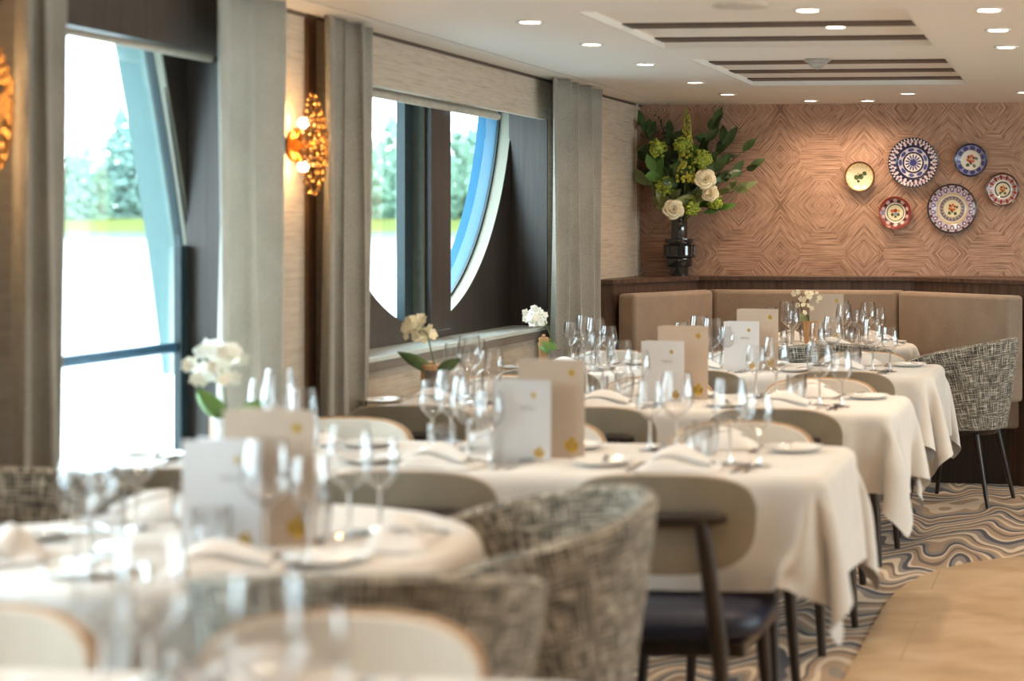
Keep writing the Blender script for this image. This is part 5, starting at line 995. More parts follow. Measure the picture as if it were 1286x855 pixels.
   -1,-4,-2,0,0,-5,3,10,0,-1,0,1,0,1,0,0,0,1,0,0,0,0,-1,0,1,0,0,-1,0,0,1,-1,0,0,0,0,0,0,0,1,0,0,0,0,0,0,-1,0,1,0,-1,0,0,0,0,0,1,0,0,0,0,0,0,-1,0,-1,-1,-7,-5,-1,11,3,1,-3,0,0,1,-1,1,-1,-5,-1,-1,0,-1,2,2,1,-3,-5,-13,2,2,5,4,-1,-2,0,-1,0,0,0,0,0,
   0,0,0,0,0,0,-1,0,1,0,0,-1,1,0,0,0,0,0,0,0,0,0,0,0,0,0,0,0,0,0,0,0,0,0,0,0,0,-1,0,-1,0,0,0,0,1,0,1,0,-2,-6,13,-10,11,1,2,2,0,0,3,-1,1,-8,0,0,0,3,-1,-4,-1,-4,-10,11,-12,-4,-1,2,2,-1,-1,0,0,0,0,0,0,0,0,0,0,0,0,0,0,0,0,0,0,0,0,0,0,0,0,0,0,0,0,
   0,0,0,0,0,0,0,0,0,0,0,0,0,0,0,-1,0,1,0,0,0,0,0,0,-1,1,3,10,-7,10,-5,6,2,2,3,2,-1,3,1,-7,0,0,1,-2,-4,1,-7,-7,11,-12,-1,-1,0,0,0,1,-1,0,0,0,0,0,0,-1,0,0,0,0,0,0,0,0,0,0,0,0,0,0,0,0,0,0,0,0,0,0,0,0,0,0,0,0,0,0,0,0,0,0,0,0,1,0,0,0,0,0,0,-1,0,1,
   -1,1,9,2,-7,5,0,4,2,1,0,1,1,2,-7,0,0,-4,-4,-2,-3,-4,9,-8,-3,-2,0,0,0,-1,1,1,-1,0,-1,0,0,0,1,0,0,0,0,0,0,0,0,0,0,0,0,0,0,0,0,0,0,0,0,0,0,0,0,0,0,0,0,0,0,0,0,0,0,0,0,0,0,0,0,-1,0,0,1,0,0,0,1,1,9,-1,-6,4,0,3,2,3,0,1,0,-8,-2,-5,-3,-1,-1,-1,5,
   -6,-4,-1,-1,-1,2,-1,0,0,0,0,-1,1,0,0,0,0,0,0,0,0,0,0,0,0,0,0,0,0,0,0,0,0,0,0,0,0,0,0,0,0,0,0,0,0,0,0,0,0,0,-1,0,0,0,0,0,0,1,0,0,-1,0,0,1,0,2,4,6,-2,-4,2,0,1,3,4,-1,0,-13,-4,-2,0,-1,-1,1,-2,-1,-4,0,-1,1,-1,0,-1,1,0,0,1,-1,0,0,0,0,0,-1,0,0,0,
   0,0,0,0,0,0,0,0,0,0,0,0,0,0,0,0,0,0,0,0,0,0,0,0,0,0,0,0,1,0,0,0,0,0,0,0,-1,0,1,0,0,-1,1,0,2,5,4,-2,-1,0,0,0,2,4,1,-19,-1,0,-1,0,0,-1,0,-3,2,-5,0,0,0,0,0,-1,1,1,-1,0,0,0,-1,0,0,1,0,0,0,0,0,0,0,0,0,0,0,0,0,0,0,0,0,0,0,0,0,0,0,0,0,0,0,0,0,0,0,
   0,0,0,0,0,-1,0,0,1,0,0,-1,0,2,-2,2,0,4,3,2,-2,0,1,-1,0,0,4,-20,0,0,0,-1,0,-1,-3,1,-3,2,1,-2,-2,0,0,0,0,0,0,0,0,0,0,0,0,0,0,0,0,0,0,0,0,0,0,0,0,0,0,0,0,0,0,0,0,0,0,0,0,0,0,0,0,0,0,0,0,0,0,0,-1,0,1,0,0,0,-1,0,1,0,-1,1,0,0,2,4,2,1,-1,0,0,0,0,
   0,-20,0,-1,0,0,0,-2,-2,0,-3,1,-1,0,0,-1,0,1,0,-1,1,0,0,-1,1,0,0,0,0,0,0,0,0,0,0,-1,1,0,0,0,0,0,0,0,0,0,0,0,0,0,0,0,0,0,0,0,0,0,0,-1,0,0,1,0,0,0,-1,0,1,0,0,-1,1,-1,1,0,1,4,3,0,0,0,0,0,0,0,-21,0,1,-1,0,-2,-2,1,-2,-1,-1,0,-1,1,0,0,-1,0,1,0,0,
   0,1,-1,0,0,0,0,0,-1,0,0,0,0,1,-1,0,0,0,0,0,0,0,0,0,1,0,0,0,0,0,0,0,0,0,0,-1,0,1,0,0,0,0,0,-1,1,0,0,-1,0,1,-1,1,0,1,-1,2,4,2,1,-1,1,-1,1,-1,-20,-1,0,0,0,-3,-1,1,-2,-2,0,-1,1,0,0,-1,1,0,0,-1,1,0,-1,1,0,0,0,-1,0,1,0,0,0,0,0,0,0,0,0,0,0,0,0,0,
   1,-1,0,0,0,0,0,0,0,0,0,0,0,0,0,0,0,-1,0,0,1,0,-1,0,1,0,0,0,0,0,0,0,1,3,3,1,0,0,0,0,0))),
 'round': (52, 52, (
  (-88,14,20,10,4,3,6,15,19,5,7,21,25,24,21,13,12,21,25,5,4,9,28,28,28,29,14,-27,4,28,29,16,9,13,28,28,27,25,-3,-16,-18,-18,-10,10,21,18,2,-19,-21,-16,-3,10,15,-9,-6,-4,9,6,-1,-2,-7,2,3,1,-5,0,2,2,4,-2,-3,2,6,-1,0,-1,0,0,-1,3,3,4,0,-1,-6,3,4,
   0,0,1,-10,-6,-1,0,3,14,9,-1,-10,-16,-2,3,12,12,5,2,-4,-3,-10,-1,9,6,-2,-4,-8,15,-3,-6,-2,-1,3,4,3,-5,0,5,3,-3,0,0,0,0,3,2,4,0,-4,-1,2,3,1,-2,0,-11,-3,0,-1,13,11,2,-7,-17,-6,2,12,14,6,2,0,-4,0,-2,-12,0,10,6,-2,-8,-5,16,-6,-6,0,-1,4,5,-1,-4,
   6,-1,2,-1,-1,1,0,2,3,5,0,-10,4,2,4,-1,1,-5,-13,2,-3,11,13,5,-5,-16,-9,1,11,15,6,2,0,0,-16,10,2,-2,-13,1,11,5,-3,-10,1,12,-10,-1,0,0,6,3,-7,4,2,2,-1,0,0,0,2,4,3,0,1,0,-3,2,0,2,-12,0,-8,6,14,8,-2,-13,-12,-2,10,17,7,0,0,0,-18,-21,2,11,4,-2,
   -13,1,11,5,-5,-10,8,2,-7,0,1,1,6,-3,1,3,1,1,-1,-1,0,2,6,3,-1,0,-3,2,2,0,-5,-7,-7,3,14,11,-1,-10,-14,-5,10,17,7,1,0,0,-21,-19,-18,-2,-1,10,7,-5,-10,2,11,4,-8,-7,12,-7,0,-2,1,4,2,-2,8,-2,0,-1,0,0,0,8,3,-5,1,-1,3,0,-1,-6,-7,-1,8,14,2,-6,-15,
   -7,8,19,8,0,-2,0,-24,-16,1,-18,-1,0,-2,7,12,-10,-8,3,11,5,-12,0,4,-5,2,-2,0,9,-6,6,2,0,0,-1,0,0,9,-2,-5,4,2,1,-3,1,-7,-5,2,18,3,-4,-14,-10,7,20,8,-1,-2,0,-26,-13,1,-1,-17,-1,-1,0,-3,6,15,-13,-6,2,10,10,-18,10,-5,-3,1,0,1,1,3,5,-1,2,0,-2,-5,
   18,-11,4,-1,7,5,-11,0,-9,-6,22,3,0,-11,-14,7,19,9,-4,-3,2,-29,-9,0,0,12,-20,3,3,0,-3,-5,3,18,-16,-2,1,0,18,-17,9,-5,0,0,-1,4,-1,9,0,-3,-2,-2,3,-3,11,2,3,1,-11,5,-2,-13,22,1,3,-8,-18,8,18,8,-10,1,4,-32,-5,-1,6,22,7,-14,-2,-5,3,5,-2,-7,1,20,
   -18,1,4,-5,15,-12,3,0,0,2,0,-2,-1,-1,0,-1,0,0,1,0,1,2,5,9,2,-9,12,6,-2,-3,-20,10,15,8,-15,8,2,-34,-3,1,10,15,1,11,-21,5,-3,-2,1,7,1,-10,0,18,-15,1,3,-3,9,-3,-1,-1,-1,0,-1,0,0,0,0,0,0,-1,0,0,0,0,2,3,7,13,-5,9,-21,12,10,6,-18,14,0,-36,0,5,12,
   11,5,6,3,-10,-12,4,3,-1,-6,6,6,-12,1,10,-7,-1,1,-1,4,0,0,-2,0,1,0,0,0,0,-1,0,1,0,0,0,0,-1,0,0,11,10,-5,12,5,0,-18,16,-1,-34,4,8,10,6,6,5,3,-1,4,-1,-11,-12,-2,5,-4,1,10,-12,3,2,0,-2,2,1,-1,0,1,0,0,0,0,-1,0,1,0,0,0,0,-1,0,1,0,0,-1,6,12,5,-2,
   -9,18,-1,-32,7,9,7,3,9,5,2,-2,-2,1,2,4,-1,-8,-18,-1,2,-3,11,-10,3,-2,2,0,1,1,0,0,0,0,-1,0,1,0,0,0,0,-1,0,1,0,0,0,0,-1,-1,3,14,4,6,1,-28,12,7,3,2,11,4,0,-3,-3,-5,-13,4,1,1,1,6,-7,-16,2,-2,8,-7,3,1,2,0,0,0,0,0,-1,1,0,0,0,0,-1,0,1,0,0,0,0,-1,
   0,1,0,-1,1,14,8,-18,20,3,0,-5,12,3,-3,-5,-6,-8,-8,-26,0,4,3,2,3,2,5,-13,-3,0,2,2,3,0,0,0,0,-1,0,1,0,0,0,-1,0,1,0,0,0,0,-1,0,1,0,0,0,-1,-1,3,10,9,-10,-2,5,24,-1,-8,-8,-8,-8,-7,-5,-24,-1,-1,0,2,3,2,4,6,-4,-10,5,2,0,0,0,-1,0,1,0,0,0,-1,0,1,0,
   0,0,0,-1,0,1,0,0,0,0,-1,1,0,-1,4,10,3,3,15,-10,-9,-6,-6,-7,-4,-2,0,-25,-1,0,0,0,0,2,-1,0,1,4,3,1,0,0,-1,1,0,0,0,-1,0,1,0,0,0,0,-1,0,1,0,0,0,-1,0,0,1,0,0,0,-1,9,9,10,-15,-9,-1,-5,-4,-2,0,1,1,-25,1,-2,1,0,-1,-1,3,3,-4,6,3,0,-1,0,1,0,0,0,-1,1,
   0,0,0,0,-1,0,1,0,0,0,-1,0,1,0,0,0,0,-1,0,0,1,12,-13,-3,6,-8,-2,1,5,4,6,9,-25,-2,2,-1,0,0,1,-1,0,6,3,1,-1,1,0,0,0,-1,0,1,0,0,0,-1,0,1,0,0,0,-1,0,1,0,0,0,0,-1,0,1,0,0,-1,5,7,1,-15,4,5,6,6,8,9,2,10,-10,-9,-6,3,0,-2,0,-2,-2,2,-1,1,0,0,-1,0,1,0,
   0,0,-1,0,1,0,0,0,0,-1,1,0,0,0,0,-1,0,1,0,0,0,-1,0,1,14,-7,10,4,5,4,2,4,-1,0,10,1,-6,-6,-16,-5,-3,0,1,6,2,0,0,0,-1,1,0,0,0,-1,0,1,0,0,0,0,-1,0,1,0,0,0,-1,0,1,0,0,0,0,-1,1,0,-1,5,18,7,4,1,0,-2,-7,-6,-3,10,0,4,0,1,-7,-8,-18,-1,3,0,0,-1,0,1,0,
   0,-1,0,1,0,0,0,0,-1,0,1,0,0,0,-1,0,1,0,0,0,0,-1,0,1,0,0,0,1,-7,-2,5,-4,-5,0,-1,1,-1,-11,1,0,0,0,1,0,5,-14,1,0,0,1,0,0,0,-1,1,0,0,0,0,-1,0,1,0,0,0,-1,0,1,0,0,0,0,-1,0,1,0,0,0,-1,0,2,5,1,-18,-1,1,-1,0,-1,0,-27,0,1,3,0,1,-3,2,7,0,0,0,0,0,-1,0,
   1,0,0,0,-1,0,1,0,0,0,-1,0,1,0,0,0,0,-1,0,1,0,0,0,-1,0,1,0,0,4,-9,4,-1,-2,-3,-1,-2,-1,-29,0,1,-1,1,1,12,3,-5,1,0,0,-1,0,1,0,0,0,-1,0,1,0,0,0,-1,0,1,0,0,0,-1,0,0,1,0,0,0,-1,0,1,0,0,0,0,2,0,1,1,2,4,-4,1,1,-19,0,0,0,1,0,-5,6,1,-1,0,0,1,0,0,0,
   -1,0,1,0,0,0,-1,0,1,0,0,0,0,-1,1,0,0,0,0,-1,0,1,0,0,0,-1,0,0,3,1,2,3,2,0,8,5,4,8,-1,-1,0,-2,-2,-6,-15,3,0,0,0,0,0,-1,0,1,0,0,0,-1,0,1,0,0,0,0,-1,0,1,0,0,0,-1,0,1,0,0,0,-1,0,1,0,0,-1,11,8,5,4,4,2,1,1,5,-1,-3,-3,-3,-4,-5,7,-8,-1,0,0,-1,0,1,0,
   0,0,-1,0,1,0,0,0,0,-1,0,1,0,0,0,-1,0,1,0,0,0,0,-1,1,0,0,0,-1,-4,-6,-1,0,1,1,1,0,0,-8,-2,-1,-2,0,0,5,-12,6,-3,1,-1,1,0,0,0,0,-1,1,0,0,0,0,-1,0,1,0,0,0,-1,0,1,0,0,0,0,-1,0,1,0,0,0,-1,0,-4,0,-4,-2,-1,0,0,0,0,-28,0,0,1,-1,1,4,4,5,-1,-2,1,0,0,0,
   -1,0,1,0,0,0,-1,0,1,0,0,0,-1,0,1,0,0,0,0,-1,0,1,0,0,0,-1,0,1,-2,-5,4,-2,-3,-2,-2,1,-1,0,-29,0,0,0,3,4,1,15,9,-19,0,0,0,-1,0,1,0,0,0,-1,0,1,0,0,0,0,-1,1,0,0,0,0,-1,0,1,0,0,0,-1,0,1,0,0,-2,-3,-2,2,1,-1,-2,-5,0,0,-26,3,7,8,8,8,12,-7,-20,-3,-7,
   0,0,1,0,0,0,-1,0,1,0,0,0,0,-1,0,1,0,0,0,-1,0,1,0,0,0,-1,0,1,0,0,-1,0,-3,15,3,-4,-1,-1,-1,-1,-2,-3,0,8,4,4,5,-1,-21,-12,0,12,-14,-1,0,0,0,-1,0,1,0,0,0,0,-1,0,1,0,0,0,-1,0,1,0,0,0,0,-1,1,0,0,0,-1,2,-3,-3,0,8,13,5,2,1,-2,-2,1,21,1,1,-2,-11,
   -13,2,4,-1,-17,5,-7,0,0,0,1,0,0,0,0,-1,0,1,0,0,0,-1,0,1,0,0,0,0,-1,0,1,0,0,0,-1,1,-2,-2,-5,2,-3,1,7,8,7,9,6,1,20,-2,-8,-11,-9,-4,-4,-4,3,26,-5,-15,-4,1,0,0,0,0,-1,0,1,0,0,0,0,-1,1,0,0,0,0,-1,0,1,0,0,0,-1,0,1,0,-3,-5,5,-4,2,1,-5,0,3,4,-1,7,
   7,-15,-10,-8,-1,1,3,15,19,-17,5,-2,-13,-1,1,-1,0,0,1,0,0,0,0,-1,0,1,0,0,0,-1,0,1,0,0,0,0,-1,1,0,0,-1,-5,-2,-2,2,1,0,5,-2,-5,-1,7,3,-23,-3,-1,2,4,9,14,9,-21,11,-11,13,-8,-12,0,1,0,0,0,0,0,-1,0,1,0,0,0,-1,0,1,0,0,0,0,-1,0,1,0,0,-1,-3,-4,2,1,
   -4,0,1,0,5,2,-1,-4,-3,-27,0,3,13,10,10,0,-20,9,-1,19,-22,7,-8,-10,1,0,0,0,-1,0,1,0,0,0,0,-1,1,0,0,0,0,0,-1,1,0,0,0,-1,-1,-4,8,-10,0,3,-4,0,0,0,5,1,1,-1,-25,11,17,4,3,-8,-14,14,11,9,-25,17,-5,-8,-7,-11,0,0,0,1,0,0,0,0,-1,0,1,0,0,0,0,-1,0,1,
   0,0,0,0,-1,-2,3,-4,14,-11,-6,1,-2,0,-1,0,3,3,0,-4,8,-3,-1,-10,3,20,10,0,-26,17,-5,-3,-6,7,-9,-14,-1,1,0,0,0,-1,0,1,0,0,0,0,-1,0,1,0,0,0,-1,1,-2,-1,1,2,-3,-1,17,-5,-7,-5,-3,-1,-1,0,2,3,1,-4,-3,0,17,10,3,-4,-22,16,-5,-7,-14,22,-10,-4,9,-15,
   -7,0,0,0,1,0,0,0,0,-1,0,1,0,0,0,0,0,1,-1,-1,1,-3,0,9,-10,1,15,4,-7,-8,-6,-3,-1,0,1,1,2,8,11,1,0,-3,-20,14,-5,-10,-14,22,-8,-6,22,-13,6,-8,-12,-3,-1,-1,0,1,-1,0,1,0,0,0,0,0,1,2,0,1,1,-6,2,-2,-2,13,-16,2,11,12,-1,-10,-8,-6,-3,0,8,9,5,1,0,-3,
   -19,12,-5,-13,-12,15,0,-6,24,-3,2,-10,5,-13,2,-8,-2,-2,-2,0,0,0,1,0,1,2,3,3,-8,-1,0,0,8,-11,1,-1,0,14,-17,0,7,12,7,-7,-9,-8,-6,20,3,0,-1,-3,-15,9,-7,-14,-8,10,6,-8,24,1,-6,-4,3,-4,-8,-6,12,3,-2,-2,-9,3,0,-7,4,1,0,-3,0,-6,3,-3,2,-2,14,-19,3,
   -3,5,12,-16,-2,4,14,8,0,-8,-9,23,-1,0,-3,-13,5,-8,-13,-7,8,5,-2,21,1,-3,-5,1,5,-19,5,1,0,2,-8,3,11,-17,4,-1,-1,0,2,-3,-1,-5,-1,-1,1,3,-1,15,-23,4,-4,8,9,-12,-3,-1,15,8,3,-3,23,0,-4,-10,0,-8,-12,-5,5,5,2,16,4,0,-5,-4,6,-14,5,-3,0,0,2,2,4,-4,
   -9,-3,4,1,-1,-2,-2,0,-5,-2,1,-1,-1,0,8,10,-22,1,-1,10,5,-9,-4,-3,13,10,4,22,-4,-7,-6,-6,-11,-3,3,5,2,15,7,-1,-2,-5,2,-14,-5,8,0,4,-4,0,5,0,-2,-2,-10,6,0,-4,2,-2,-1,-3,-3,1,-1,0,0,-1,14,0,-16,-2,0,11,3,-6,-5,-5,12,10,19,-7,-8,-6,-10,-3,2,4,
   2,13,11,-3,2,-6,-4,-6,-6,2,4,3,-7,4,0,6,-1,-3,5,-12,1,1,6,-9,4,-6,-2,-5,1,0,0,2,-2,2,16,-5,-15,-3,1,11,1,-3,-5,-7,9,12,-10,-7,-7,-2,1,2,2,12,14,-3,3,-4,-7,-4,-7,0,3,2,8,-9,1,1,4,-1,-5,-9,7,0,0,2,-10,4,-4,2,-3,1,-2,-1,1,1,-3,8,10,-6,-12,-4,
   3,10,-1,-1,-4,-8,0,-5,-6,-3,1,1,2,10,16,0,-1,1,-9,-4,-6,-1,-2,7,-6,-2,8,1,-1,-2,3,-5,-3,10,-7,-1,0,-6,2,-3,3,-4,-1,2,-2,-2,2,0,1,9,6,-7,-9,-7,5,9,0,-2,-3,-6,-5,-2,1,-1,2,7,18,3,-2,2,-6,-8,-5,-2,-2,4,-4,-3,8,5,-4,0,2,0,-5,0,0,-1,1,-2,-5,0,
   -2,6,-3,-5,1,0,-1,1,0,-2,8,4,3,-6,-6,-7,6,4,2,0),
  (-443,13,-9,-21,-22,-23,-22,-16,15,24,24,12,-8,-10,-15,-22,-23,-14,13,28,29,27,8,0,-7,-2,25,12,28,2,0,23,26,25,6,-7,-9,12,24,18,15,16,22,20,10,15,22,13,11,17,21,18,13,-20,5,19,12,1,0,-1,-5,-23,-1,-1,7,8,5,4,2,0,-4,-9,-1,-1,0,3,1,2,-1,-2,3,
   -1,1,2,4,-1,-3,-2,0,3,9,-2,-1,0,3,1,-6,0,7,-4,-3,4,5,-3,-5,-3,-21,0,8,18,10,2,0,-1,-11,-20,1,3,11,1,6,5,2,-4,-9,-4,0,1,1,3,1,-1,-3,4,-2,-6,13,0,-1,-3,-2,-3,12,4,-2,0,-1,5,-6,-4,10,-1,-6,3,6,-4,-5,-5,0,-22,1,0,9,18,10,2,-1,-4,-16,-13,2,8,6,
   0,10,2,-1,-7,-6,1,-1,1,2,2,-1,-2,3,-2,0,9,-2,-1,-4,-1,2,9,-2,2,-4,8,-4,-5,6,3,-7,1,7,-2,-6,-4,1,-1,-13,-8,0,0,11,16,10,1,0,-8,-18,-6,5,7,-2,6,10,3,-8,-7,-1,0,0,3,2,-1,-2,3,-2,4,0,-1,2,-4,0,5,9,-1,-7,7,1,-7,2,7,-6,-2,8,-2,-7,-2,0,1,12,7,-18,
   -9,-2,1,13,14,10,2,-2,-12,-16,-2,9,2,-3,12,6,-2,-11,-1,-1,1,1,4,0,-2,2,-4,6,0,2,-1,-5,-5,17,1,-4,3,4,-8,1,7,-3,-4,8,-2,-7,-1,0,1,11,-16,12,-3,-17,-10,-4,1,14,14,9,1,-3,-18,-10,4,12,-6,-3,16,1,-8,-6,2,-1,2,3,1,-2,2,-7,11,-1,0,-2,-8,13,6,-1,
   -2,5,-6,-1,6,0,-6,7,-1,-10,1,1,1,10,-19,-6,14,-2,-3,-14,-11,-5,2,12,14,10,1,-7,-21,-3,8,7,-7,4,14,-9,-5,-2,-1,1,4,2,0,-2,4,5,-4,0,-2,14,-7,3,-1,3,-3,-2,3,3,-6,6,-1,-12,5,2,0,7,-21,-5,2,13,-1,1,-3,-13,-11,-8,5,10,12,10,4,-12,-21,4,10,-1,-7,
   13,2,-7,-3,1,-3,-1,13,8,-16,12,-5,2,-5,-6,11,4,2,-3,3,-1,-1,6,-7,6,-1,-13,9,2,-2,4,-18,-3,8,16,-9,23,3,1,-4,-15,-10,-10,7,8,11,0,14,-18,-15,8,8,-6,3,8,-1,-11,2,5,5,6,-4,6,-10,0,-3,0,10,-4,6,-3,3,0,-3,6,-5,6,-2,-11,13,-2,-3,0,-18,3,16,10,-2,
   -18,2,20,9,6,-2,-15,-9,-14,11,-3,22,-10,20,-23,-4,3,4,-8,17,8,3,1,1,2,0,1,-1,0,-2,-2,-5,-6,-1,9,1,-5,1,2,-2,5,-3,-8,13,-6,-1,-3,-12,10,12,4,-1,-5,-7,-8,2,8,12,11,1,-16,-6,-18,21,-12,19,-14,23,-26,2,11,11,7,2,1,0,0,0,0,-1,1,0,0,1,0,-2,-2,-4,
   -4,4,-5,3,4,-3,-5,10,-8,2,-9,-4,13,8,1,-3,-4,-2,24,-15,-23,-5,2,15,17,5,-15,2,-26,24,-15,17,-13,14,6,6,5,0,-2,1,0,0,0,0,0,-1,1,0,-1,1,0,0,0,-4,-5,3,-1,-3,0,6,-6,2,-10,6,9,3,0,-3,-4,-3,0,27,0,-2,-13,-17,-11,8,19,9,-19,12,-26,22,-13,11,9,6,2,
   0,0,0,0,0,0,-1,1,0,0,0,0,0,-1,1,0,-1,2,-1,-5,0,0,0,-4,1,-8,9,6,1,0,-4,-5,-3,2,3,27,0,-1,1,-1,-14,-21,-3,18,14,-19,14,-19,13,8,7,0,0,-1,1,0,-1,1,0,0,0,0,0,-1,1,0,0,0,0,0,0,0,0,-4,-1,0,-1,-5,9,2,0,0,-5,-7,1,5,3,2,22,2,1,0,0,2,-3,-19,-14,10,
   16,-16,10,8,6,-1,0,0,0,0,0,0,0,0,0,-1,1,0,0,0,0,0,-1,1,0,-1,1,0,0,-2,-3,0,4,0,0,1,-7,-5,6,3,3,1,-1,-7,11,9,4,3,2,1,2,-10,-16,7,4,8,5,1,0,0,0,0,-1,1,0,-1,1,0,0,0,0,0,-1,1,0,0,0,0,0,-1,1,0,-1,0,1,-1,0,1,-11,2,7,3,1,-3,-4,-6,-10,3,1,10,6,4,3,
   4,3,-2,-20,15,6,1,0,0,-1,1,0,0,0,0,0,0,0,0,-1,1,0,0,0,0,0,-1,1,0,0,0,0,0,-1,0,1,0,-8,7,3,-1,-2,-5,-5,-5,0,-10,3,4,-2,3,6,5,-2,0,3,6,6,3,-1,0,0,0,0,0,0,-1,1,0,-1,1,0,0,0,0,0,-1,1,0,0,0,0,0,-1,1,0,0,0,0,-2,4,-3,-1,-3,-5,-5,0,3,2,-7,-4,5,-2,1,
   1,5,11,5,-6,11,4,0,0,-1,1,0,-1,1,0,0,0,0,0,-1,1,0,-1,1,0,0,0,0,0,-1,1,0,0,0,0,0,0,1,-5,-2,5,-8,-2,1,6,3,3,1,12,-8,-10,1,-1,-1,0,1,6,15,8,1,0,0,0,0,0,0,0,0,0,-1,1,0,0,0,0,0,-1,1,0,-1,1,0,0,0,0,0,-1,1,0,0,1,2,-1,-8,5,3,1,0,-1,-6,-1,27,2,-2,
   -4,3,0,-1,-1,0,-2,3,-1,-1,1,0,-1,1,0,-1,1,0,0,0,0,0,-1,1,0,0,0,0,0,-1,1,0,-1,1,0,0,-1,1,0,-1,3,-1,3,-1,-2,-1,-1,-5,3,-2,27,-1,2,1,-7,-6,-5,2,2,8,1,0,0,0,0,0,0,0,0,0,0,0,-1,1,0,0,0,0,0,-1,1,0,0,0,0,0,-1,1,0,0,0,0,0,1,2,-3,-2,0,0,0,5,0,1,27,
   0,-2,0,0,2,1,-7,-1,4,0,0,0,0,0,0,-1,1,0,-1,1,0,0,0,0,0,-1,1,0,0,0,0,0,-1,1,0,0,0,0,0,-1,1,0,1,-7,-3,6,-4,-8,0,-5,0,-4,26,1,0,0,0,0,0,1,-6,2,-1,1,0,-1,1,0,0,0,0,0,-1,1,0,-1,1,0,0,0,0,0,-1,1,0,0,0,0,0,-1,1,0,0,0,0,0,2,1,-17,-2,2,-5,0,-3,2,9,
   2,3,2,2,1,-4,3,6,0,0,0,0,0,-1,1,0,-1,1,0,0,0,0,0,-1,1,0,-1,1,0,0,0,0,0,-1,1,0,0,0,0,0,-1,1,0,3,-7,3,-2,-1,-3,-2,-2,-4,-1,1,2,2,3,4,14,1,-3,1,0,-1,1,0,0,0,0,0,0,0,0,-1,1,0,0,0,0,0,0,0,0,-1,1,0,0,0,0,0,-1,1,0,0,0,0,0,1,1,1,0,1,0,-1,1,21,1,0,
   0,0,0,-5,6,1,-1,1,0,0,0,0,-1,1,0,-1,1,0,0,0,0,0,-1,1,0,-1,1,0,0,0,0,0,-1,1,0,0,0,0,0,-1,1,1,1,1,0,1,1,0,-1,-2,28,0,0,0,0,1,0,-8,3,0,0,0,-1,1,0,0,0,0,0,0,0,0,-1,1,0,0,0,0,0,-1,1,0,-1,1,0,0,0,0,0,-1,1,0,0,0,0,4,1,-1,-1,-3,-1,-1,0,28,1,0,0,0,
   -2,-3,4,-3,-1,0,0,0,0,0,0,-1,1,0,-1,1,0,0,0,0,0,-1,1,0,0,0,0,0,-1,1,0,-1,1,0,0,0,0,0,-1,-4,-12,-2,4,1,2,1,1,0,28,-1,-1,0,-1,1,2,-8,4,0,0,0,0,-1,1,0,0,0,0,0,-1,1,0,-1,1,0,0,0,0,0,-1,1,0,0,0,0,0,0,0,0,-1,1,0,-1,-4,0,-6,-7,-2,1,2,-3,0,6,1,1,
   -1,0,2,8,4,4,-1,-1,1,0,0,0,0,0,-1,1,0,0,0,0,0,0,0,0,-1,1,0,0,0,0,0,-1,1,0,-1,1,0,0,0,0,-1,-7,5,-2,-3,-5,-4,-1,-1,-1,-1,0,2,5,7,5,1,9,-2,-2,0,0,0,0,-1,1,0,0,0,0,0,-1,1,0,-1,1,0,0,0,0,0,-1,1,0,0,0,0,0,0,0,0,-1,1,-2,-2,-3,2,0,0,-4,-7,-1,-3,10,
   7,6,3,1,-1,-9,5,4,-1,-1,-1,1,0,0,0,0,0,-1,1,0,0,0,0,0,-1,1,0,-1,1,0,0,0,0,0,-1,1,0,-1,1,0,0,-1,-4,8,1,0,0,-1,0,-1,-1,-1,27,-1,-2,-2,-6,1,9,-3,1,2,-2,0,0,0,0,-1,1,0,0,0,0,0,-1,1,0,0,0,0,0,0,0,0,-1,1,0,0,0,0,0,0,0,1,-3,-5,2,5,4,-1,0,0,1,0,0,
   17,-2,-1,2,9,1,1,0,-1,-4,2,0,-1,1,0,0,0,0,0,-1,1,0,0,0,0,0,-1,1,0,-1,1,0,0,0,0,0,-1,1,0,-1,1,-2,-8,-17,-6,10,10,11,4,2,0,-1,-2,17,2,5,2,-2,-2,-3,-5,4,5,1,-1,1,0,0,0,-1,1,0,0,0,0,0,-1,1,0,0,0,0,0,-1,1,0,-1,1,0,0,0,0,0,0,-5,-12,7,-5,-22,-1,9,
   12,8,5,0,5,25,1,-6,-12,-4,3,5,11,-3,3,0,1,0,-1,1,0,0,-1,1,0,-1,1,0,0,0,0,0,-1,1,0,0,0,0,0,0,0,0,0,0,1,-5,-10,-4,-6,4,4,-18,-8,2,10,11,15,3,12,-7,-6,8,8,6,3,-4,3,1,-1,-1,1,1,0,0,0,0,0,0,0,-1,1,0,-1,1,0,0,0,0,0,-1,1,0,-1,1,0,-1,1,-2,-8,-12,8,
   2,-11,2,4,-14,-8,-3,1,5,9,-4,3,13,10,2,-3,0,1,2,0,-7,4,0,2,1,0,0,0,-1,1,0,0,0,0,0,0,0,0,-1,1,0,0,0,0,0,0,0,1,-2,-11,-13,20,-13,-1,7,-9,-1,2,-9,-9,-2,-1,1,10,11,2,-1,-1,3,-3,3,-5,-10,11,-3,2,1,1,3,0,0,0,0,0,0,-1,1,0,-1,1,0,0,0,0,0,-1,1,0,-1,
   2,-4,-11,-12,17,-19,26,-5,-8,1,-5,-2,-1,-6,-9,-3,0,24,-1,0,0,0,0,-3,-14,0,13,-2,4,0,-1,-3,2,5,0,0,-1,1,0,0,0,0,0,-1,1,0,-1,1,0,0,0,0,0,-5,-10,-12,9,-19,26,-18,28,-2,-4,-3,-5,-5,-3,-4,-7,-4,23,1,0,0,-3,-11,-8,9,8,-1,2,0,-5,-1,6,0,-6,7,3,0,0,
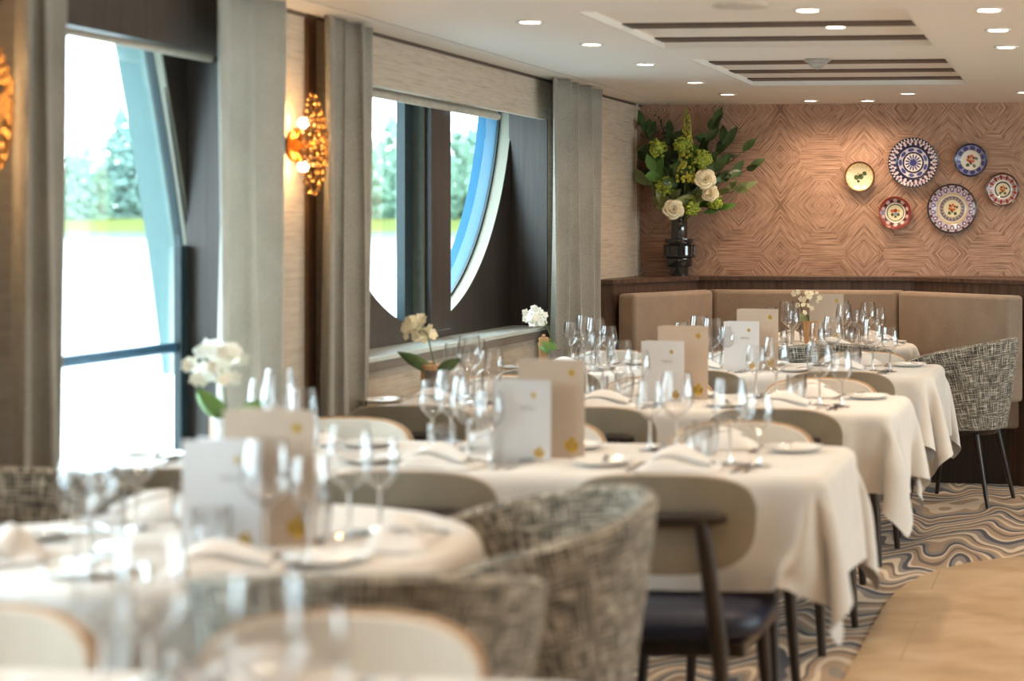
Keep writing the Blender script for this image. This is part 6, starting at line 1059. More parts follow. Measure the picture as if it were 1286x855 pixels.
   0,0,-1,1,0,0,0,0,0,0,0,0,0,-1,-8,-8,-13,14,-14,1,-14,26,-13,28,1,-1,-4,-5,-6,-6,-6,-3,24,-1,-2,-15,-2,-3,9,9,-1,1,1,-10,7,3,-1,-16,10,-2,4,7,0,2,0,1,-2,1,0,-1,1,1,-1,-1,-1,-5,-11,-13,0,21,-23,18,-4,-13,-12,21,-4,24,1,1,-2,-4,-7,-8,-8,22,-6,
   -10,0,-4,9,10,-2,1,-1,-10,11,-1,0,-19,9,-1,5,-3,2,0,4,3,1,3,-1,0,0,-1,-1,-4,-5,-9,-10,16,-5,-7,2,19,-27,17,-4,-16,-8,13,2,24,4,1,0,-2,-6,-11,10,-6,-1,3,6,9,-3,2,-2,-9,9,1,0,-13,-3,7,1,-1,2,0,5,-13,-4,2,1,9,-6,-1,6,-18,-1,-1,7,-2,5,8,-9,-8,
   12,14,-26,15,-6,-17,-6,11,4,22,7,-1,1,1,-3,5,-2,2,8,8,-2,2,-5,-7,8,2,-1,-9,-14,12,3,1,-3,3,1,-1,-2,-3,5,-3,-12,17,-8,1,-9,-3,-3,4,2,2,7,-3,-1,-11,21,5,-22,11,-9,-14,-5,7,5,21,12,-1,0,0,1,3,8,7,0,1,-5,-5,6,3,0,-6,-19,8,8,2,-4,4,1,-1,0,0,-7,
   0,-13,7,2,7,-3,4,-21,2,3,4,1,7,1,-10,2,1,17,1,-18,3,-8,-13,-2,5,4,19,15,0,0,6,7,7,1,-1,-5,-4,4,3,0,-2,-19,-1,11,4,-2,4,-1,0,0,-4,9,-8,-5,-6,2,0,10,-10,7,-6,-9,1,4,1,6,4,-6,-5,-1,11,10,0,-11,-4,-10,-12,-1,3,4,17,17,3,13,6,1,0,-5,-3,2,3,1,0,
   -18,-9,12,6,2,2,-1,0,-1,1,5,-6,-2,-5,-6,2,-1,5,-5,2,11,-20,-3,8,0,5,0,3,-6,-6,5,15,4,1,-10,-7,-11,-10,-1,2,3,15,19,18,3,-1,-5,-1,0,2,2,1,-14,-14,6,10,5,1,-1,-1,1,0,-1,4,-5,6,-14,-3,3,0,-2,-3,-1,10,-5,-8,4,0,2,13,-4,-4,-7,-4,12,11,1,0,-8,
   -10,-12,-7,-1,1,2,12,21,-2,-4,-2,0,2,2,2,-11,-14,-1,9,9,2,0,-1,0,0,1,0,-2,-6,-4,-12,12,1,0,-7,18,-6,-3,-2,-7,2,0,2,8,3,-3,-7,-5,1,15,6,0,0,-6,-13,-13,-5,0,1,1,18,-2,-1,0,0,0,4,-7,-15,-6,5,14,3,0,-1,0,1,0,0,0,-5,-13,-3,7,3,0,0,0,1,6,-5,0,-8,
   1,-2,2,7,4,0,-4,-7,-2,6,15,1,0,-1,-4,-15,-14,-3,-1,1),
  (196,22,19,18,17,18,17,19,16,15,15,15,12,13,13,14,13,13,7,2,3,3,4,5,4,5,1,-1,-3,-5,-4,-8,-7,-7,-6,-5,-4,-8,-15,-17,-16,-16,-16,-18,-17,-18,-17,-18,-17,-18,-18,-21,-21,19,0,2,1,1,0,0,-1,2,0,0,0,2,0,0,-1,1,0,2,1,0,0,0,-1,1,-1,0,1,-1,1,-1,0,-1,
   1,0,0,0,-4,-1,1,0,0,-1,0,0,0,0,0,0,-1,-2,0,0,19,0,1,2,1,0,0,-1,0,2,1,0,0,1,0,0,-1,1,1,2,0,0,0,0,-1,1,0,-1,1,-2,0,0,1,0,0,1,-3,-2,0,0,0,-1,0,0,0,0,0,0,-1,-2,-1,0,0,19,0,0,0,2,1,1,0,0,1,0,0,1,0,0,0,1,-1,2,1,0,0,0,0,1,-1,1,0,-1,1,-2,1,0,0,1,
   -1,-3,-1,0,0,-1,0,0,0,-1,1,0,-1,-2,0,0,-1,0,19,0,-1,1,1,2,1,0,0,-1,2,1,0,0,0,1,-1,0,1,2,0,1,0,0,-1,1,0,0,-1,0,0,0,0,0,0,-1,-2,-1,0,-1,0,0,0,0,0,0,-1,-1,-1,-1,0,0,1,18,0,1,0,0,1,2,1,0,0,0,1,0,1,0,0,1,0,0,2,1,-1,0,0,0,0,1,-1,1,-1,0,0,0,1,-1,
   -2,-2,0,0,0,-1,0,-1,1,1,-1,-3,-1,0,0,0,2,0,19,0,0,0,0,-1,2,2,1,0,0,0,2,0,1,-1,0,1,0,1,1,1,0,0,0,0,-1,1,-1,0,0,0,0,0,-1,-2,-1,0,-1,0,1,-1,0,0,-1,-2,-1,0,0,1,1,-1,-1,19,0,0,0,0,0,-1,2,2,1,-1,1,0,1,1,1,-1,0,0,2,1,0,0,0,0,0,1,-1,0,-1,1,0,0,-5,
   4,-3,-1,0,0,0,0,0,0,0,-3,-2,2,0,0,1,-1,-1,0,18,0,0,0,1,1,-1,0,1,2,1,-1,2,0,1,0,0,0,1,0,2,1,0,0,0,-1,-6,5,-1,2,0,-1,-1,1,-1,-2,0,-1,0,0,-1,1,0,-3,-1,1,0,0,1,-2,0,1,0,19,0,-1,0,0,0,1,0,0,1,2,0,-1,3,0,1,1,-1,0,0,1,3,0,0,-2,-3,3,-4,6,0,0,0,-2,
   1,-3,-1,-1,1,0,-1,0,0,-3,-2,2,0,0,0,-1,1,-1,-3,-4,18,0,1,0,-1,0,1,0,0,0,0,4,-1,0,2,1,0,1,0,0,-5,-4,-3,-3,-2,-1,-1,1,0,6,5,5,4,0,-4,-1,0,0,0,0,0,-3,-1,2,-1,1,-1,0,-1,-1,-3,0,0,18,0,0,1,0,-1,0,0,1,1,1,-2,4,-2,1,2,2,0,-5,-9,-6,-6,-3,-1,0,0,1,
   0,0,-1,1,3,8,7,8,2,-1,-1,-1,0,-2,-1,2,-1,1,-1,-1,0,-2,-2,0,-1,0,13,4,1,-2,1,2,-1,0,0,0,1,3,-3,3,0,2,-4,-6,-12,-8,2,2,2,0,0,-1,0,0,0,1,0,0,-2,1,3,18,5,-2,-2,-2,1,0,0,1,-2,0,-1,-2,-1,0,0,0,0,9,1,3,5,0,-1,1,0,0,1,-1,1,2,1,1,-6,-9,-13,1,4,0,-1,
   0,0,0,1,0,0,0,-1,1,0,0,0,0,-3,15,11,-1,-1,-1,1,0,-2,0,-2,-1,-1,0,-1,0,0,0,11,-1,0,-1,3,4,1,1,0,-1,2,-1,3,0,-6,-12,-9,4,2,0,0,0,0,0,0,0,0,0,0,0,-1,1,0,0,0,0,-2,10,14,0,-2,1,-2,-1,-2,0,-1,-1,1,0,0,0,0,13,-1,0,1,-1,0,2,2,1,1,0,1,1,-6,-13,-8,6,
   1,0,0,0,0,0,0,0,0,0,0,0,1,-1,0,0,0,0,0,0,-2,8,14,1,-5,-2,-1,1,1,0,0,-1,0,0,-1,-1,11,2,0,0,0,0,0,1,1,2,-1,2,-6,-11,-6,5,0,0,0,0,-1,1,0,0,0,0,0,0,0,-1,1,0,0,0,0,0,0,0,-1,9,10,-1,-1,0,0,-2,0,0,0,-1,-1,-1,-1,12,-1,0,1,1,0,0,0,0,1,4,-3,-9,-12,5,
   1,0,0,0,0,0,0,0,0,0,0,0,1,0,-1,1,-1,0,0,0,0,0,0,0,-2,13,6,-1,0,0,-2,0,-1,-1,-1,-1,0,0,11,1,0,-1,1,0,0,0,0,0,1,-7,-13,7,0,0,0,0,0,-1,1,1,0,-1,0,0,0,0,0,1,-2,1,0,0,0,0,0,0,0,0,-1,15,2,-1,-2,-1,-1,0,-1,0,0,0,0,12,0,-1,1,-1,1,0,1,0,0,-4,-9,-1,
   1,0,0,0,0,0,1,-1,-1,1,1,-1,0,0,-1,1,0,1,-1,0,0,0,0,0,0,0,0,-1,5,10,-3,-2,3,-1,-1,0,0,0,0,0,10,0,2,-1,1,-1,1,-1,2,0,-8,-8,3,0,0,0,0,0,0,0,0,0,-1,0,1,0,0,0,-1,0,1,0,0,0,0,0,0,0,0,0,0,0,9,2,0,-1,0,0,0,-1,0,-1,-1,1,1,2,2,-2,0,0,1,0,1,-6,-2,2,0,
   0,0,0,0,0,0,0,0,0,0,0,0,0,0,0,1,-1,0,0,0,0,0,0,0,0,0,0,-1,5,7,0,-2,0,-1,0,0,0,0,0,2,1,-1,1,4,2,0,0,-1,-4,-5,1,0,0,0,0,0,0,0,0,1,-1,0,0,0,0,0,0,0,0,0,0,0,0,0,0,0,0,0,0,0,0,2,6,1,0,-1,0,0,0,-1,0,1,3,-1,1,0,0,0,2,1,1,-5,-4,2,0,0,0,0,0,0,0,0,
   -1,1,0,0,0,0,0,0,0,-1,1,0,0,0,0,0,0,0,0,0,0,0,1,4,-3,-2,4,-1,-2,1,-1,0,-2,2,1,0,-1,0,1,-1,1,2,-3,-3,1,0,0,0,0,0,0,0,0,0,0,0,0,0,0,0,0,0,0,0,0,0,0,0,0,0,0,0,0,0,0,-1,4,1,1,-3,0,0,-2,1,-1,1,1,0,0,1,-1,0,0,0,0,-1,0,0,0,0,0,0,0,0,0,0,0,0,0,0,0,
   0,0,0,0,0,0,0,0,0,0,0,0,0,0,0,0,0,-1,2,3,-1,-1,0,0,1,-1,0,-1,2,-1,0,0,1,-1,-1,0,1,0,-1,0,0,0,0,0,0,0,0,0,1,-1,0,0,1,-1,0,0,1,-1,0,0,0,0,0,0,0,0,0,0,0,0,-1,2,1,0,-1,1,0,-1,0,1,0,-1,1,0,-1,0,1,2,-3,0,1,0,0,0,0,0,0,0,0,0,0,0,0,0,0,-1,1,1,0,-1,
   1,-1,0,0,0,0,0,0,0,0,0,0,0,1,-1,1,1,0,-1,0,0,1,-1,0,-2,0,-1,1,0,0,-1,2,0,0,1,0,0,0,0,0,0,0,0,0,-1,1,0,0,0,0,-1,0,1,0,0,0,0,0,0,0,0,0,0,0,0,0,2,-3,1,0,1,0,1,1,-1,1,0,-2,0,0,0,0,-1,0,1,-2,3,1,0,0,0,0,0,0,0,0,0,1,-1,0,0,0,0,0,0,-1,0,1,0,0,0,0,
   0,0,0,0,0,0,0,1,-2,-4,0,-1,1,0,0,1,-1,1,-3,0,1,-1,0,0,1,-3,1,2,2,0,0,0,0,0,0,0,0,0,0,1,0,0,-1,0,0,0,0,0,0,0,0,0,0,0,0,0,0,0,0,0,1,-4,-3,0,1,0,0,-1,0,1,0,-3,-1,0,1,-1,1,-2,2,-2,1,6,-2,0,0,0,0,0,0,0,0,0,-1,1,0,1,-1,0,0,0,0,0,0,0,0,0,0,0,0,0,
   0,0,0,-2,-3,0,0,0,0,0,0,0,0,-1,-3,0,0,-1,0,-2,0,-1,-3,6,4,0,0,0,0,0,0,0,0,0,0,1,-2,1,0,0,0,1,0,0,-1,0,0,0,0,0,0,0,0,0,0,2,-4,-3,0,0,0,0,-1,1,0,0,0,-4,0,-3,-1,-1,-1,-1,-2,2,1,9,1,0,0,0,0,0,0,0,0,0,-1,1,-1,0,1,0,-1,1,0,0,0,0,0,0,0,0,0,0,0,0,
   2,-6,-6,4,0,0,0,0,0,0,0,0,-9,-2,1,-1,-1,1,0,-1,1,-2,7,7,-1,0,0,0,0,0,0,0,-1,1,0,0,0,0,0,0,-1,0,1,0,0,0,0,0,0,0,0,0,3,-2,-8,-2,0,1,2,0,1,0,0,-1,1,-12,1,-1,1,0,-1,1,2,-1,-1,-1,12,0,0,0,0,0,0,0,0,1,-1,0,0,0,0,0,0,0,0,0,0,0,0,0,0,0,0,0,0,5,-13,
   -7,0,1,2,1,2,2,1,0,2,0,-11,0,0,-1,0,0,0,0,-2,-2,-1,7,12,-2,0,0,0,0,0,0,0,1,-1,0,0,0,0,0,0,1,-1,0,0,0,0,0,0,0,0,3,-7,-7,-4,0,0,1,0,1,1,2,1,0,1,-11,-1,1,0,1,0,-3,-2,-2,1,-1,0,11,7,-1,0,0,0,0,0,0,0,0,0,0,0,0,0,0,-1,1,0,0,0,0,0,0,0,2,1,-13,-7,
   2,1,-1,-1,2,0,0,1,2,2,2,-11,0,0,0,-2,-2,-1,-2,3,-2,2,-5,2,15,4,-1,0,0,0,0,0,-1,1,0,0,0,0,0,0,0,-1,1,0,0,0,0,0,1,4,-12,-9,0,0,0,2,0,-1,0,0,0,0,1,0,-10,0,-2,-3,-2,-1,0,3,-1,1,-2,0,-3,3,14,3,0,0,0,0,0,0,0,0,0,0,0,0,0,0,0,0,0,0,0,0,2,5,-15,-10,
   -2,4,1,0,-1,2,-1,1,0,-1,0,0,0,-12,-2,-3,0,0,1,1,-1,-2,1,-4,2,0,-3,4,16,3,-1,0,0,0,1,-1,0,0,0,0,0,0,0,0,0,0,0,0,3,1,-15,-9,-3,4,-1,3,1,1,-1,2,-1,1,0,0,-1,0,-16,-1,0,1,1,-1,-1,0,1,-5,3,-1,0,-1,-3,1,15,9,-1,-1,0,0,1,0,-1,0,0,1,0,0,0,-1,0,2,4,
   -6,-13,-9,-2,2,2,1,-2,3,0,1,0,2,0,1,0,-1,0,-17,1,2,-1,-2,0,1,-2,-3,3,-1,-1,-2,-1,1,1,-4,7,14,5,2,-3,0,0,1,0,0,-1,0,0,0,4,0,-4,-9,-10,-6,2,1,2,-1,2,0,-1,2,1,0,0,1,1,0,1,0,-16,-1,-1,0,1,0,-1,-3,3,-1,-2,-1,0,1,1,-4,-1,-1,1,10,5,9,3,2,-1,1,0,0,
   0,1,-2,-8,-6,-6,-8,-1,1,2,2,-2,0,2,2,-1,0,1,1,1,0,0,2,1,0,-17,0,0,0,0,0,-4,3,-2,-1,0,0,0,0,-3,0,0,-2,1,-1,-1,5,3,3,5,0,0,0,-2,-3,-5,-4,-3,0,3,0,0,0,2,2,-2,1,2,1,0,0,1,0,0,0,1,1,2,-17,0,0,0,-1,-3,3,-1,-2,-1,0,0,1,-2,0,-2,-1,1,-1,-1,4,-6,0,0,
   1,3,-3,0,3,-3,0,0,0,0,3,0,0,0,1,2,2,-4,2,3,-1,0,0,1,1,1,-1,0,0,-18,0,0,0,-1,1,-2,-2,0,0,1,0,-2,0,-2,-1,1,1,-2,0,0,-1,-1,2,-2,0,4,-5,1,0,0,1,0,0,1,1,1,-1,0,1,1,3,-3,1,3,-1,0,0,1,0,1,0,1,-17,0,-1,-1,0,-1,-1,-1,1,0,0,-1,-1,-1,-1,0,1,-2,1,-1,0,
   0,-2,0,2,-2,-1,3,-2,1,1,-1,-1,0,2,1,0,0,0,0,2,0,2,-1,1,2,0,-1,0,1,1,1,-1,-18,0,-1,-1,-1,-1,0,1,-1,1,-2,-1,0,-1,0,0,-1,1,-2,1,-2,5,-5,0,-1,0,0,3,-3,1,0,1,0,0,1,1,0,0,0,0,1,1,0,0,1,2,0,1,0,-1,0,1,1,-18,-1,0,-2,-1,0,0,1,0,-1,-1,0,-1,-1,-1,0,0,
   0,0,0,3,-4,0,-1,0,0,0,0,0,-1,3,-1,1,-2,1,3,-1,0,0,0,0,2,0,0,0,1,2,1,-1,1,0,-1,1,-18,-2,-1,0,0,0,0,-1,0,-1,0,0,-1,-1,0,-1,0,0,-1,1,1,-2,3,-5,0,0,2,-2,0,1,0,1,0,0,-1,2,2,0,-1,0,0,0,2,0,0,0,2,1,1,-1,0,1,0,-21,0,-1,0,0,0,0,1,-1,-1,-1,0,-2,0,0,
   1,0,-1,1,1,-2,-3,0,3,-2,-1,1,0,3,-3,-1,3,-2,2,-1,0,2,0,0,0,-1,1,1,1,0,0,-1,2,2,1,0,-1,0,-21,0,0,0,-1,1,0,-1,-1,-1,1,-2,-1,0,0,0,0,1,1,-3,-1,0,1,-2,0,0,0,1,-1,2,-1,0,2,0,-2,1,2,1,0,-1,0,0,0,2,0,-1,1,0,2,2,-1,1,0))),
}
def drape(kind):
    trim = 6 if kind == 'small' else 0
    nx, ny, dat = DRAPE['round' if kind == 'small' else kind]; n = (nx + 1) * (ny + 1); w = nx + 1; cols = []
    for k in range(3):
        c = []
        for i in range(n):
            v = dat[k][i]
            if i % w and i > nx: v += c[i - 1] + c[i - w] - c[i - w - 1]
            elif i % w: v += c[i - 1]
            elif i > nx: v += c[i - w]
            c.append(v)
        cols.append(c)
    pts = [(cols[0][i] / 1000, cols[1][i] / 1000, cols[2][i] / 1000 + CLOTH_DZ) for i in range(n)]
    i0, j0 = trim, trim + (1 if kind == 'rect' else 0); ww = w - 2 * i0; hh = ny + 1 - 2 * j0
    pts = [pts[(j + j0) * w + i + i0] for j in range(hh) for i in range(ww)]
    return pts, [(j * ww + i, j * ww + i + 1, (j + 1) * ww + i + 1, (j + 1) * ww + i) for j in range(hh - 1) for i in range(ww - 1)]
CLOTH_DZ = .0018
_cl = {}
def tablecloth(cx_, cy_, kind, label, rot=0.0, mirror=False):
    key = (kind, mirror)
    if key not in _cl:
        pts, fs = drape(kind)
        if mirror: pts = [(-x, y, z) for x, y, z in pts]; fs = [f[::-1] for f in fs]
        o = MB().add(pts, fs).build('tablecloth', 'cloth', ang=180, sub=1); _cl[key] = o
    else:
        o = _cl[key].copy(); COL.objects.link(o)
    o.location = (cx_, cy_, 0); o.rotation_euler = (0, 0, rot)
    return tag(o, label, 'tablecloth', 'white tablecloths')
def make_table(cx_, cy_, hx, hy, r, label, legs):
    t = thing('dining_table', label, 'table', (cx_, cy_, 0), 0, 'dining tables under white cloths')
    per, _ = rrect(hx - .012, hy - .012, r, 64)
    MB().prism([p for p, _n in per][::1], TZ - .036, TZ - .010).build('tabletop', 'ltwood', t, smooth=False)
    for lx in legs:
        MB().lathe([(.035, .03), (.03, .1), (.03, TZ - .03)], 16, c=(lx, 0, 0)).build('column', 'chairwood', t)
        MB().lathe([(0, 0), (.10, 0), (.10, .012), (.045, .03), (.03, .05)], 28, c=(lx, 0, 0)).build('base', 'chairwood', t)
    return t

# place settings -----------------------------------------------------
def setting(sx, sy, edge_y, far, where, jit, shift=0.0, lamp=0.0, items='nkfPws12t', spread=1.0):
    """sx: seat position along the table; edge_y: table edge; far: sitter on the far side"""
    rnd = random.Random(jit); sg = -1 if far else 1; rz = PI if far else 0
    def pos(r_, f_): return (sx + sg * r_ + rnd.uniform(-.006, .006), edge_y + sg * f_ + rnd.uniform(-.005, .005), TZ + .001)
    rj = lambda a=.08: rz + rnd.uniform(-a, a)
    if 'n' in items: NP.put(pos(-.01, .088), rj(.16), 'folded white linen napkin at the ' + where, 'folded napkins on the tables')
    if 'f' in items: FK.put(pos(-.135, .03), rj(), 'steel fork at the ' + where, 'forks on the tables')
    if 'k' in items: KN.put(pos(.135, .03), rj(), 'steel knife at the ' + where, 'knives on the tables')
    if 's' in items: SP.put(pos(.165, .04), rj(), 'dessert spoon beside the knife at the ' + where, 'spoons on the tables')
    if 'P' in items:
        q = pos(-.235, .16); PL.put(q, rj(1), 'white side plate at the ' + where, 'side plates on the tables')
        KN.put((q[0] + sg * .02, q[1] - sg * .06, q[2] + .0145), rj(.5), 'butter knife on the plate, ' + where, 'butter knives on side plates', .72)
    if '1' in items: WG1.put(pos(.088 + shift, .222), rj(1), 'larger stemmed wine glass at the ' + where, 'large wine glasses')
    if '2' in items: WG2.put(pos(.168 + shift, .178), rj(1), 'smaller stemmed wine glass at the ' + where, 'small wine glasses')
    if 't' in items: TB.put(pos(.0 + shift, .262), rj(1), 'water tumbler at the ' + where, 'water tumblers')

SX = [-1.025, -1.635, -2.235]; SNAME = ['aisle-end', 'middle', 'window-end']
rows = {'D': (8.27, 'long table nearest the banquette'), 'C': (6.66, 'middle long table'), 'B': (5.02, 'long table behind the round one'), 'Z': (2.20, 'cut-off table at the photo bottom')}
HX, HYT, TX = .895, .335, -1.555
for ri, (k, (ty, nm)) in enumerate(rows.items()):
    make_table(TX, ty, HX, HYT, .07, 'pedestal table hidden under white cloth, ' + nm, (-.375, .23))
    tablecloth(TX, ty, 'rect', 'white linen tablecloth draped over the ' + nm, PI if ri == 1 else 0, ri == 2)
    for si, x in enumerate(SX):
        x2 = x + random.uniform(-.012, .012) - (.06 if k == 'Z' else 0)
        if k != 'Z':
            CH.put((x2 + .01, ty - .36, 0), random.uniform(-.05, .05), 'taupe-backed dining chair, near-side %s place, %s' % (SNAME[si], nm), 'oak-dark dining chairs with taupe backs')
            setting(x2, 0, ty - HYT, False, 'near-side %s place, %s' % (SNAME[si], nm), 100 * ri + si, shift=-.08 if si == 1 else 0)
        fy = .36 if k in 'DB' else .40
        if k == 'B' and si == 0: fy = .37
        if k == 'Z': fy = .33
        CH.put((x2 - .02, ty + fy, 0), PI + random.uniform(-.06, .06), 'cream-fronted dining chair, far-side %s place, %s' % (SNAME[si], nm), 'dining chairs facing the viewer')
        setting(x2 - .02, 0, ty + HYT, True, 'far-side %s place, %s' % (SNAME[si], nm), 100 * ri + 50 + si, shift=-.10 if si == 2 else 0)
# row Z near side: only the glasses stand tall enough to be seen
for si, x in enumerate(SX): setting(x, 0, 2.20 - HYT, False, 'near-side %s place, %s' % (SNAME[si], rows['Z'][1]), 900 + si, items='12t')

# round table with tweed armchairs
AX, AY, AR = -1.71, 3.60, .50
nmA = 'round table with tweed armchairs'
make_table(AX, AY, AR, AR, AR - .001, 'round pedestal table under white cloth between the tweed armchairs', (0,))
tablecloth(AX, AY, 'round', 'white linen cloth over the round table with tweed armchairs', .2)
BC.put((-1.235, 3.19, 0), .1, 'tweed armchair with its back to the viewer, in front of the round table', 'tweed armchairs')
BC.put((-1.175, 3.785, 0), 2.08, 'tweed armchair at the aisle side of the round table', 'tweed armchairs')
BC.put((-2.29, 3.97, 0), -1.99, 'tweed armchair beyond the round table, beside the near window', 'tweed armchairs')
def radial_setting(cx_, cy_, rad, ang, where, jit, items='nkfPws12t'):
    """same layout around a round table; ang = direction from the table centre to the sitter"""
    rnd = random.Random(jit); f = Vector((-math.cos(ang), -math.sin(ang))); r_ = Vector((f.y, -f.x)); e = Vector((cx_, cy_)) - f * rad; rz = math.atan2(f.y, f.x) - PI / 2
    def pos(a, b): q = e + r_ * a + f * b; return (q.x, q.y, TZ + .001)
    rj = lambda a=.08: rz + rnd.uniform(-a, a)
    NP.put(pos(0, .115), rj(.16), 'folded white linen napkin at the ' + where, 'folded napkins on the tables')
    FK.put(pos(-.125, .07), rj(), 'steel fork at the ' + where, 'forks on the tables')
    KN.put(pos(.125, .07), rj(), 'steel knife at the ' + where, 'knives on the tables')
    q = pos(-.225, .19); PL.put(q, rj(1), 'white side plate at the ' + where, 'side plates on the tables')
    KN.put((q[0], q[1] - .05, q[2] + .0145), rj(.5), 'butter knife on the plate, ' + where, 'butter knives on side plates', .72)
    WG1.put(pos(.08, .262), rj(1), 'larger stemmed wine glass at the ' + where, 'large wine glasses')
    WG2.put(pos(.155, .225), rj(1), 'smaller stemmed wine glass at the ' + where, 'small wine glasses')
    TB.put(pos(-.015, .30), rj(1), 'water tumbler at the ' + where, 'water tumblers')
radial_setting(AX, AY, AR, -1.1, 'near armchair place, round table', 301)
radial_setting(AX, AY, AR, .02, 'aisle armchair place, round table', 302)
radial_setting(AX, AY, AR, 2.35, 'window armchair place, round table', 303)
radial_setting(AX, AY, AR, -2.5, 'near window-side place, round table', 304)
# table in the banquette
EX, EY, ER = -1.42, 10.0, .50
make_table(EX, EY, ER, ER, ER - .001, 'round pedestal table under white cloth, in front of the banquette', (0,))
tablecloth(EX, EY, 'small', 'white linen cloth over the round table in the banquette', 1.0)
BC.put((-.655, 9.58, 0), PI / 2 - .30, 'tweed armchair standing alone before the end of the banquette', 'tweed armchairs')
BC.put((-1.25, 9.235, 0), .1, 'tweed armchair half hidden behind the long table nearest the banquette', 'tweed armchairs')
radial_setting(EX, EY, ER, -.25, 'aisle armchair place, banquette table', 401)
radial_setting(EX, EY, ER, -1.25, 'near armchair place, banquette table', 402)
radial_setting(EX, EY, ER, .9, 'bench aisle place, banquette table', 403)
radial_setting(EX, EY, ER, 2.2, 'bench window place, banquette table', 404)
radial_setting(EX, EY, ER, -2.4, 'near window-side place, banquette table', 405)

# ------------------------------------------------------------------ menus
def emblem(m, x, z, s):
    """small printed leaf scroll"""
    for a, l, dz in ((1.1, .8, 0), (2.2, .7, .12), (.7, .6, .35), (2.5, .55, .5), (1.35, .5, .62)):
        d = Vector((math.cos(a), 0, math.sin(a))); q = Vector((-d.z, 0, d.x))
        c = Vector((x, 0, z + dz * s)); vs = [c, c + d * s * .5 * l + q * s * .2, c + d * s * l, c + d * s * .5 * l - q * s * .2]
        m.add(vs, [(0, 1, 2, 3)])
def lettering(t, txt, x, y, z, size, mat):
    cu = bpy.data.curves.new('lettering', 'FONT'); cu.body = txt; cu.size = size; cu.align_x = 'CENTER'; cu.align_y = 'CENTER'
    tmp = bpy.data.objects.new('lettering_curve', cu); COL.objects.link(tmp); bpy.context.view_layer.update()
    me = bpy.data.meshes.new_from_object(tmp); bpy.data.objects.remove(tmp); me.name = 'lettering'
    me.materials.clear(); me.materials.append(MT[mat])
    o = bpy.data.objects.new('lettering', me); COL.objects.link(o); o.parent = t; o.location = (x, y, z); o.rotation_euler = (PI / 2, 0, 0); return o
def leafcard(t, name, w_, h_, ang, mat, hinge):
    """one upright leaf of folded card, hinged at x = hinge"""
    st = MB().box(-w_, 0, 0, .0016, 0, h_)
    st.xf(Matrix.Translation((hinge, 0, 0)) @ Matrix.Rotation(ang, 4, 'Z')); return st.build(name, mat, t, smooth=False)
def make_card():
    t = thing('menu_card', 'x', 'menu')
    fl = leafcard(t, 'front_leaf', .152, .212, 0, 'card', .076); leafcard(t, 'rear_leaf', .150, .212, -.32, 'card', .076)
    for a in ((.032, .166, .016), (.046, .006, .032)):
        m = MB(); emblem(m, *a); m.xf(Matrix.Translation((0, -.0006, 0))); m.build('gold_emblem', 'goldprint', fl, smooth=False)
    lettering(fl, 'MENU', .016, -.0006, .140, .014, 'ink'); return t
def make_folder():
    t = thing('menu_folder', 'x', 'menu')
    fl = leafcard(t, 'front_leaf', .180, .262, 0, 'folder', .09); leafcard(t, 'rear_leaf', .178, .262, -.30, 'folder', .09)
    for a in ((.055, .215, .022), (.055, .010, .044)):
        m = MB(); emblem(m, *a); m.xf(Matrix.Translation((0, -.0006, 0))); m.build('gold_emblem', 'goldprint', fl, smooth=False)
    return t
MC, MF = Proto(make_card()), Proto(make_folder())
for px, py, nm, rz in [(278, 694, nmA, -.05), (655, 580, rows['B'][1], -.02), (832, 504, rows['C'][1], -.02), (931, 466, rows['D'][1], -.03)]:
    p = at(px, py, z=TZ)
    MC.put((p.x, p.y, TZ + .001), rz + .1, 'white folded menu card with gold print, ' + nm, 'white menu cards')
    MF.put((p.x + .055, p.y + .085, TZ + .001), rz + .1, 'taller beige menu folder with gold print, ' + nm, 'beige menu folders')
p = at(1042, 432, z=TZ); MF.put((p.x - .02, p.y + .02, TZ + .001), .12, 'beige menu folder behind the orchid, banquette table', 'beige menu folders')

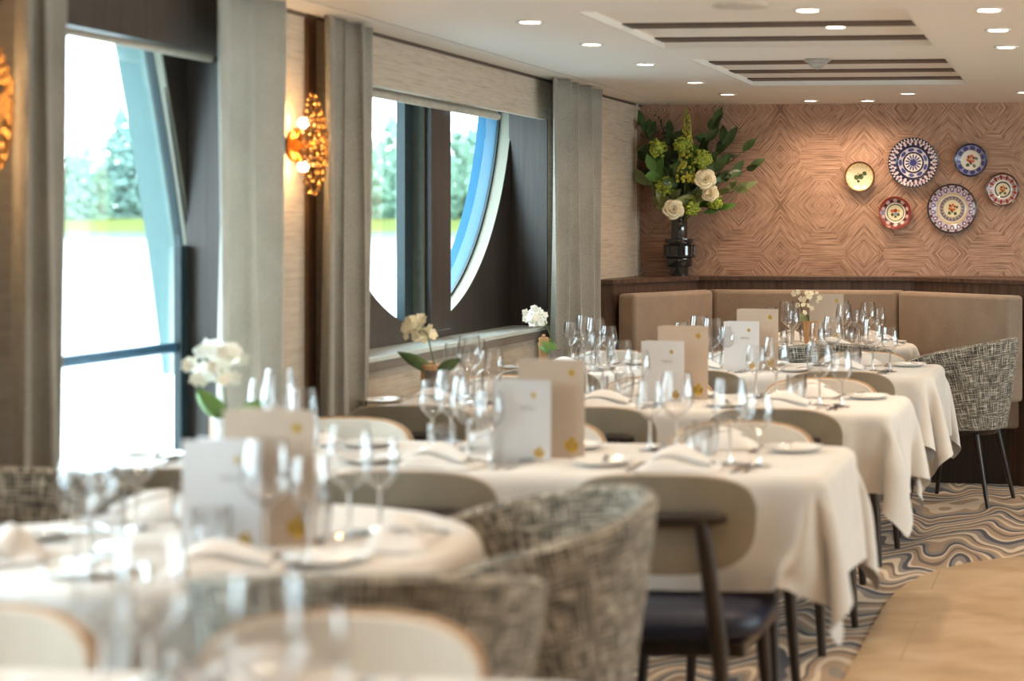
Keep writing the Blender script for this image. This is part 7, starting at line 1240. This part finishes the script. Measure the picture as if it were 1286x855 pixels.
# ------------------------------------------------------------------ table flowers
def bloom(m, c, r, nrm, seed):
    rnd = random.Random(seed); q = Vector((0, 0, 1)).rotation_difference(Vector(nrm).normalized()).to_matrix().to_4x4()
    for k in range(5):
        st = len(m.v); wd = .55 if k % 2 else .42
        m.grid(lambda u, v: Vector(((u - .5) * 2 * wd * r * math.sin(PI * min(.97, .08 + .9 * v)) , r * (.05 + v), .18 * r * math.sin(v * 2.4) - .2 * r * (u - .5) ** 2)), 4, 4)
        m.xf(Matrix.Translation(c) @ q @ Matrix.Rotation(2 * PI * k / 5 + rnd.uniform(-.1, .1), 4, 'Z'), st)
    st = len(m.v); m.ball((0, 0, .12 * r), .16 * r, 6); m.xf(Matrix.Translation(c) @ q, st)
def orchid(base, top, width, nb, br, pot, label, leaves, seed, petal='petal', stems=1, ph=.10, pr=.045, potname='pot'):
    """base: pot position; top: centre of the blossom spray"""
    rnd = random.Random(seed); t = thing('potted_orchid', label, 'flower', base, 0, 'orchids on the tables'); v = Vector(top) - Vector(base)
    MB().lathe([(0, 0), (pr * .8, 0), (pr, ph), (pr * .93, ph), (pr * .88, ph - .015), (0, ph - .015)], 24).build(potname, pot, t)
    lowest = Vector((0, 0, ph - .015))
    for k, (a, L, mt) in enumerate(leaves):
        m = MB(); leaf_mesh(m, lowest, (math.cos(a), .5 * math.sin(a), .6), (.2, -1, .5), L, .026, .15, 8); m.build('leaf', mt, t, solid=.002)
    for s_ in range(stems):
        dx = (s_ - (stems - 1) / 2) * .035
        fs = MB().tube([lowest + Vector((dx * .3, 0, 0)), Vector((v.x * .2 + dx, v.y * .2, v.z * .55)), Vector((v.x * .55 + dx * 1.4, v.y * .6, v.z * .93)), v + Vector((dx * 1.6, 0, 0))], [.0035, .003, .0025, .002], 6).build('flower_stem', 'stem' if stems == 1 else 'twig', t)
    for k in range(nb):
        a = rnd.uniform(0, 2 * PI); rr = math.sqrt(rnd.random()); c = v + Vector((rr * math.cos(a) * width, rnd.uniform(-.5, .5) * width, rr * math.sin(a) * width * .72))
        m = MB(); bloom(m, c, br * rnd.uniform(.85, 1.1), (rnd.uniform(-.7, .9), -1, rnd.uniform(-.3, .8)), seed * 50 + k); m.build('bloom', petal, fs)
def wfl(px, py, Y): return at(px, py, Y=Y)
q = wfl(270, 457, 4.98); orchid((-2.33, 4.98, TZ + .001), tuple(q), .078, 34, .021, 'whitepot', 'white orchid in a pale pot at the window end, long table behind the round one', [(2.6, .15, 'leaf2'), (4.4, .13, 'leaf2'), (.4, .12, 'leaf2')], 1)
q = wfl(527, 413, 6.72); orchid((-2.36, 6.72, TZ + .001), tuple(q), .062, 30, .018, 'pot', 'cream orchid with long dark leaf in a grey pot, middle long table', [(3.3, .17, 'leaf'), (.6, .10, 'leaf')], 2, 'petal_cream')
q = wfl(672, 396, 8.30); orchid((-2.37, 8.30, TZ + .001), tuple(q), .055, 34, .017, 'pot', 'white orchid in front of the last curtain, long table nearest the banquette', [(2.9, .10, 'leaf2'), (2.1, .11, 'leaf2'), (4.2, .08, 'leaf2')], 3, 'petal', 1, .07, .032)
q = wfl(1014, 377, 10.05); orchid((-1.475, 10.06, TZ + .001), tuple(q), .09, 22, .016, 'ltwood', 'pale yellow orchid with dark stems in a wooden pot, banquette table', [(1.2, .10, 'leaf3'), (3.8, .09, 'leaf3')], 4, 'petal_cream', 3, .12, .05)
def mill(px, py, z, Y, label, h, r, sq):
    p = at(px, py, Y=Y); t = thing('wooden_mill', label, 'pepper mill', (p.x, Y, TZ + .001), .15, 'wooden mills on the tables')
    if sq: MB().box(-r, r, -r, r, 0, h).build('body', 'ltwood', t, bevel=.003)
    else: MB().lathe([(0, 0), (r, 0), (r, h), (r * .9, h + .002), (0, h + .002)], 24).build('body', 'ltwood', t)
    MB().lathe([(0, h + .001), (r * .45, h + .001), (r * .5, h + .008), (r * .3, h + .013), (0, h + .013)], 16).build('cap', 'ltwood', t)
mill(683, 440, .8, 8.33, 'square light wooden mill beside the white orchid, long table nearest the banquette', .125, .02, True)
mill(541, 470, .8, 6.74, 'round light wooden mill beside the cream orchid, middle long table', .115, .036, False)
mill(274, 515, .8, 4.99, 'round light wooden mill beside the white orchid, long table behind the round one', .10, .022, False)

# ------------------------------------------------------------------ outside: river and far bank
WZ = -.62
def far(px, d, z):
    u = (px - CX) / F * d; return Vector((-SN * d + CS * u, CS * d + SN * u, z))
DB = 400.0
fw, rt = Vector((-SN, CS, 0)), Vector((CS, SN, 0))
def strip(name, d0, d1, z0, z1, mat):
    v = []
    for d, z in ((d0, z0), (d1, z1)):
        for u in (-460, 60): p = fw * d + rt * u; v.append((p.x, p.y, z))
    return MB().add(v, [(0, 1, 3, 2)]).build(name, mat, smooth=False)
wv = [(-2.99, -40), (-2.99, 60), (-2.99 + 0, 60)]
m = MB(); m.add([(-3.6, -60, WZ), (-3.6, 30, WZ), (-20, 420, WZ), (-420, 420, WZ), (-420, -60, WZ)], [(0, 1, 2, 3, 4)])
struct(m.build('river_water', 'water', smooth=False))
struct(strip('ground_bank_edge', DB - 6, DB, WZ - .2, .55, 'bankedge'))
struct(strip('ground_bank', DB, DB + 12, .55, 3.0, 'bankgrass'))
struct(strip('ground_field', DB + 12, DB + 90, 3.0, 5.0, 'bankgrass'))
def tree_mesh(seed, h, w, slim, mat):
    rnd = random.Random(seed); t = thing('river_tree', 'x', 'tree')
    MB().tube([(0, 0, -1), (.2, 0, h * .3), (0, 0, h * .8)], [.5, .35, .1], 6).build('trunk', 'bark', t)
    m = MB()
    for k in range(230):
        u = rnd.random(); z = h * (.02 + .96 * u); env = w * (math.sin(PI * min(1, .12 + .84 * u)) ** (.7 if not slim else 1.2)) * (1 - .35 * u)
        a = rnd.uniform(0, 2 * PI); r_ = env * math.sqrt(rnd.random())
        m.ball((r_ * math.cos(a), r_ * math.sin(a), z), w * rnd.uniform(.10, .22) * (1 - .4 * u), 7, (1, 1, rnd.uniform(.6, 1.0)))
    for i in range(len(m.v)): m.v[i] = tuple(c + rnd.uniform(-.22, .22) for c in m.v[i])
    m.build('crown', mat, t, smooth=False); return t
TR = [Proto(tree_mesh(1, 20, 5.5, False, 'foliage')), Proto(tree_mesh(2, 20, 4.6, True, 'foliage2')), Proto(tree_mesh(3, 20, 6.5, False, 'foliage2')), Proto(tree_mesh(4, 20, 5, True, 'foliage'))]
rnd = random.Random(77)
def top_y(px):
    if px < 130: return 205 + 12 * math.sin(px * .11)
    if px < 178: return 150 if 148 < px < 172 else 200
    if px < 440: return 190
    if px < 515: return 158 + 22 * abs(math.sin(px * .07))
    return 176 + 20 * math.sin(px * .06)
kd = ['broad green tree', 'slim blue-green tree', 'spreading blue-green tree', 'slim green tree']
px = 30; idx = 0
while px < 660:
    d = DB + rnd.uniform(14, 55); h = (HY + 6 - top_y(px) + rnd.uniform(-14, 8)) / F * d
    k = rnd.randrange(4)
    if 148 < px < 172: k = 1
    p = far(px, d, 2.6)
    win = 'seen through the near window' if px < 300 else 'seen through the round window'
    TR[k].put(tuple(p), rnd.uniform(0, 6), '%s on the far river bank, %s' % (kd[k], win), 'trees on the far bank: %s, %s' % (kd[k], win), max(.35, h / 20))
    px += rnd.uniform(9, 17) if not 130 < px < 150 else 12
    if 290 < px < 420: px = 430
p = far(100, 520, 2); t = thing('church_spire', 'pale distant church spire above the trees in the near window', 'tower', tuple(p))
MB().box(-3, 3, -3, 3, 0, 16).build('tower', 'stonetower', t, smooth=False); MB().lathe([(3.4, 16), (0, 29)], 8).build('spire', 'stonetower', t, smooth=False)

# ------------------------------------------------------------------ light
W = bpy.data.worlds.new('World'); S.world = W; W.use_nodes = True
nt = W.node_tree; bg = nt.nodes['Background']
tc = nt.nodes.new('ShaderNodeTexCoord'); mp = nt.nodes.new('ShaderNodeMapping'); mp.inputs['Scale'].default_value = (2, 2, 6)
nz = nt.nodes.new('ShaderNodeTexNoise'); nz.inputs['Scale'].default_value = 1.4; nz.inputs['Detail'].default_value = 5
rp = nt.nodes.new('ShaderNodeValToRGB'); rp.color_ramp.elements[0].position = .35; rp.color_ramp.elements[0].color = (.66, .90, 1.0, 1); rp.color_ramp.elements[1].position = .62; rp.color_ramp.elements[1].color = (.78, .95, 1.0, 1)
nt.links.new(tc.outputs['Generated'], mp.inputs[0]); nt.links.new(mp.outputs[0], nz.inputs['Vector']); nt.links.new(nz.outputs[0], rp.inputs[0]); nt.links.new(rp.outputs[0], bg.inputs[0])
bg.inputs['Strength'].default_value = 7.5
def portal(x, ya, yb, za, zb, sgn):
    L = bpy.data.lights.new('window_portal', 'AREA'); L.shape = 'RECTANGLE'; L.size = zb - za; L.size_y = yb - ya; L.cycles.is_portal = True
    o = bpy.data.objects.new('window_portal', L); COL.objects.link(o); o.location = (x, (ya + yb) / 2, (za + zb) / 2); o.rotation_euler = (0, sgn * PI / 2, 0)
for k, (ya, yb) in enumerate(bays): portal(-3.02, ya - .1, yb + .1, .12 if k == 1 else .85, 1.98, -1)
for ya, yb in [(3.9, 6.3), (7.0, 9.4)]: portal(XR + .2, ya, yb, SILL, HEAD, 1)

# ------------------------------------------------------------------ camera
cam = bpy.data.cameras.new('Camera'); co = bpy.data.objects.new('Camera', cam); COL.objects.link(co); S.camera = co
co.location = (0, 0, HC); co.rotation_euler = (PI / 2, 0, PSI)
cam.sensor_width = 36; cam.lens = F / 1286 * 36
cam.shift_x = (643 - CX) / 1286; cam.shift_y = -(427.5 - HY) / 1286
cam.clip_start = .05; cam.clip_end = 2000
cam.dof.use_dof = True; cam.dof.focus_distance = 9.8; cam.dof.aperture_fstop = 2.2
S.view_settings.view_transform = 'Standard'; S.view_settings.look = 'None'; S.view_settings.gamma = 1; S.view_settings.use_curve_mapping = False
S.view_settings.exposure = .70
cy_ = S.cycles
cy_.max_bounces = 12; cy_.diffuse_bounces = 5; cy_.glossy_bounces = 5; cy_.transmission_bounces = 6; cy_.transparent_max_bounces = 40
cy_.caustics_reflective = False; cy_.caustics_refractive = False; cy_.sample_clamp_indirect = 6
cy_.use_denoising = True
